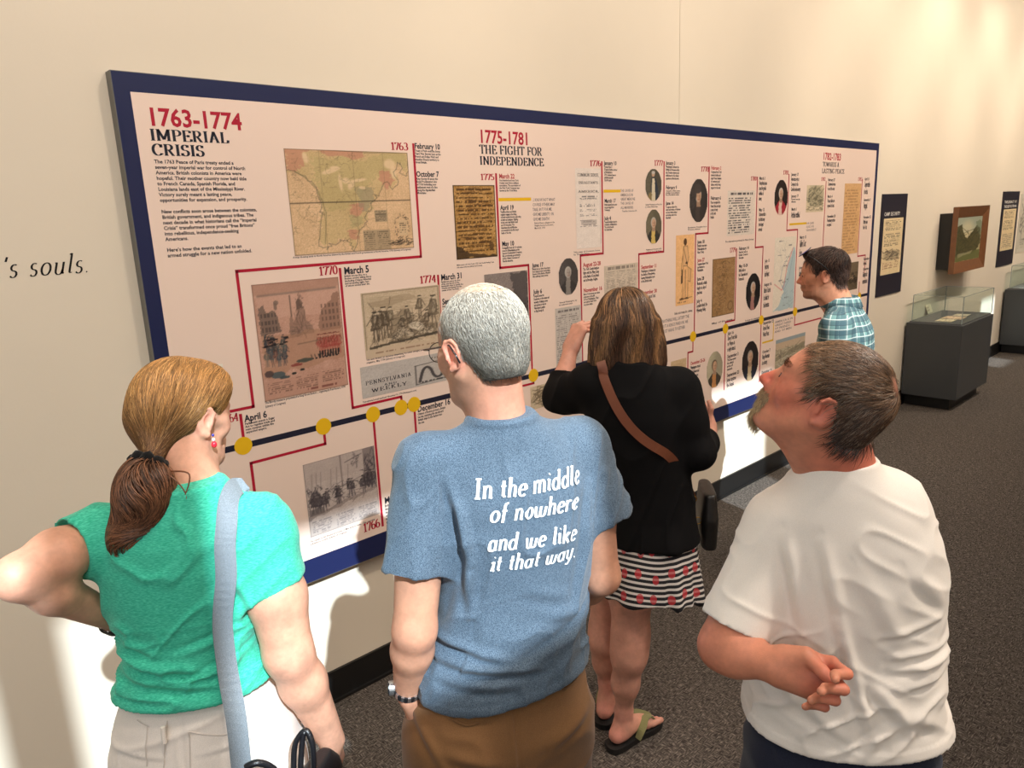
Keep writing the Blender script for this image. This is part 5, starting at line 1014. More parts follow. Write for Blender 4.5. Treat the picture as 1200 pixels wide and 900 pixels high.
# ------------------------------------------------ man in the blue T-shirt
def man_blue():
    F = Frame((1.04,1.20,0), (.38,.925,0)); H = head_frame(F(-.014,.02,1.632), 84, -10); s = 1.13
    fd = Field(F.o+[-.5,-.45,.62], F.o+[.5,.5,1.80], .0032); org = tuple(F.o)
    add_head(fd, H, s, jaw=1.05); add_neck(fd, H, s, F(.012,-.005,1.43), .060, .064)
    shL, elL, wrL = F(-.165,0,1.385), F(*F.at(486,738,-.05)), F(*F.at(478,808,.03)); shR, elR, wrR = F(.215,0,1.37), F(*F.at(705,675,-.03)), F(.245,.20,.845)
    add_arm(fd, shL, elL, wrL, (.055,.05,.047,.046,.033)); add_arm(fd, shR, elR, wrR, (.055,.05,.044,.046,.032))
    fd.loft(F, [(.9,0,0,.13,.08,.08),(1.25,.02,0,.12,.08,.07),(1.38,.02,0,.06,.05,.05)], .04); fd.cone(shL, shR, .03, .03, .03)
    add_hand(fd, wrL, F.v(.08,.25,-1), F.v(1,0,0), -1 if False else 1, [(15,20,10)]*4); add_hand(fd, wrR, F.v(-.6,.4,-.7), F.v(-.3,-1,0), -1, [(20,25,15)]*4)
    V, Q = fd.mesh(); V = relax(V, Q, 1, .4)
    ear = H(-.078*s,-.012*s,-.012*s); spots = [(ear, .05, (226,140,120), .75), (H(-.05*s,.05*s,-.03*s), .05, (214,146,124), .4), (elL, .06, (206,140,118), .5), (F(.01,-.06,1.5), .1, (224,150,128), .45), (H(0,-.02*s,.12*s), .09, (236,196,168), .6)]
    root = person('man in a heathered blue T-shirt with white slogan and brown trousers', V, Q, org, skin_colors(V, (194,142,116), spots))
    # shirt
    g = Field(F.o+[-.42,-.36,.74], F.o+[.42,.36,1.58], .0048)
    g.loft(F, [(.77,-.005,0,.222,.15,.16),(.86,-.005,0,.214,.145,.155),(.95,.012,0,.192,.13,.145),(1.08,.035,0,.192,.128,.13),(1.2,.035,-.005,.2,.13,.125),(1.3,.03,-.005,.195,.125,.12),(1.36,.03,-.005,.165,.108,.1),(1.41,.025,-.005,.115,.09,.085),(1.45,.018,-.01,.08,.08,.075),(1.477,.015,-.012,.07,.074,.066)], .02, n=2.3)
    yoke(g, F(.02,-.015,1.41), shL, shR, .055, .062)
    slL = F(*F.at(486,668,-.03)); slR = F(*F.at(708,606,-.02))
    sleeves(g, [(shL, slL, .062, .078, unit(slL-shL)), (shR, slR, .062, .072, unit(slR-shR))])
    # hem dips in the middle, higher at the right
    sl, gr = g.sub(F(0,0,.72)-[.36,.36,0], F(0,0,.92)+[.36,.36,0], 0); LX = (gr[0]-F.o[0])*F.r[0]+(gr[1]-F.o[1])*F.r[1]
    hz = .822+.10*np.clip(LX, -.1, .3)+.0*LX; g.comb(sl, (-(hz-gr[2])+0*LX).astype(np.float32), 0, -1)
    cf = Frame(F(.015,-.015,1.515), F.f, (0,.0,1)); g.ell(Frame(F(.012,.005,1.512), F.f), (0,0,0), (.07,.078,.045), .004, -1)
    LN = [(-.135,1.37,-.10,1.18,.013,.011),(-.115,1.30,-.105,1.05,.012,.011),(-.09,1.2,-.16,.98,.008,.012),(-.2,1.0,-.02,.93,.009,.012),(-.2,.94,.05,.90,.010,.011),(-.2,.9,-.02,.875,.006,.012),(.2,.98,-.02,.9,.007,.014),(.21,1.0,.1,.93,.006,.012),(.2,1.3,.17,1.15,.008,.012),(.19,1.2,.15,1.02,.006,.015),(-.1,1.08,-.18,.95,.006,.014),(.06,1.02,.18,1.0,.005,.016),(.0,1.1,.13,1.05,.003,.016)]
    def dp(L, nl):
        d = fold_lines(L, LN); low = np.clip((1.1-L[:, 2])/.2, 0, 1); d += .010*low*(creases(L, .05, 3.0, .12, 1)-.3)+.006*(creases(L, .06, 2.8, 1.35, 2)-.3)
        arm = np.clip((np.abs(L[:, 0]-.03)-.18)/.05, 0, 1); d += .006*arm*(creases(L, .04, 2.5, 1.1, 5)-.3); top = np.clip((L[:, 2]-1.40)/.06, 0, 1); d *= 1-top*.8
        d += .0022*(np.abs(L[:, 2]-1.47) < .007)*(np.abs(L[:, 0]-.015) < .12)
        return hem_fade(d, L, .822+.10*np.clip(L[:, 0], -.1, .3))
    o, SV, SQ = garment('t_shirt', g, cloth('heather_blue', (64,82,100), (104,122,140), (520,520,700), .25), root, F, dp)
    # hems and the collar rib
    def seam_ring(name, c, n, r1, r2, ax1, m, t=.0025):
        ax1 = unit(ax1-n*np.dot(ax1, n)); ax2 = np.cross(n, ax1); P_ = [c+ax1*r1*math.cos(a)+ax2*r2*math.sin(a) for a in np.linspace(0, 2*math.pi, 40, endpoint=False)]; v, f = tube_vf(P_, t, 6, True); mesh_obj(name, v, f, m, root, smooth=True)
    # slogan on the back, laid on the cloth
    bvh = BVHTree.FromPolygons([Vector(v) for v in SV], [tuple(int(i) for i in q) for q in SQ])
    for txt, x0, x1, z0, hh in (('In the middle', (560,590), (686,571), 0, 21.5), ('of nowhere', (575,614), (680,598), 0, 20.5), ('and we like', (572,647), (676,634), 0, 20), ('it that way.', (575,672), (676,655), 0, 20)):
        a = F.at(*x0, -.13); b = F.at(*x1, -.13); hz = F.at(x0[0], x0[1]-hh, -.13)[2]-a[2]; vv, ff, w = serif_line(txt, .17, .085, slant=.24, track=.05); P_ = []
        for p in vv:
            x = a[0]+(b[0]-a[0])*p[0]/w; z = a[2]+(b[2]-a[2])*p[0]/w+hz*p[1]; o_ = F(x, -.5, z); hit = bvh.ray_cast(Vector(o_), Vector(F.f)); q = hit[0]+hit[1]*.0036 if hit[0] is not None else Vector(F(x,-.13,z)); P_.append(tuple(q))
        mesh_obj('slogan', P_, [tuple(f) for f in ff], m_white2, root)
    # trousers
    t = Field(F.o+[-.4,-.36,-.01], F.o+[.4,.36,.97], .0065)
    t.loft(F, [(.5,-.03,0,.225,.13,.13),(.62,-.03,0,.232,.15,.14),(.72,-.025,0,.226,.152,.14),(.80,-.01,0,.203,.135,.135),(.86,0,0,.185,.12,.125),(.93,0,0,.15,.10,.10)], .03, n=2.6)
    legs_and_shoes(root, F, t, [(-.135,0,.68),(.09,0,.68)], [(-.14,.02,.42),(.1,.0,.42)], [(-.14,.0,.09),(.11,-.02,.09)], (.118,.092,.07)); t.half(F(0,0,.02), (0,0,-1), F.o-.5, F.o+[.5,.5,.1])
    def dt(L, nl): d = fold_lines(L, [(-.03,.86,-.03,.62,-.004,.006),(-.2,.74,-.05,.68,.006,.014),(.05,.7,.17,.74,.006,.014),(-.24,.8,-.2,.7,.008,.012)]); return d+.006*(creases(L, .09, 2.5, .35, 9)-.3)
    to, TV, TQ = garment('trousers', t, cloth('brown_cotton', (120,86,54), heather=.1, fscale=(500,500,500)), root, F, dt)
    m_tr = cloth('brown_cotton_flap', (112,80,50), heather=.1)
    tb = BVHTree.FromPolygons([Vector(v) for v in TV], [tuple(int(i) for i in q) for q in TQ])
    P_ = [tuple(tb.find_nearest(Vector(p))[0]) for p in smooth_path([F(*F.at(*q, -.13)) for q in ((499,824),(509,837),(522,847),(545,852),(562,848))])]; v, f = tube_vf(P_, .003, 6); mesh_obj('pocket_flap', v, f, m_tr, root, smooth=True)
    P_ = [tuple(tb.find_nearest(Vector(p))[0]) for p in smooth_path([F(*F.at(*q, -.12)) for q in ((652,800),(660,808),(672,804),(686,797))])]; v, f = tube_vf(P_, .003, 6); mesh_obj('pocket_flap', v, f, m_tr, root, smooth=True)
    for x in (-.14,.1): shoe(root, F, x, -.02, 5, m_shoe)
    # hair
    hb = Field(H.o-.16, H.o+.16, .0035); hb.ell(H, (0,-.02*s,.028*s), (.0775*s,.0985*s,.0875*s), .01); hb.cone(H(0,-.06*s,-.04*s), H(0,-.05*s,-.072*s), .05*s, .040*s, .03)
    hb.half(H(0,.068*s,.07*s), H.v(0,.9,-.4)/np.linalg.norm(H.v(0,.9,-.4)), H.o-.16, H.o+.16); hb.half(H(0,.02*s,-.02*s), unit(H.v(0,.8,-.6)), H.o-.16, H.o+.16); hb.half(H(0,-.05*s,-.066*s), -H.u, H.o-.16, H.o+.16)
    for q in (-1,1): hb.ell(H, (q*.08*s,-.004*s,-.012*s), (.03*s,.024*s,.034*s), .004, -1)
    hv, hq = hb.mesh(); L = H.loc(hv)/s; bald = np.clip(1-np.linalg.norm((L-[0,-.012,.112])/[.052,.092,.058], axis=1)*.95, 0, 1)
    keep = (bald < .24)[hq].all(1); cc = np.array((150,142,130))[None]*(1-bald[:, None])+np.array((226,186,158))[None]*bald[:, None]; uv = s2l(cc/255)
    used = np.unique(hq[keep]); mp = -np.ones(len(hv), int); mp[used] = np.arange(len(used)); V2 = hv[used]; Q2 = mp[hq[keep]]
    hair = mesh_obj('hair', V2, Q2.astype(np.int32), m_hairbase, root, smooth=True, uvcol=uv[used]); hair['label'] = 'short cropped grey hair thinning at the crown'
    def col(p, rs):
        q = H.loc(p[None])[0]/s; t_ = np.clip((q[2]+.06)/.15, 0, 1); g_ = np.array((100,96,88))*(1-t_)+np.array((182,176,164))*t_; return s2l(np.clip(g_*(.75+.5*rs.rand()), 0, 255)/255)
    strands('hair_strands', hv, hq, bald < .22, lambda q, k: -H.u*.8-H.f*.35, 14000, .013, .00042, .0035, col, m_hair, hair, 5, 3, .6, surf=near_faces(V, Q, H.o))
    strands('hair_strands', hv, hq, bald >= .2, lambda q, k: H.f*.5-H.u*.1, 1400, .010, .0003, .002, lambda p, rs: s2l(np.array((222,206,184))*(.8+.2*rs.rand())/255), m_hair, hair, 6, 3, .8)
    # eyeglasses
    mg = plain('dark_glasses_frame', (34,30,32), .25, spec=.6); gl = empty('eyeglasses', org); gl.parent = root; gl.location = (0,0,0)
    for q in (-1,1):
        c = np.array([q*.033,.112,-.006]); ring = [H(*(c+np.array([.024*math.cos(a), -.004*abs(math.cos(a)), .020*math.sin(a)]))*s) if False else H((c[0]+.024*math.cos(a))*s, (c[1]-.10*max(0,(q*(c[0]+.024*math.cos(a))-.04)))*s, (c[2]+.0205*math.sin(a))*s) for a in np.linspace(0, 2*math.pi, 28, endpoint=False)]
        v, f = tube_vf(ring, .0011, 6, True); mesh_obj('rim', v, f, mg, gl, smooth=True); mesh_obj('lens', ring, [tuple(range(28))], glass('lens_glass'), gl)
        v, f = tube_vf([H(q*.057*s,.109*s,.002*s), H(q*.074*s,.098*s,.004*s), H(q*.081*s,.02*s,.006*s), H(q*.083*s,-.016*s,.008*s), H(q*.084*s,-.034*s,-.01*s), H(q*.08*s,-.040*s,-.028*s)], .0022, 6); mesh_obj('temple', v, f, mg, gl, smooth=True)
    v, f = tube_vf([H(-.01*s,.112*s,0), H(0,.115*s,.003*s), H(.01*s,.112*s,0)], .001, 6); mesh_obj('bridge', v, f, mg, gl)
    # wristwatch
    d = unit(wrL-elL); c = wrL-d*.012; a1 = unit(np.cross(d, [0,0,1])); a2 = np.cross(d, a1); wt = empty('wristwatch', org); wt.parent = root; wt.location = (0,0,0); ms = plain('steel', (190,192,196), .25, metal=.9); md = plain('dark_bezel', (30,32,36), .3)
    for k in range(30):
        a = 2*math.pi*k/30; p = c+(a1*math.cos(a)+a2*math.sin(a))*.037; t_ = (-a1*math.sin(a)+a2*math.cos(a)); n_ = (a1*math.cos(a)+a2*math.sin(a)); V_ = [p+t_*x*.0036+d*y*.008+n_*z*.0018 for z in (-1,1) for x, y in ((-1,-1),(1,-1),(1,1),(-1,1))]
        mesh_obj('band_link', V_, BOXF, ms if k % 2 else md, wt)
    n_ = unit(F.v(-1,.1,.1)); n_ = unit(n_-d*np.dot(n_, d)); v, f = tube_vf([c+n_*.033, c+n_*.046], .017, 20); mesh_obj('watch_case', v, f, ms, wt, smooth=False); v, f = tube_vf([c+n_*.046, c+n_*.048], .013, 20); mesh_obj('watch_dial', v, f, md, wt)
    return root
m_white2 = plain('white_print', (236,238,240), .7, spec=.2)
man_blue()
# ------------------------------------------------ woman in the green T-shirt
def woman_green():
    F = Frame((.44,1.57,0), (.6,.8,0)); org = tuple(F.o); s = 1.0
    hc = PD(217,484,1.60); H = head_frame(hc, 22, -12)
    fd = Field(F.o+[-.55,-.5,.60], F.o+[.5,.5,1.72], .0034)
    add_head(fd, H, s, nose=.85, jaw=.92, brow=.6); nb = F(.055,-.01,1.33); add_neck(fd, H, s, nb, .052, .06)
    shL, elL, wrL = F(-.15,0,1.285), F(*F.at(22,676,-.15)), F(*F.at(140,727,.02)); shR, elR, wrR = F(.185,0,1.275), F(*F.at(338,765,-.03)), F(*F.at(389,868,.05))
    add_arm(fd, shL, elL, wrL, (.056,.05,.042,.041,.026)); add_arm(fd, shR, elR, wrR, (.062,.058,.052,.050,.031))
    fd.loft(F, [(.95,0,0,.10,.07,.07),(1.18,.01,0,.10,.07,.07),(1.29,.04,0,.06,.05,.05)], .04); fd.cone(shL, shR, .028, .028, .03)
    add_hand(fd, wrL, F.v(.55,.75,-.25), F.v(.8,-.5,-.2), 1, [(15,20,12)]*4, .95); add_hand(fd, wrR, F.v(.0,.15,-1), F.v(-1,.2,0), -1, [(35,45,25)]*4, .95, thumb=((.9,.1,.3),(.9,0,.3)))
    V, Q = fd.mesh(); V = relax(V, Q, 1, .4)
    root = person('woman in a green T-shirt and white trousers with a low ponytail', V, Q, org, skin_colors(V, (214,160,134), [(elL,.06,(224,150,128),.5),(elR,.07,(226,160,140),.5),(H(.078,-.01,-.01),.04,(230,150,130),.6),(H(.04,.06,-.03),.04,(232,160,140),.4)]))
    g = Field(F.o+[-.42,-.4,.82], F.o+[.42,.4,1.47], .0048)
    g.loft(F, [(.86,0,0,.185,.135,.14),(.93,0,0,.174,.13,.13),(1.0,.004,0,.145,.115,.12),(1.07,.002,0,.142,.11,.12),(1.15,.0,0,.160,.113,.125),(1.22,.01,0,.172,.115,.125),(1.28,.02,0,.165,.11,.11),(1.33,.035,-.005,.135,.092,.085),(1.365,.05,-.01,.09,.075,.07),(1.395,.055,-.012,.066,.065,.06)], .02, n=2.2)
    yoke(g, F(.055,-.01,1.335), shL, shR, .045, .055)
    slL = F(*F.at(84,642,-.05)); slR = F(*F.at(314,690,-.01)); sleeves(g, [(shL, slL, .062, .070, unit(slL-shL)), (shR, slR, .064, .074, unit(F.v(.35,-.05,-1)))])
    sl, gr = g.sub(F(0,0,.75)-[.4,.4,0], F(0,0,1.0)+[.4,.4,0], 0); LX = (gr[0]-F.o[0])*F.r[0]+(gr[1]-F.o[1])*F.r[1]; g.comb(sl, (gr[2]*0+LX*0-(.93-gr[2])).astype(np.float32)*1, 0, -1)
    g.ell(Frame(H(-.0,-.03,-.105), F.f, (0,0,1)), (0,0,0), (.066,.07,.035), .004, -1)
    LN = [(-.15,1.05,.1,1.0,.007,.009),(-.15,1.01,.12,.965,.007,.009),(-.16,.97,.02,.95,.006,.008),(.15,1.02,.0,.985,.006,.008),(-.15,1.1,-.02,1.05,.006,.010),(.14,1.08,.0,1.045,.005,.009),(.12,1.25,.16,1.12,.007,.010),(-.13,1.2,-.15,1.1,.006,.012),(-.1,.94,.12,.935,.005,.007)]
    def dp(L, nl):
        low = np.clip((1.12-L[:, 2])/.08, 0, 1); d = fold_lines(L, LN)+.010*low*(creases(L, .028, 5.0, .05, 21)-.3)+.006*(creases(L, .05, 2.5, .8, 22)-.3); return hem_fade(d*(1-np.clip((L[:, 2]-1.34)/.04, 0, 1)*.8), L, .93)
    o, SV, SQ = garment('t_shirt', g, cloth('sea_green_jersey', (52,188,154), (86,214,184), (130,130,900), .1), root, F, dp)
    # trousers
    t = Field(F.o+[-.38,-.36,.0], F.o+[.38,.36,1.0], .0065)
    t.loft(F, [(.55,-.005,0,.19,.13,.13),(.68,.0,0,.205,.15,.14),(.78,.0,0,.202,.148,.14),(.87,0,0,.170,.128,.125),(.95,0,0,.135,.105,.105)], .03, n=2.4)
    legs_and_shoes(root, F, t, [(-.1,0,.66),(.1,0,.66)], [(-.1,.02,.4),(.1,.0,.4)], [(-.1,.0,.08),(.1,-.02,.08)], (.108,.08,.06)); t.half(F(0,0,.02), (0,0,-1), F.o-.5, F.o+[.5,.5,.1])
    def dt(L, nl): return fold_lines(L, [(-.0,.9,-.0,.6,-.004,.005),(-.16,.84,-.03,.83,.003,.005),(.03,.83,.17,.84,.003,.005),(-.15,.83,-.13,.68,.003,.005),(.05,.8,.05,.68,.003,.005)])+.004*(creases(L, .07, 3, .3, 25)-.3)
    m_w = cloth('white_denim', (236,228,220), heather=.05, fscale=(600,600,600)); garment('trousers', t, m_w, root, F, dt)
    lp = [F(-.03,-.134,.905), F(-.03,-.138,.87)]; v, f = tube_vf(lp, .005, 6); mesh_obj('belt_loop', v, f, m_w, root)
    mst = plain('seam_stitch', (206,196,188), .8)
    for path in ([(218,862),(262,866),(305,858)], [(140,852),(166,858)], [(190,850),(192,900)], [(162,856),(170,900)], [(220,864),(224,900)], [(303,860),(302,900)]):
        P_ = [F(*F.at(*q, -.139)) for q in path]; bv = BVHTree.FromPolygons([Vector(x) for x in SV[:1]]+[Vector((0,0,0)), Vector((0,1,0))], [(0,1,2)]); 
        T_ = bpy.data.objects['trousers.001'] if 'trousers.001' in bpy.data.objects else None
        if T_ is not None:
            me = T_.data; k = 'bv'; globals().setdefault('_tb', BVHTree.FromPolygons([v_.co+Vector(org) for v_ in me.vertices], [tuple(p_.vertices) for p_ in me.polygons]))
            P_ = [tuple(globals()['_tb'].find_nearest(Vector(p_))[0]) for p_ in smooth_path(P_, 6)]
        v, f = tube_vf(P_, .0016, 5); mesh_obj('seam', v, f, mst, root)
    for x in (-.1,.1): shoe(root, F, x, -.02, 5, plain('tan_shoe', (170,140,110), .5))
    # hair: smooth cap drawn to the tie, then the tail
    tie = PD(175,541,1.49); hb = Field(H.o-.2, H.o+.2, .0035); hb.ell(H, (0,-.02,.03), (.083,.104,.092), .01); hb.cone(H(-.01,-.05,-.03), tie+unit(H.o-tie)*.02, .07, .020, .04); hb.ell(H, (0,.045,.06), (.07,.05,.05), .03)
    hb.half(H(0,.074,.06), unit(H.v(0,1,-.25)), H.o-.2, H.o+.2); hb.half(H(0,.035,-.02), unit(H.v(0,.75,-.65)), H.o-.2, H.o+.2)
    for q in (-1, 1): hb.ell(H, (q*.085,.004,-.018), (.035,.03,.036), .006, -1)
    hv, hq = hb.mesh()
    def hcol(p):
        q = H.loc(np.atleast_2d(p)); t_ = np.clip((q[:, 2]+.03)/.11, 0, 1)[:, None]; return np.array((112,76,44))*(1-t_)+np.array((196,146,88))*t_  # golden top paints the sunlit crown into the hair colour
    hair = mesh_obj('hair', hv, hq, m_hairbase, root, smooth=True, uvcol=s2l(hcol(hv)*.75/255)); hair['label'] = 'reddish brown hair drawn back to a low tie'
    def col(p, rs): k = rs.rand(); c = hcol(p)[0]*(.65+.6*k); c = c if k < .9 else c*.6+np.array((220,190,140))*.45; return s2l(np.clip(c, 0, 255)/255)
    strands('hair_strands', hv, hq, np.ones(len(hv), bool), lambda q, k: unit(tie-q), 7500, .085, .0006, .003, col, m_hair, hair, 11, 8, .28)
    # tail
    end = PD(150,655,1.50); mid = PD(166,600,1.485); spine = smooth_path([PD(172,552,1.478), PD(170,570,1.468), mid, PD(146,632,1.48), end], 6); n = len(spine); rr = [.014+.036*math.sin(min(1, i/(n-1)*1.15+.06)*math.pi)**1.1*(1-.45*(i/(n-1))) for i in range(n)]
    tf = Field(np.min(spine, 0)-.08, np.max(spine, 0)+.08, .004); tf.chain(spine, rr, .01); tv, tq = tf.mesh(); tc = s2l(np.array((84,54,40))*np.ones((len(tv),1))*(.8+.3*vnoise(tv*60))[:, None]/255); tail = mesh_obj('ponytail', tv, tq, m_hairbase, root, smooth=True, uvcol=tc); tail['label'] = 'dark brown wavy ponytail'
    sp = np.array(spine); dn_ = unit(end-tie)
    def fl(q, k): i = np.argmin(np.linalg.norm(sp-q, axis=1)); j = min(i+1, n-1); d = sp[j]-sp[max(j-1, 0)]; sd_ = np.cross(unit(d), F.f); return unit(d)+sd_*1.0*math.sin(np.linalg.norm(q-tie)*70+q[0]*40)
    strands('ponytail_strands', tv, tq, np.ones(len(tv), bool), fl, 2600, .10, .0008, .012, lambda p, rs: s2l(np.array((124,84,60))*(.5+.8*rs.rand())/255), m_hair, tail, 12, 10, .4, .004)
    for pts in ([(182,548),(200,558),(214,572),(218,585),(202,590)], [(200,552),(222,556),(214,585),(196,592)], [(170,560),(190,600),(184,612),(196,622)], [(150,548),(143,556),(150,562)], [(186,570),(196,585),(186,600)]):
        P_ = smooth_path([PD(a, b, 1.462) for a, b in pts], 6); v, f = tube_vf(P_, list(np.linspace(.0022, .0007, len(P_))), 5); mesh_obj('loose_lock', v, f, plain('brown_lock', (126,78,50), .4), root, smooth=True)
    # hair tie, earring, bracelet
    mt = cloth('black_velvet', (18,18,20), heather=.2); ax = unit(end-H.o); a1 = unit(np.cross(ax, F.f)); a2 = np.cross(ax, a1); P_ = []; R_ = []
    for k in range(48): a = 2*math.pi*k/48; P_.append(tie+(a1*math.cos(a)*.029+a2*math.sin(a)*.027)+ax*.006*math.sin(7*a)); R_.append(.0105+.003*math.sin(9*a))
    v, f = tube_vf(P_, R_, 8, True); mesh_obj('hair_tie', v, f, mt, root, smooth=True)
    er = empty('earring', org); er.parent = root; er.location = (0,0,0); e0 = H(.083,.002,-.042)
    for z, r, c in ((0,.003,(60,60,150)), (-.010,.0035,(225,225,235)), (-.021,.006,(214,40,60))):
        fr_ = Field(e0-.05, e0+.03, .0012); fr_.ell(Frame(e0+[0,0,z], F.f), (0,0,0), (r,r,r*1.2), 0); v, q = fr_.mesh(); mesh_obj('bead', v, q, plain('bead_colour', c, .25), er, smooth=True)
    d = unit(wrL-elL); c = wrL-d*.012; a1 = unit(np.cross(d, [0,0,1])); a2 = np.cross(d, a1); P_ = [c+(a1*math.cos(a)+a2*math.sin(a))*.0315 for a in np.linspace(0, 2*math.pi, 30, endpoint=False)]
    V_ = []; F_ = []
    for i, p in enumerate(P_):
        nn = unit(p-c); V_ += [tuple(p-d*.010), tuple(p+nn*.004-d*.010), tuple(p+nn*.004+d*.010), tuple(p+d*.010)]; j = (i+1) % 30; F_ += [(i*4+k, i*4+(k+1) % 4, j*4+(k+1) % 4, j*4+k) for k in range(4)]
    mesh_obj('wristband', V_, F_, plain('black_band', (16,16,18), .4), root, smooth=False)
    # shoulder bag: strap over the right shoulder, black bag at the hip
    bag = empty('shoulder_bag', tuple(F(.2,-.1,.7))); tag(bag, 'black bag on a pale grey woven strap worn by the woman in green', 'bag')
    bvh = BVHTree.FromPolygons([Vector(x) for x in SV], [tuple(int(i) for i in q) for q in SQ])
    px = [(292,566),(280,568),(272,575),(268,600),(266,640),(266,690),(269,740),(273,790),(278,840),(284,905),(290,950)]; ys = [.03,-.0,-.04,-.09,-.12,-.125,-.13,-.135,-.15,-.165,-.17]; mid_ = smooth_path([F(*F.at(a, b, y)) for (a, b), y in zip(px, ys)], 5); V_ = []
    V_, F_ = ribbon(mid_, bvh, .0205, .004, -F.f, fade=lambda i: i < len(mid_)*.75)
    mesh_obj('strap', V_, F_, cloth('grey_webbing', (118,128,138), (150,160,168), (700,700,1400), .15), bag)
    bb_ = Field(F(.2,-.05,.6)-.25, F(.2,-.05,.6)+.3, .005); BF = Frame(F(.235,-.14,.61), F.f*.35-F.r*.9); bb_.loft(BF, [(-.13,0,0,.15,.04,.04),(.0,0,0,.15,.045,.045),(.10,0,0,.13,.035,.035),(.13,0,0,.11,.02,.02)], .01, n=4); v, q = bb_.mesh(); mb = plain('black_leather', (22,22,26), .35, bump=.3, bscale=300); mesh_obj('bag_body', relax(v, q), q, mb, bag, smooth=True)
    for k in (-1,1): v, f = tube_vf(smooth_path([PD(348+k*4,905,1.50), PD(350+k*4,872,1.50), PD(358,856,1.50), PD(366,872,1.50), PD(368,905,1.51)], 5), .006, 6); mesh_obj('handle', v, f, mb, bag, smooth=True)
    v, f = tube_vf(smooth_path([PD(288,899,1.42), PD(300,894,1.42), PD(312,896,1.43), PD(322,902,1.44)], 5), .007, 6); mesh_obj('handle', v, f, mb, bag, smooth=True)
woman_green()
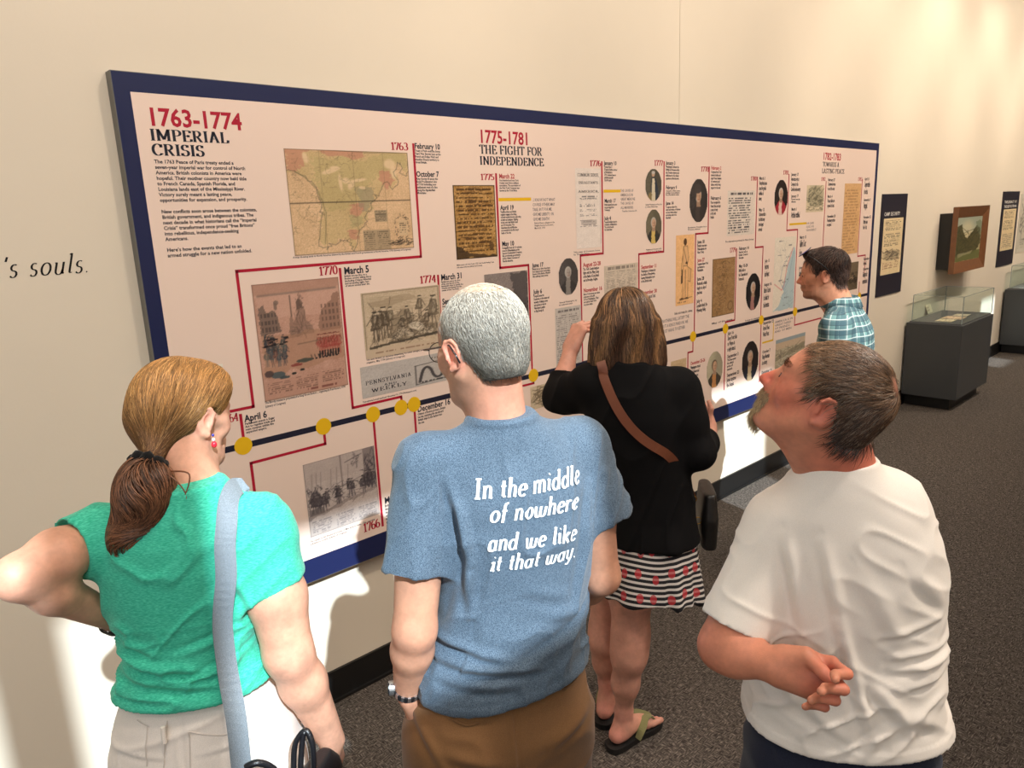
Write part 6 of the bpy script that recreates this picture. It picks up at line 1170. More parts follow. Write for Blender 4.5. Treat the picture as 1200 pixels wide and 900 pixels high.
# ------------------------------------------------ man in the white T-shirt
def man_white():
    F = Frame((1.38,.53,0), (.74,.67,0)); org = tuple(F.o); s = .915
    H = head_frame(PD(966,464,1.34), 107, 31, 4)
    fd = Field(F.o+[-.5,-.5,.70], F.o+[.5,.5,1.74], .0030)
    add_head(fd, H, s, nose=1.15, jaw=1.02); nb = F(-.03,-.01,1.385); add_neck(fd, H, s, nb, .060, .066)
    shL, elL, wrL = F(*F.at(912,618,.0)), F(*F.at(848,757,-.07)), F(*F.at(905,779,-.15)); shR = F(*F.at(1040,590,.0)); elR, wrR = F(.15,.10,1.04), F(.02,.2,1.02)
    add_arm(fd, shL, elL, wrL, (.056,.05,.046,.045,.030)); add_arm(fd, shR, elR, wrR, (.056,.05,.044,.044,.03))
    fd.loft(F, [(.95,0,0,.1,.07,.07),(1.2,.0,0,.1,.07,.07),(1.32,-.03,0,.06,.05,.05)], .04); fd.cone(shL, shR, .028, .028, .03)
    # left hand behind the back: back of the hand on the shirt, palm to the viewer, fingers loosely closed
    d = unit(PD(960,797,1.12)-PD(905,779,1.16)); palm = unit(CO-wrL)*.95+np.array([0,0,-.3])
    add_hand(fd, wrL, d, palm, -1, [(50,70,40),(62,76,42),(68,78,42),(72,78,42)], 1.12, thumb=((.9,-.35,.45),(.85,-.6,.15)), spread=1)
    add_hand(fd, wrR, F.v(-1,.1,0), F.v(0,-1,0), 1, [(15,15,10)]*4)
    V, Q = fd.mesh(); V = relax(V, Q, 1, .35)
    R = (200,110,88); spots = [(H(-.078*s,-.012*s,-.012*s),.05,(206,110,92),.6), (H(0,.11*s,-.035*s),.03,(206,92,76),.75), (H(-.045*s,.06*s,-.03*s),.05,(204,104,84),.6), (F(-.03,-.06,1.44),.1,(204,106,86),.6), (elL,.065,(202,108,86),.6), (wrL+d*.12,.08,(196,96,80),.6), (H(0,.09*s,.05*s),.05,(222,150,124),.5), (H(0,.104*s,-.071*s),.014,(168,84,72),.8)]
    root = person('bearded man in a plain white T-shirt looking up, left hand behind his back', V, Q, org, skin_colors(V, (206,136,108), spots))
    g = Field(F.o+[-.42,-.42,.74], F.o+[.42,.42,1.5], .0045)
    g.loft(F, [(.80,.005,0,.215,.155,.16),(.86,.005,0,.205,.15,.16),(.94,.0,0,.184,.142,.155),(1.02,.0,0,.178,.135,.15),(1.1,.0,0,.176,.13,.14),(1.2,-.005,0,.178,.128,.13),(1.27,-.01,-.002,.168,.12,.12),(1.33,-.02,-.005,.145,.105,.1),(1.375,-.03,-.01,.105,.09,.085),(1.41,-.04,-.012,.078,.078,.075),(1.435,-.045,-.012,.07,.07,.07)], .02, n=2.3)
    yoke(g, F(-.035,-.01,1.35), shL, shR, .055, .06)
    slL = F(*F.at(862,733,-.055)); eR2 = shR+(elR-shR)*.8; sleeves(g, [(shL, slL, .062, .073, unit(slL-shL)*.95+np.array([0,0,-.05])), (shR, eR2, .062, .07, unit(eR2-shR))])
    sl, gr = g.sub(F(0,0,.7)-[.42,.42,0], F(0,0,.92)+[.42,.42,0], 0); LX = (gr[0]-F.o[0])*F.r[0]+(gr[1]-F.o[1])*F.r[1]; g.comb(sl, (LX*0-(.865+.18*np.clip(np.abs(LX)-.1, 0, .2)*0-gr[2])).astype(np.float32), 0, -1)
    g.ell(Frame(nb+H.f*[.01,.01,0]+[0,0,.07], F.f*.9+F.r*-.2+[0,0,0], unit(F.v(-.05,.1,1))), (0,0,0), (.072,.078,.045), .004, -1)
    LN = [(-.06,1.15,.0,.93,.012,.012),(-.01,1.04,.08,.93,.009,.014),(-.12,1.1,-.1,.97,.008,.012),(-.09,1.3,-.06,1.14,.007,.012),(.03,1.08,.16,1.09,.008,.008),(.04,1.055,.17,1.06,.008,.008),(.05,1.02,.17,1.025,.006,.008),(.0,1.12,.14,1.15,.005,.008),(-.15,1.3,-.12,1.12,.010,.012),(.02,.93,-.02,.86,.008,.012),(.06,.97,.15,.92,.006,.014),(-.13,.98,-.02,.9,.006,.014),(.06,1.25,.15,1.16,.005,.014),(-.03,1.25,.06,1.1,.005,.018)]
    def dp(L, nl):
        d = fold_lines(L, LN); low = np.clip((1.15-L[:, 2])/.1, 0, 1); d += .009*low*(creases(L, .045, 3.0, .45, 31)-.3)+.0035*(creases(L, .05, 2.6, -.5, 32)-.3); return hem_fade(d*(1-np.clip((L[:, 2]-1.36)/.05, 0, 1)*.8), L, .865)
    o, SV, SQ = garment('t_shirt', g, cloth('white_cotton', (242,234,224), heather=.04, fscale=(800,800,800), bump=.15), root, F, dp)
    t = Field(F.o+[-.36,-.36,.0], F.o+[.36,.36,.95], .0065)
    t.loft(F, [(.5,0,0,.18,.125,.13),(.66,0,0,.19,.145,.14),(.78,0,0,.192,.142,.14),(.9,0,0,.17,.125,.13)], .03, n=2.4)
    legs_and_shoes(root, F, t, [(-.095,0,.64),(.1,0,.64)], [(-.1,.02,.38),(.1,.0,.38)], [(-.1,.0,.08),(.11,-.02,.08)], (.10,.08,.065)); t.half(F(0,0,.02), (0,0,-1), F.o-.5, F.o+[.5,.5,.1]); garment('jeans', t, m_denim, root, F, lambda L, nl: .005*(creases(L, .08, 2.5, .3, 35)-.3))
    for x in (-.1,.1): shoe(root, F, x, -.02, 5, m_shoe)
    hb = Field(H.o-.17, H.o+.17, .0032); hb.ell(H, (0,-.02*s,.03*s), (.080*s,.102*s,.090*s), .01); hb.cone(H(0,-.058*s,-.035*s), H(0,-.055*s,-.075*s), .054*s, .046*s, .03)
    hb.half(H(0,.050*s,.07*s), unit(H.v(0,.9,-.42)), H.o-.17, H.o+.17); hb.half(H(0,.018*s,-.015*s), unit(H.v(0,.72,-.70)), H.o-.17, H.o+.17); hb.half(H(0,-.05*s,-.060*s), -H.u, H.o-.17, H.o+.17)
    for q in (-1, 1): hb.ell(H, (q*.085*s,-.002*s,-.014*s), (.034*s,.026*s,.037*s), .004, -1)
    hv, hq = hb.mesh(); L = H.loc(hv)/s; bald = np.clip(1-np.linalg.norm((L-[-.01,-.085,.085])/[.028,.03,.03], axis=1), 0, 1)
    def hcol(p):
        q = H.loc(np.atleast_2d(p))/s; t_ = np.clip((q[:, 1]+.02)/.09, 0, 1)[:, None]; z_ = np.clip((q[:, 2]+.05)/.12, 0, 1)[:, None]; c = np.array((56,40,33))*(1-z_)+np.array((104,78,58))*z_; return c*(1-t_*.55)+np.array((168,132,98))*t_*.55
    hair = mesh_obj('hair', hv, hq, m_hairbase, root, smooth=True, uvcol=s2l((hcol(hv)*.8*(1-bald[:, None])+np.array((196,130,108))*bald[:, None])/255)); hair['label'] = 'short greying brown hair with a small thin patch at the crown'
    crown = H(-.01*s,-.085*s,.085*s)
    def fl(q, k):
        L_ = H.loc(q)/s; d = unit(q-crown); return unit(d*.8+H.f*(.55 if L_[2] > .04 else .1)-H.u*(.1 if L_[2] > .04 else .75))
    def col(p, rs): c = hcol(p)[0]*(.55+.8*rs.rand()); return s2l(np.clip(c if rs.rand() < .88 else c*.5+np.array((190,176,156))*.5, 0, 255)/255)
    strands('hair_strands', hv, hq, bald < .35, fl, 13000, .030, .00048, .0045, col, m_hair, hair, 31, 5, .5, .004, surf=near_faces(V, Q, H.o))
    # beard, moustache, eyebrows: seeded on the skin
    Lb = H.loc(V)/s; near = np.linalg.norm(V-H.o, axis=1) < .2
    beard = near & (Lb[:, 1] > .062) & (Lb[:, 2] < -.078) & (Lb[:, 2] > -.125) & (np.abs(Lb[:, 0]) < .03); mou = near & (Lb[:, 1] > .083) & (Lb[:, 2] < -.050) & (Lb[:, 2] > -.068) & (np.abs(Lb[:, 0]) < .03); side = near & (Lb[:, 1] > .072) & (np.abs(Lb[:, 0]) > .02) & (np.abs(Lb[:, 0]) < .034) & (Lb[:, 2] < -.055) & (Lb[:, 2] > -.095); brw = near & (np.abs(Lb[:, 2]-.022) < .006) & (np.abs(Lb[:, 0]) > .012) & (np.abs(Lb[:, 0]) < .046) & (Lb[:, 1] > .06)
    def tufts(nm, mask, n, length, d0, c, parent, w=.0005, sd=1, cv=.5):
        rs = np.random.RandomState(sd); ids = rs.choice(np.where(mask)[0], n); nn = vn[ids]; A = V[ids]; VV = []; FF = []; m = 5; dd = np.array([d0(Lb[i]) for i in ids])+rs.randn(n,3)*.22; P_ = []
        l = length*(.5+.9*rs.rand(n)); 
        for k in range(m): t_ = k/(m-1); P_.append(A+nn*(l*t_*(.45 if True else 0))[:, None]*(1-t_*.5)+dd*(l*t_**1.3)[:, None]*cv)
        P_ = np.stack(P_, 1); T = np.gradient(P_, axis=1); S_ = np.cross(T, nn[:, None, :]); S_ /= np.linalg.norm(S_, axis=2, keepdims=True)+1e-9; wv = (w*np.linspace(1,.15,m))[None, :, None]
        VV = np.stack([P_-S_*wv, P_+nn[:, None, :]*wv, P_+S_*wv], 2).reshape(-1,3); b0 = np.arange(n)*m*3
        for k in range(m-1):
            for a in (0,1): FF.append(np.stack([b0+k*3+a, b0+k*3+a+1, b0+(k+1)*3+a+1, b0+(k+1)*3+a], 1))
        cc = np.repeat(np.array([s2l(np.clip(np.array(c)*(.6+.7*rs.rand()), 0, 255)/255) for _ in range(n)]), m*3, axis=0); return mesh_obj(nm, VV, np.concatenate(FF).astype(np.int32), m_hair, parent, smooth=True, uvcol=cc)
    vn = vnormals(V, Q)
    b = tufts('beard', beard | side, 3400, .021, lambda L_: H.v(0,-.45,-.9), (182,156,118), root, sd=3); b['label'] = 'sandy grey goatee'
    tufts('moustache', mou, 1300, .013, lambda L_: H.v(np.sign(L_[0])*.6,-.1,-.9), (178,148,112), root, sd=4)['label'] = 'sandy moustache'
    tufts('eyebrow', brw, 500, .010, lambda L_: H.v(np.sign(L_[0])*1.0,.1,.2), (120,84,60), root, sd=5, w=.0004)
    eyes(root, H, s, (60,64,66))
def eyes(root, H, s, iris=(70,90,110)):
    mw = plain('eye_white', (196,176,164), .15, spec=.6); mi = plain('iris', iris, .1, spec=.7)
    for q in (-1, 1):
        c = H(q*.031*s,.0805*s,-.006*s); f_ = Field(c-.02*s, c+.02*s, .0012); f_.ell(H, (q*.031*s,.0805*s,-.006*s), (.0118*s,)*3, 0); v, qd = f_.mesh(); e = mesh_obj('eyeball', v, qd, mw, root, smooth=True)
        v, f = tube_vf([H(q*.031*s,.0905*s,-.006*s), H(q*.031*s,.0930*s,-.006*s)], .0055*s, 16); mesh_obj('iris', v, f, mi, e)
man_white()
# ------------------------------------------------ woman in black
def woman_black():
    F = Frame((1.9,1.42,0), (.75,.66,0)); org = tuple(F.o); s = 1.02
    H = head_frame(PD(733,382,2.42), 52, -6, -6)
    fd = Field(F.o+[-.5,-.45,.0], F.o+[.5,.5,1.70], .0038)
    add_head(fd, H, s, nose=.85, jaw=.92, brow=.6); add_neck(fd, H, s, F(-.045,0,1.40), .05, .056)
    shL, elL, wrL = F(-.185,.0,1.36), F(*F.at(656,464,.10)), F(*F.at(668,412,.20)); shR, elR, wrR = F(.105,0,1.34), F(*F.at(818,530,-.03)), F(*F.at(832,506,.24))
    add_arm(fd, shL, elL, wrL, (.05,.045,.042,.040,.025)); add_arm(fd, shR, elR, wrR, (.05,.045,.042,.04,.025))
    fd.loft(F, [(.6,.02,0,.13,.1,.1),(.9,.02,0,.12,.08,.08),(1.22,-.03,0,.1,.07,.07),(1.34,-.045,0,.06,.05,.05)], .04); fd.cone(shL, shR, .028, .028, .03)
    add_hand(fd, wrL, F.v(.45,.35,.9), F.v(.7,.6,-.2), 1, [(45,60,40),(50,60,40),(55,65,40),(60,65,40)], 1.05, thumb=((.8,.3,.3),(.8,.0,.4)))
    add_hand(fd, wrR, F.v(-.25,.6,.75), F.v(-.8,-.2,.5), 1, [(30,40,30)]*4, .9)
    # bare legs and feet
    rk = [F(*F.at(739,690,-.03)), F(*F.at(739,745,-.035)), F(*F.at(737,768,-.045)), F(*F.at(733,800,-.035)), F(*F.at(731,833,-.02))]; fd.chain(rk, [.080,.058,.054,.041,.030], .05)
    lk = [F(*F.at(712,690,.12)), F(*F.at(710,735,.12)), F(*F.at(709,752,.1)), F(*F.at(709,775,.11)), F(*F.at(711,797,.12))]; fd.chain(lk, [.07,.053,.049,.038,.029], .05)
    feet = []
    for ank, fdir in ((rk[-1], unit([1,-.1,0])), (lk[-1], unit([.85,.35,0]))):
        sd = np.cross(fdir, [0,0,1]); g0 = np.array([ank[0], ank[1], .026]); T = Frame(g0, fdir); feet.append((T, ank))
        fd.cone(ank, T(0,-.01,.035), .031, .03, .02); fd.cone(T(0,-.035,.026), T(0,.02,.03), .031, .03, .02); fd.cone(T(0,.0,.055), T(0,.12,.018), .032, .022, .025, flat=((0,0,1), .9)); fd.cone(T(.018,.1,.016), T(-.018,.1,.016), .021, .018, .02)
        for k in range(5): x = .033-.0155*k; fd.cone(T(x,.115,.014), T(x*1.05,.165-.008*k-(.004 if k == 0 else 0),.010), .012 if k == 0 else .009, .0115 if k == 0 else .008, .003)
    fd.half(F(0,0,.024), (0,0,-1), F.o-.6, F.o+[.6,.6,.1])
    V, Q = fd.mesh(); V = relax(V, Q, 1, .4); sp = [(a, .07, (222,150,136), .5) for T, a in feet]+[(T(0,.15,.02), .05, (226,150,138), .7) for T, a in feet]+[(T(0,-.04,.03), .05, (222,140,126), .7) for T, a in feet]
    root = person('woman in a long black top and striped skirt with shoulder-length highlighted hair', V, Q, org, skin_colors(V, (204,148,128), sp))
    mbk = cloth('black_knit', (7,6,8), heather=.2, bump=.3, sheen=0)
    g = Field(F.o+[-.42,-.42,.74], F.o+[.42,.42,1.5], .005)
    g.loft(F, [(.75,.03,0,.16,.14,.14),(.82,.03,0,.155,.135,.14),(.9,.018,0,.15,.12,.13),(1.0,.008,0,.148,.115,.13),(1.12,-.012,0,.152,.118,.13),(1.25,-.03,0,.168,.12,.12),(1.32,-.038,0,.158,.11,.11),(1.38,-.045,-.005,.12,.09,.085),(1.42,-.047,-.01,.08,.072,.07),(1.44,-.047,-.01,.065,.065,.06)], .02, n=2.3)
    yoke(g, F(-.046,-.01,1.36), shL, shR, .05, .06)
    cL = elL+(wrL-elL)*.45; cR = elR+(wrR-elR)*.55; sleeves(g, [(shL, cL, .066, .052, unit(cL-elL), [shL+(elL-shL)*.6+[0,0,-.01], elL]), (shR, cR, .068, .05, unit(cR-elR), [shR+(elR-shR)*.5, elR])])
    sl, gr = g.sub(F(0,0,.7)-[.42,.42,0], F(0,0,.9)+[.42,.42,0], 0); g.comb(sl, ((gr[0]+gr[1])*0-(.805-gr[2])).astype(np.float32), 0, -1)
    garment('long_top', g, mbk, root, F, lambda L, nl: .006*(creases(L, .08, 2.5, 1.2, 41)-.3)+.006*np.clip((.95-L[:, 2])/.1,0,1)*(creases(L, .06, 4, 1.5, 42)-.3))
    # skirt
    k = Field(F.o+[-.32,-.32,.48], F.o+[.32,.32,.9], .005); k.loft(F, [(.5,.015,0,.185,.165,.165),(.62,.018,0,.172,.15,.15),(.75,.022,0,.155,.135,.135),(.86,.02,0,.14,.12,.12)], .02, n=2.2)
    sl, gr = k.sub(F(0,0,.45)-[.35,.35,0], F(0,0,.62)+[.35,.35,0], 0); LX = (gr[0]-F.o[0])*F.r[0]+(gr[1]-F.o[1])*F.r[1]; k.comb(sl, (-(.615-.22*np.clip(LX-.09, 0, .2)-gr[2])).astype(np.float32), 0, -1)
    k.loft(F, [(.4,.015,0,.17,.15,.15),(.57,.018,0,.165,.143,.143)], .002, 2.2, -1)
    def ds(L, nl): a = np.arctan2(L[:, 1], L[:, 0]-.02); w = np.clip((.82-L[:, 2])/.25, 0, 1); return w*(.010*np.sin(a*9+2*np.sin(a*2))+.008*np.sin(a*17+1)*(L[:, 0] > .05))
    kv, kq = k.mesh(); kv = relax(kv, kq, 1)
    me_m, nt, b = new_mat('striped_jersey'); b.inputs['Roughness'].default_value = .8; at_ = N(nt, 'ShaderNodeVertexColor', layer_name='Col'); sp_ = N(nt, 'ShaderNodeSeparateColor'); nt.links.new(at_.outputs['Color'], sp_.inputs[0])
    fr_ = N(nt, 'ShaderNodeMath', operation='MULTIPLY'); fr_.inputs[1].default_value = 21.0; nt.links.new(sp_.outputs[2], fr_.inputs[0]); f2 = N(nt, 'ShaderNodeMath', operation='FRACT'); nt.links.new(fr_.outputs[0], f2.inputs[0]); gt = N(nt, 'ShaderNodeMath', operation='GREATER_THAN'); gt.inputs[1].default_value = .56; nt.links.new(f2.outputs[0], gt.inputs[0])
    mx = N(nt, 'ShaderNodeMix', data_type='RGBA'); mx.inputs[6].default_value = (*rgb(24,22,28), 1); mx.inputs[7].default_value = (*rgb(214,206,200), 1); nt.links.new(gt.outputs[0], mx.inputs[0])
    cb = N(nt, 'ShaderNodeCombineXYZ'); nt.links.new(sp_.outputs[0], cb.inputs[0]); nt.links.new(sp_.outputs[2], cb.inputs[1]); sc_ = N(nt, 'ShaderNodeVectorMath', operation='MULTIPLY'); sc_.inputs[1].default_value = (17, 5, 1); nt.links.new(cb.outputs[0], sc_.inputs[0]); vo = N(nt, 'ShaderNodeTexVoronoi', _Scale=1.0, _Randomness=.35); vo.voronoi_dimensions = '2D'; nt.links.new(sc_.outputs[0], vo.inputs['Vector']); lt = N(nt, 'ShaderNodeMath', operation='LESS_THAN'); lt.inputs[1].default_value = .21; nt.links.new(vo.outputs['Distance'], lt.inputs[0])
    mx2 = N(nt, 'ShaderNodeMix', data_type='RGBA'); mx2.inputs[7].default_value = (*rgb(190,44,54), 1); fa = N(nt, 'ShaderNodeMath', operation='MULTIPLY'); fa.inputs[1].default_value = .8; nt.links.new(lt.outputs[0], fa.inputs[0]); nt.links.new(fa.outputs[0], mx2.inputs[0]); nt.links.new(mx.outputs[2], mx2.inputs[6]); nt.links.new(mx2.outputs[2], b.inputs['Base Color'])
    L = F.loc(kv); ang = (np.arctan2(L[:, 1], L[:, 0]-.02)/(2*math.pi))+.5; zz = (L[:, 2]-.48)/.4+.01*np.sin(ang*30); n_ = vnormals(kv, kq); kv2 = kv+n_*ds(L, None)[:, None]
    mesh_obj('skirt', kv2, kq, me_m, root, smooth=True, uvcol=np.stack([ang, zz*0, zz], 1))['label'] = 'black and white striped skirt with red dots'
    # flip-flops
    mso = plain('black_sole', (20,18,18), .6); mto = cloth('olive_strap', (128,126,84), heather=.12)
    for T, a in feet:
        out = [(-.03,-.07),(0,-.082),(.03,-.07),(.037,-.02),(.036,.05),(.045,.11),(.042,.155),(.02,.188),(-.012,.185),(-.038,.155),(-.043,.11),(-.034,.05),(-.036,-.02)]; P2 = [p[:2] for p in smooth_path([(*o_, 0) for o_ in out+[out[0]]], 4)[:-1]]; n = len(P2)
        V_ = [tuple(T(x,y,-.024)) for x, y in P2]+[tuple(T(x,y,-.002)) for x, y in P2]; F_ = [tuple(range(n-1,-1,-1)), tuple(range(n,2*n))]+[(i,(i+1)%n,(i+1)%n+n,i+n) for i in range(n)]
        fl_ = empty('flip_flop', org); fl_.parent = root; fl_.location = (0,0,0); mesh_obj('sole', V_, F_, mso, fl_)
        for q in (-1, 1):
            P_ = smooth_path([T(q*.043,.03,.0), T(q*.042,.05,.03), T(q*.025,.085,.047), T(.014,.125,.035), T(.016,.138,.012)], 5); V_ = []; m = len(P_)
            for i, p in enumerate(P_): t_ = unit(P_[min(i+1,m-1)]-P_[max(i-1,0)]); sdv = unit(np.cross(t_, [0,0,1])*1.0); up = np.cross(sdv, t_); w = .016*(1-.6*abs(i/(m-1)-.35)); V_ += [tuple(p-sdv*w), tuple(p+sdv*w), tuple(p+sdv*w+up*.004), tuple(p-sdv*w+up*.004)]
            mesh_obj('strap', V_, [(4*i+j, 4*i+(j+1)%4, 4*i+4+(j+1)%4, 4*i+4+j) for i in range(m-1) for j in range(4)], mto, fl_)
    # hair
    hb = Field(H.o-[.22,.22,.3], H.o+.22, .004); hb.ell(H, (0,-.02,.03), (.090,.110,.098), .01); HF2 = Frame(H.o, F.f)
    hb.loft(HF2, [(-.165,-.0,-.03,.105,.07,.06),(-.12,.0,-.03,.122,.09,.07),(-.05,.0,-.03,.118,.095,.07),(.02,.0,-.025,.10,.095,.07)], .04, 2.2); hb.loft(HF2, [(-.3,0,.01,.06,.05,.2),(-.03,0,.02,.06,.05,.2)], .01, 2.2, -1)
    sl, gr = hb.sub(H.o-.35, H.o+.35, 0); hb.comb(sl, (-(H.o[2]-.155-.02*np.sin((gr[0]+gr[1]*1.3)*60)-gr[2])).astype(np.float32), .02, -1)
    hv, hq = hb.mesh(); hv = relax(hv, hq, 3)
    a_ = np.arctan2(HF2.loc(hv)[:, 0], -HF2.loc(hv)[:, 1]); hv = hv+vnormals(hv, hq)*(.006*np.sin(a_*11+vnoise(hv*9)*3)*np.clip((.08-HF2.loc(hv)[:, 2])/.1, 0, 1))[:, None]
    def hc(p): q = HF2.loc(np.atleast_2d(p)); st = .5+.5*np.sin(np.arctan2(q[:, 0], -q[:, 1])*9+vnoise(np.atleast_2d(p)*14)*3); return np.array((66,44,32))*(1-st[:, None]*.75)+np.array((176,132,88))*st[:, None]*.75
    hair = mesh_obj('hair', hv, hq, m_hairbase, root, smooth=True, uvcol=s2l(hc(hv)*.7/255)); hair['label'] = 'brown bob with blond highlights'
    part = H(0,-.01,.13)
    def fl(q, k): L_ = HF2.loc(q); return unit(np.array([0,0,-1.0])*(1 if L_[2] < .06 else .35)+unit(q-part)*(.15 if L_[2] < .06 else 1))
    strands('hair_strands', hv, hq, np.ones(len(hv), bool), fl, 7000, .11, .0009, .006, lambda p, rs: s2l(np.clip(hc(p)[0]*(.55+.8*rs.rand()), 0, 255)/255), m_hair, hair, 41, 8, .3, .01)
    # bag with its strap, phone
    bag = empty('crossbody_bag', tuple(F(.19,.05,.85))); tag(bag, 'dark crossbody bag on a brown leather strap worn by the woman in black', 'bag'); ml = plain('brown_leather', (116,66,44), .45, bump=.2, bscale=200); mbk2 = plain('dark_leather', (30,28,26), .4, noise=.3, nscale=60)
    me = bpy.data.objects['long_top'].data; bvh = BVHTree.FromPolygons([v.co+Vector(org) for v in me.vertices], [tuple(p.vertices) for p in me.polygons])
    path = smooth_path([F(*F.at(*q, y)) for q, y in (((704,424),-.06),((706,432),-.08),((705,440),-.1),((718,470),-.11),((738,500),-.115),((762,520),-.11),((780,530),-.09),((800,560),-.04),((812,585),.02))], 5); V_ = []; m = len(path)
    V_, F_ = ribbon(path, bvh, .015, .004, -F.f, fade=lambda i: 4 < i < m-8)
    mesh_obj('strap', V_, F_, ml, bag)
    bb_ = Field(F(.2,.02,.85)-.25, F(.2,.02,.85)+.25, .005); BF = Frame(F(.215,.06,.88), F.r); bb_.loft(BF, [(-.11,0,0,.09,.026,.026),(0,0,0,.1,.03,.03),(.09,0,0,.085,.022,.022)], .01, n=4); v, q = bb_.mesh(); mesh_obj('bag_body', relax(v, q), q, mbk2, bag, smooth=True)
    mgold = plain('brass_ring', (176,140,80), .3, metal=1)
    for px in ((812,585),(818,610)):
        c = F(*F.at(*px, .0)); v, f = tube_vf([c+F.r*.012*math.cos(a)+np.array([0,0,.012])*math.sin(a) for a in np.linspace(0,2*math.pi,14,endpoint=False)], .002, 5, True); mesh_obj('ring', v, f, mgold, bag, smooth=True)
    hd = unit(F.v(-.25,.6,.75)); hp = F.v(-.8,-.2,.5); hp = unit(hp-hd*(hp @ hd)); c = wrR+hd*.105+hp*.030; PF = Frame(c, hp, hd); ph = empty('phone', tuple(c)); tag(ph, 'small phone in a brown case held by the woman in black', 'phone')
    V_, F_ = box_vf(-.036,.036,-.004,.004,-.07,.07); mesh_obj('phone_case', [tuple(PF(*p)) for p in V_], F_, plain('brown_case', (140,96,66), .5), ph); V_, F_ = box_vf(-.032,.032,-.0055,-.004,-.065,.065); mesh_obj('screen', [tuple(PF(*p)) for p in V_], F_, plain('dark_screen', (40,60,90), .1), ph)
woman_black()
# ------------------------------------------------ man in the plaid shirt
def man_plaid():
    c0 = PD(986,388,3.60); F = Frame((c0[0],c0[1],0), (-.35,.94,0)); org = tuple(F.o); s = .975
    H = head_frame(PD(964,320,3.55), 112, -4)
    fd = Field(F.o+[-.42,-.42,.6], F.o+[.42,.5,1.78], .0038)
    add_head(fd, H, s, nose=1.05); nb = F(0,.015,1.42); add_neck(fd, H, s, nb, .06, .066)
    shL, elL, wrL = F(-.19,.02,1.34), F(-.23,-.01,1.05), F(-.22,.05,.80); shR, elR, wrR = F(.19,.02,1.34), F(.23,-.01,1.05), F(.22,.05,.80)
    add_arm(fd, shL, elL, wrL); add_arm(fd, shR, elR, wrR); fd.loft(F, [(.9,0,0,.1,.07,.07),(1.25,0,0,.1,.07,.07),(1.36,0,0,.06,.05,.05)], .04); fd.cone(shL, shR, .028, .028, .03)
    add_hand(fd, wrL, F.v(0,.15,-1), F.v(1,0,0), 1, [(20,25,20)]*4); add_hand(fd, wrR, F.v(0,.15,-1), F.v(-1,0,0), -1, [(20,25,20)]*4)
    V, Q = fd.mesh(); V = relax(V, Q, 1, .35); Lb = H.loc(V)/s
    col = skin_colors(V, (188,126,96), [(H(-.078*s,-.012*s,-.012*s),.04,(200,124,98),.6), (H(0,.11*s,-.035*s),.03,(194,110,90),.6)])
    st = (np.linalg.norm(V-H.o, axis=1) < .2) & (Lb[:, 2] < -.05) & (Lb[:, 1] > .03); st2 = st & (Lb[:, 2] > -.068) & (Lb[:, 1] > .08) | st & (Lb[:, 2] < -.08) & (Lb[:, 1] > .05); col[st2] *= .55; col[st & ~st2] *= .82
    root = person('man in a teal plaid shirt in profile with sunglasses pushed up on dark hair', V, Q, org, col); eyes(root, H, s, (60,44,34))
    g = Field(F.o+[-.4,-.4,.78], F.o+[.4,.42,1.52], .005)
    g.loft(F, [(.8,0,.0,.19,.13,.15),(.95,0,0,.185,.128,.15),(1.1,0,-.005,.19,.13,.14),(1.22,0,-.01,.195,.14,.125),(1.3,0,-.012,.185,.13,.11),(1.36,0,-.01,.15,.105,.09),(1.41,0,.0,.1,.082,.075),(1.44,0,.005,.068,.068,.066)], .02, n=2.3)
    hl = shL+(elL-shL)*.92; hr = shR+(elR-shR)*.92; sleeves(g, [(shL, hl, .068, .07, unit(elL-shL)), (shR, hr, .068, .07, unit(elR-shR))]); yoke(g, F(0,0,1.385), shL, shR, .055, .062); g.ell(Frame(nb+[0,0,.045], F.f), (0,0,0), (.067,.07,.06), .004, -1)
    gv, gq = g.mesh(); gv = relax(gv, gq, 2); L = F.loc(gv); n_ = vnormals(gv, gq); gv = gv+n_*(.005*(creases(L, .06, 2.6, 1.1, 51)-.3)*(1-np.clip((L[:, 2]-1.4)/.04, 0, 1)))[:, None]
    a = np.arctan2(L[:, 1], L[:, 0]); u = a*.15*2.2
    m, nt, b = new_mat('teal_plaid'); b.inputs['Roughness'].default_value = .85; at_ = N(nt, 'ShaderNodeVertexColor', layer_name='Col'); sp_ = N(nt, 'ShaderNodeSeparateColor'); nt.links.new(at_.outputs['Color'], sp_.inputs[0]); prev = None
    def stripe(o, freq, ph, wd, col, al, src):
        mu = N(nt, 'ShaderNodeMath', operation='MULTIPLY_ADD'); mu.inputs[1].default_value = freq; mu.inputs[2].default_value = ph; nt.links.new(sp_.outputs[o], mu.inputs[0]); fr = N(nt, 'ShaderNodeMath', operation='FRACT'); nt.links.new(mu.outputs[0], fr.inputs[0]); lt = N(nt, 'ShaderNodeMath', operation='LESS_THAN'); lt.inputs[1].default_value = wd; nt.links.new(fr.outputs[0], lt.inputs[0]); ml_ = N(nt, 'ShaderNodeMath', operation='MULTIPLY'); ml_.inputs[1].default_value = al; nt.links.new(lt.outputs[0], ml_.inputs[0])
        mx = N(nt, 'ShaderNodeMix', data_type='RGBA'); nt.links.new(ml_.outputs[0], mx.inputs[0]); mx.inputs[7].default_value = (*rgb(*col), 1)
        if src is None: mx.inputs[6].default_value = (*rgb(96,126,120), 1)
        else: nt.links.new(src, mx.inputs[6])
        return mx.outputs[2]
    c = None
    for o in (0, 2):
        c = stripe(o, 22, .1, .42, (40,62,72), .6, c); c = stripe(o, 22, .62, .12, (206,210,200), .55, c); c = stripe(o, 44, .3, .14, (26,36,48), .6, c)
    nt.links.new(c, b.inputs['Base Color'])
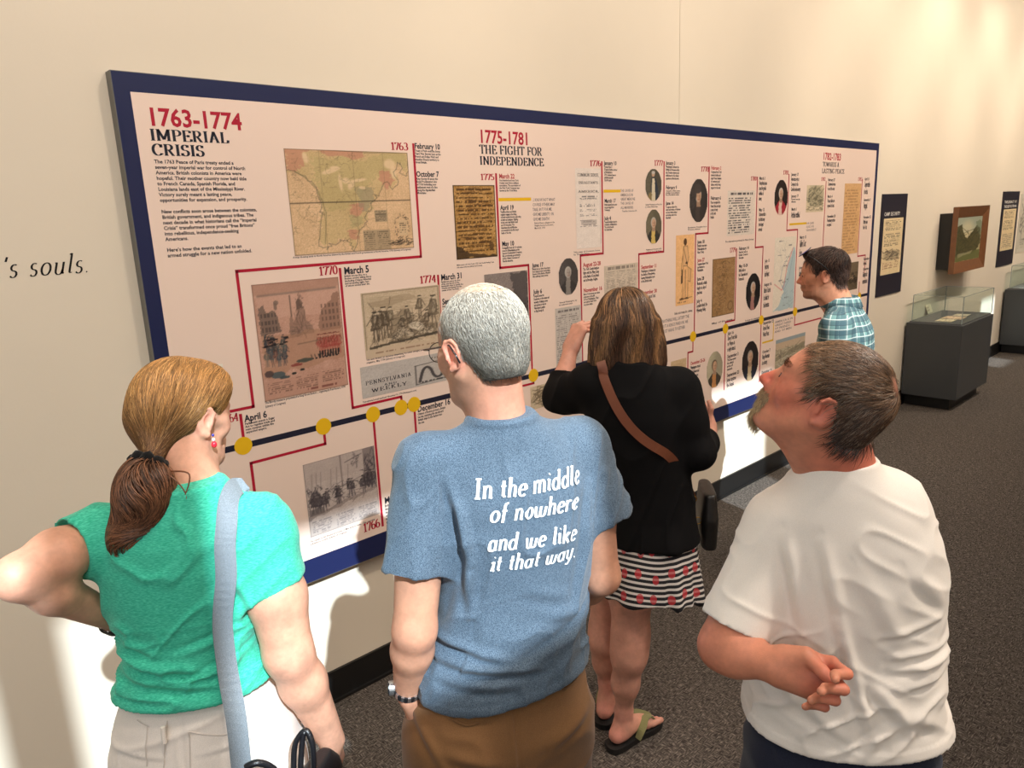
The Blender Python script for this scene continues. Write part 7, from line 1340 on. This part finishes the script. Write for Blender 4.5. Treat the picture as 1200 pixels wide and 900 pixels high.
    mesh_obj('plaid_shirt', gv, gq, m, root, smooth=True, uvcol=np.stack([a/(2*math.pi)*1.1+.5, a*0, L[:, 2]-.5], 1))
    # collar
    V_ = []; nseg = 28
    for i in range(nseg+1):
        a = math.radians(-250+i*320/nseg+0); cx, cy = math.cos(a), math.sin(a)
        for r, z in ((.066,1.43),(.067,1.468),(.080,1.460),(.098,1.415)): V_.append(tuple(F(cx*r, .008+cy*r*1.02, z)))
    a_ = np.linspace(0, 1, nseg+1); uc = np.repeat(np.stack([a_*.6, a_*0, a_*0+.9], 1), 4, 0); uc[:, 2] += np.tile([0,.02,.03,.07], nseg+1)
    co = mesh_obj('collar', V_, [(4*i+j, 4*i+j+1, 4*i+5+j, 4*i+4+j) for i in range(nseg) for j in range(3)], m, root, smooth=True, uvcol=uc); sdm = co.modifiers.new('s', 'SOLIDIFY'); sdm.thickness = .003
    t = Field(F.o+[-.34,-.34,.0], F.o+[.34,.34,.95], .008); t.loft(F, [(.55,0,0,.17,.12,.13),(.7,0,0,.185,.135,.14),(.9,0,0,.165,.12,.13)], .03, n=2.4); legs_and_shoes(root, F, t, [(-.095,0,.66),(.1,0,.66)], [(-.1,.02,.4),(.1,.0,.4)], [(-.1,.0,.08),(.11,-.02,.08)], (.095,.075,.06)); t.half(F(0,0,.02), (0,0,-1), F.o-.5, F.o+[.5,.5,.1]); garment('jeans', t, m_denim, root, F)
    for x in (-.1,.1): shoe(root, F, x, -.02, 5, m_shoe)
    hb = Field(H.o-.16, H.o+.16, .0035); hb.ell(H, (0,-.02*s,.034*s), (.082*s,.105*s,.092*s), .01); hb.cone(H(0,-.058*s,-.03*s), H(0,-.058*s,-.062*s), .054*s, .046*s, .03); hb.ell(H, (0,.052*s,.092*s), (.05*s,.035*s,.022*s), .02)
    hb.half(H(0,.070*s,.072*s), unit(H.v(0,.86,-.5)), H.o-.17, H.o+.17); hb.half(H(0,.026*s,-.02*s), unit(H.v(0,.78,-.62)), H.o-.17, H.o+.17); hb.half(H(0,-.05*s,-.08*s), -H.u, H.o-.17, H.o+.17)
    for q in (-1, 1): hb.ell(H, (q*.085*s,-.002*s,-.014*s), (.034*s,.026*s,.037*s), .004, -1)
    hv, hq = hb.mesh(); hair = mesh_obj('hair', hv, hq, m_hairbase, root, smooth=True, uvcol=s2l(np.array((42,30,26))*np.ones((len(hv),1))/255)); hair['label'] = 'short dark brown hair'
    strands('hair_strands', hv, hq, np.ones(len(hv), bool), lambda q, k: unit(-H.u*.7+H.f*(.5 if H.loc(q)[2] > .05 else -.2)+unit(q-H(0,-.06,.1))*.5), 4500, .028, .0007, .006, lambda p, rs: s2l(np.array((72,50,40))*(.4+1.0*rs.rand())/255), m_hair, hair, 51, 5, .5, .006, surf=near_faces(V, Q, H.o))
    sg = empty('sunglasses', org); sg.parent = root; sg.location = (0,0,0); mb = plain('blue_mirror_lens', (40,50,190), .15, spec=.8); mk = plain('black_plastic', (20,20,24), .3)
    for q in (-1, 1):
        ring = [H((q*.034+.027*math.cos(a))*s, (.080-.026*math.sin(a)-.3*max(0, abs(q*.034+.027*math.cos(a))-.04))*s, (.112+.018*math.sin(a))*s) for a in np.linspace(0, 2*math.pi, 24, endpoint=False)]; o_ = mesh_obj('lens', ring, [tuple(range(24))], mb, sg); md_ = o_.modifiers.new('s', 'SOLIDIFY'); md_.thickness = .002; v, f = tube_vf(ring, .002, 6, True); mesh_obj('rim', v, f, mk, sg, smooth=True)
        v, f = tube_vf(smooth_path([H(q*.064*s,.066*s,.1*s), H(q*.084*s,.03*s,.075*s), H(q*.088*s,-.02*s,.03*s), H(q*.085*s,-.035*s,.0)], 4), .0025, 6); mesh_obj('temple', v, f, mk, sg, smooth=True)
man_plaid()
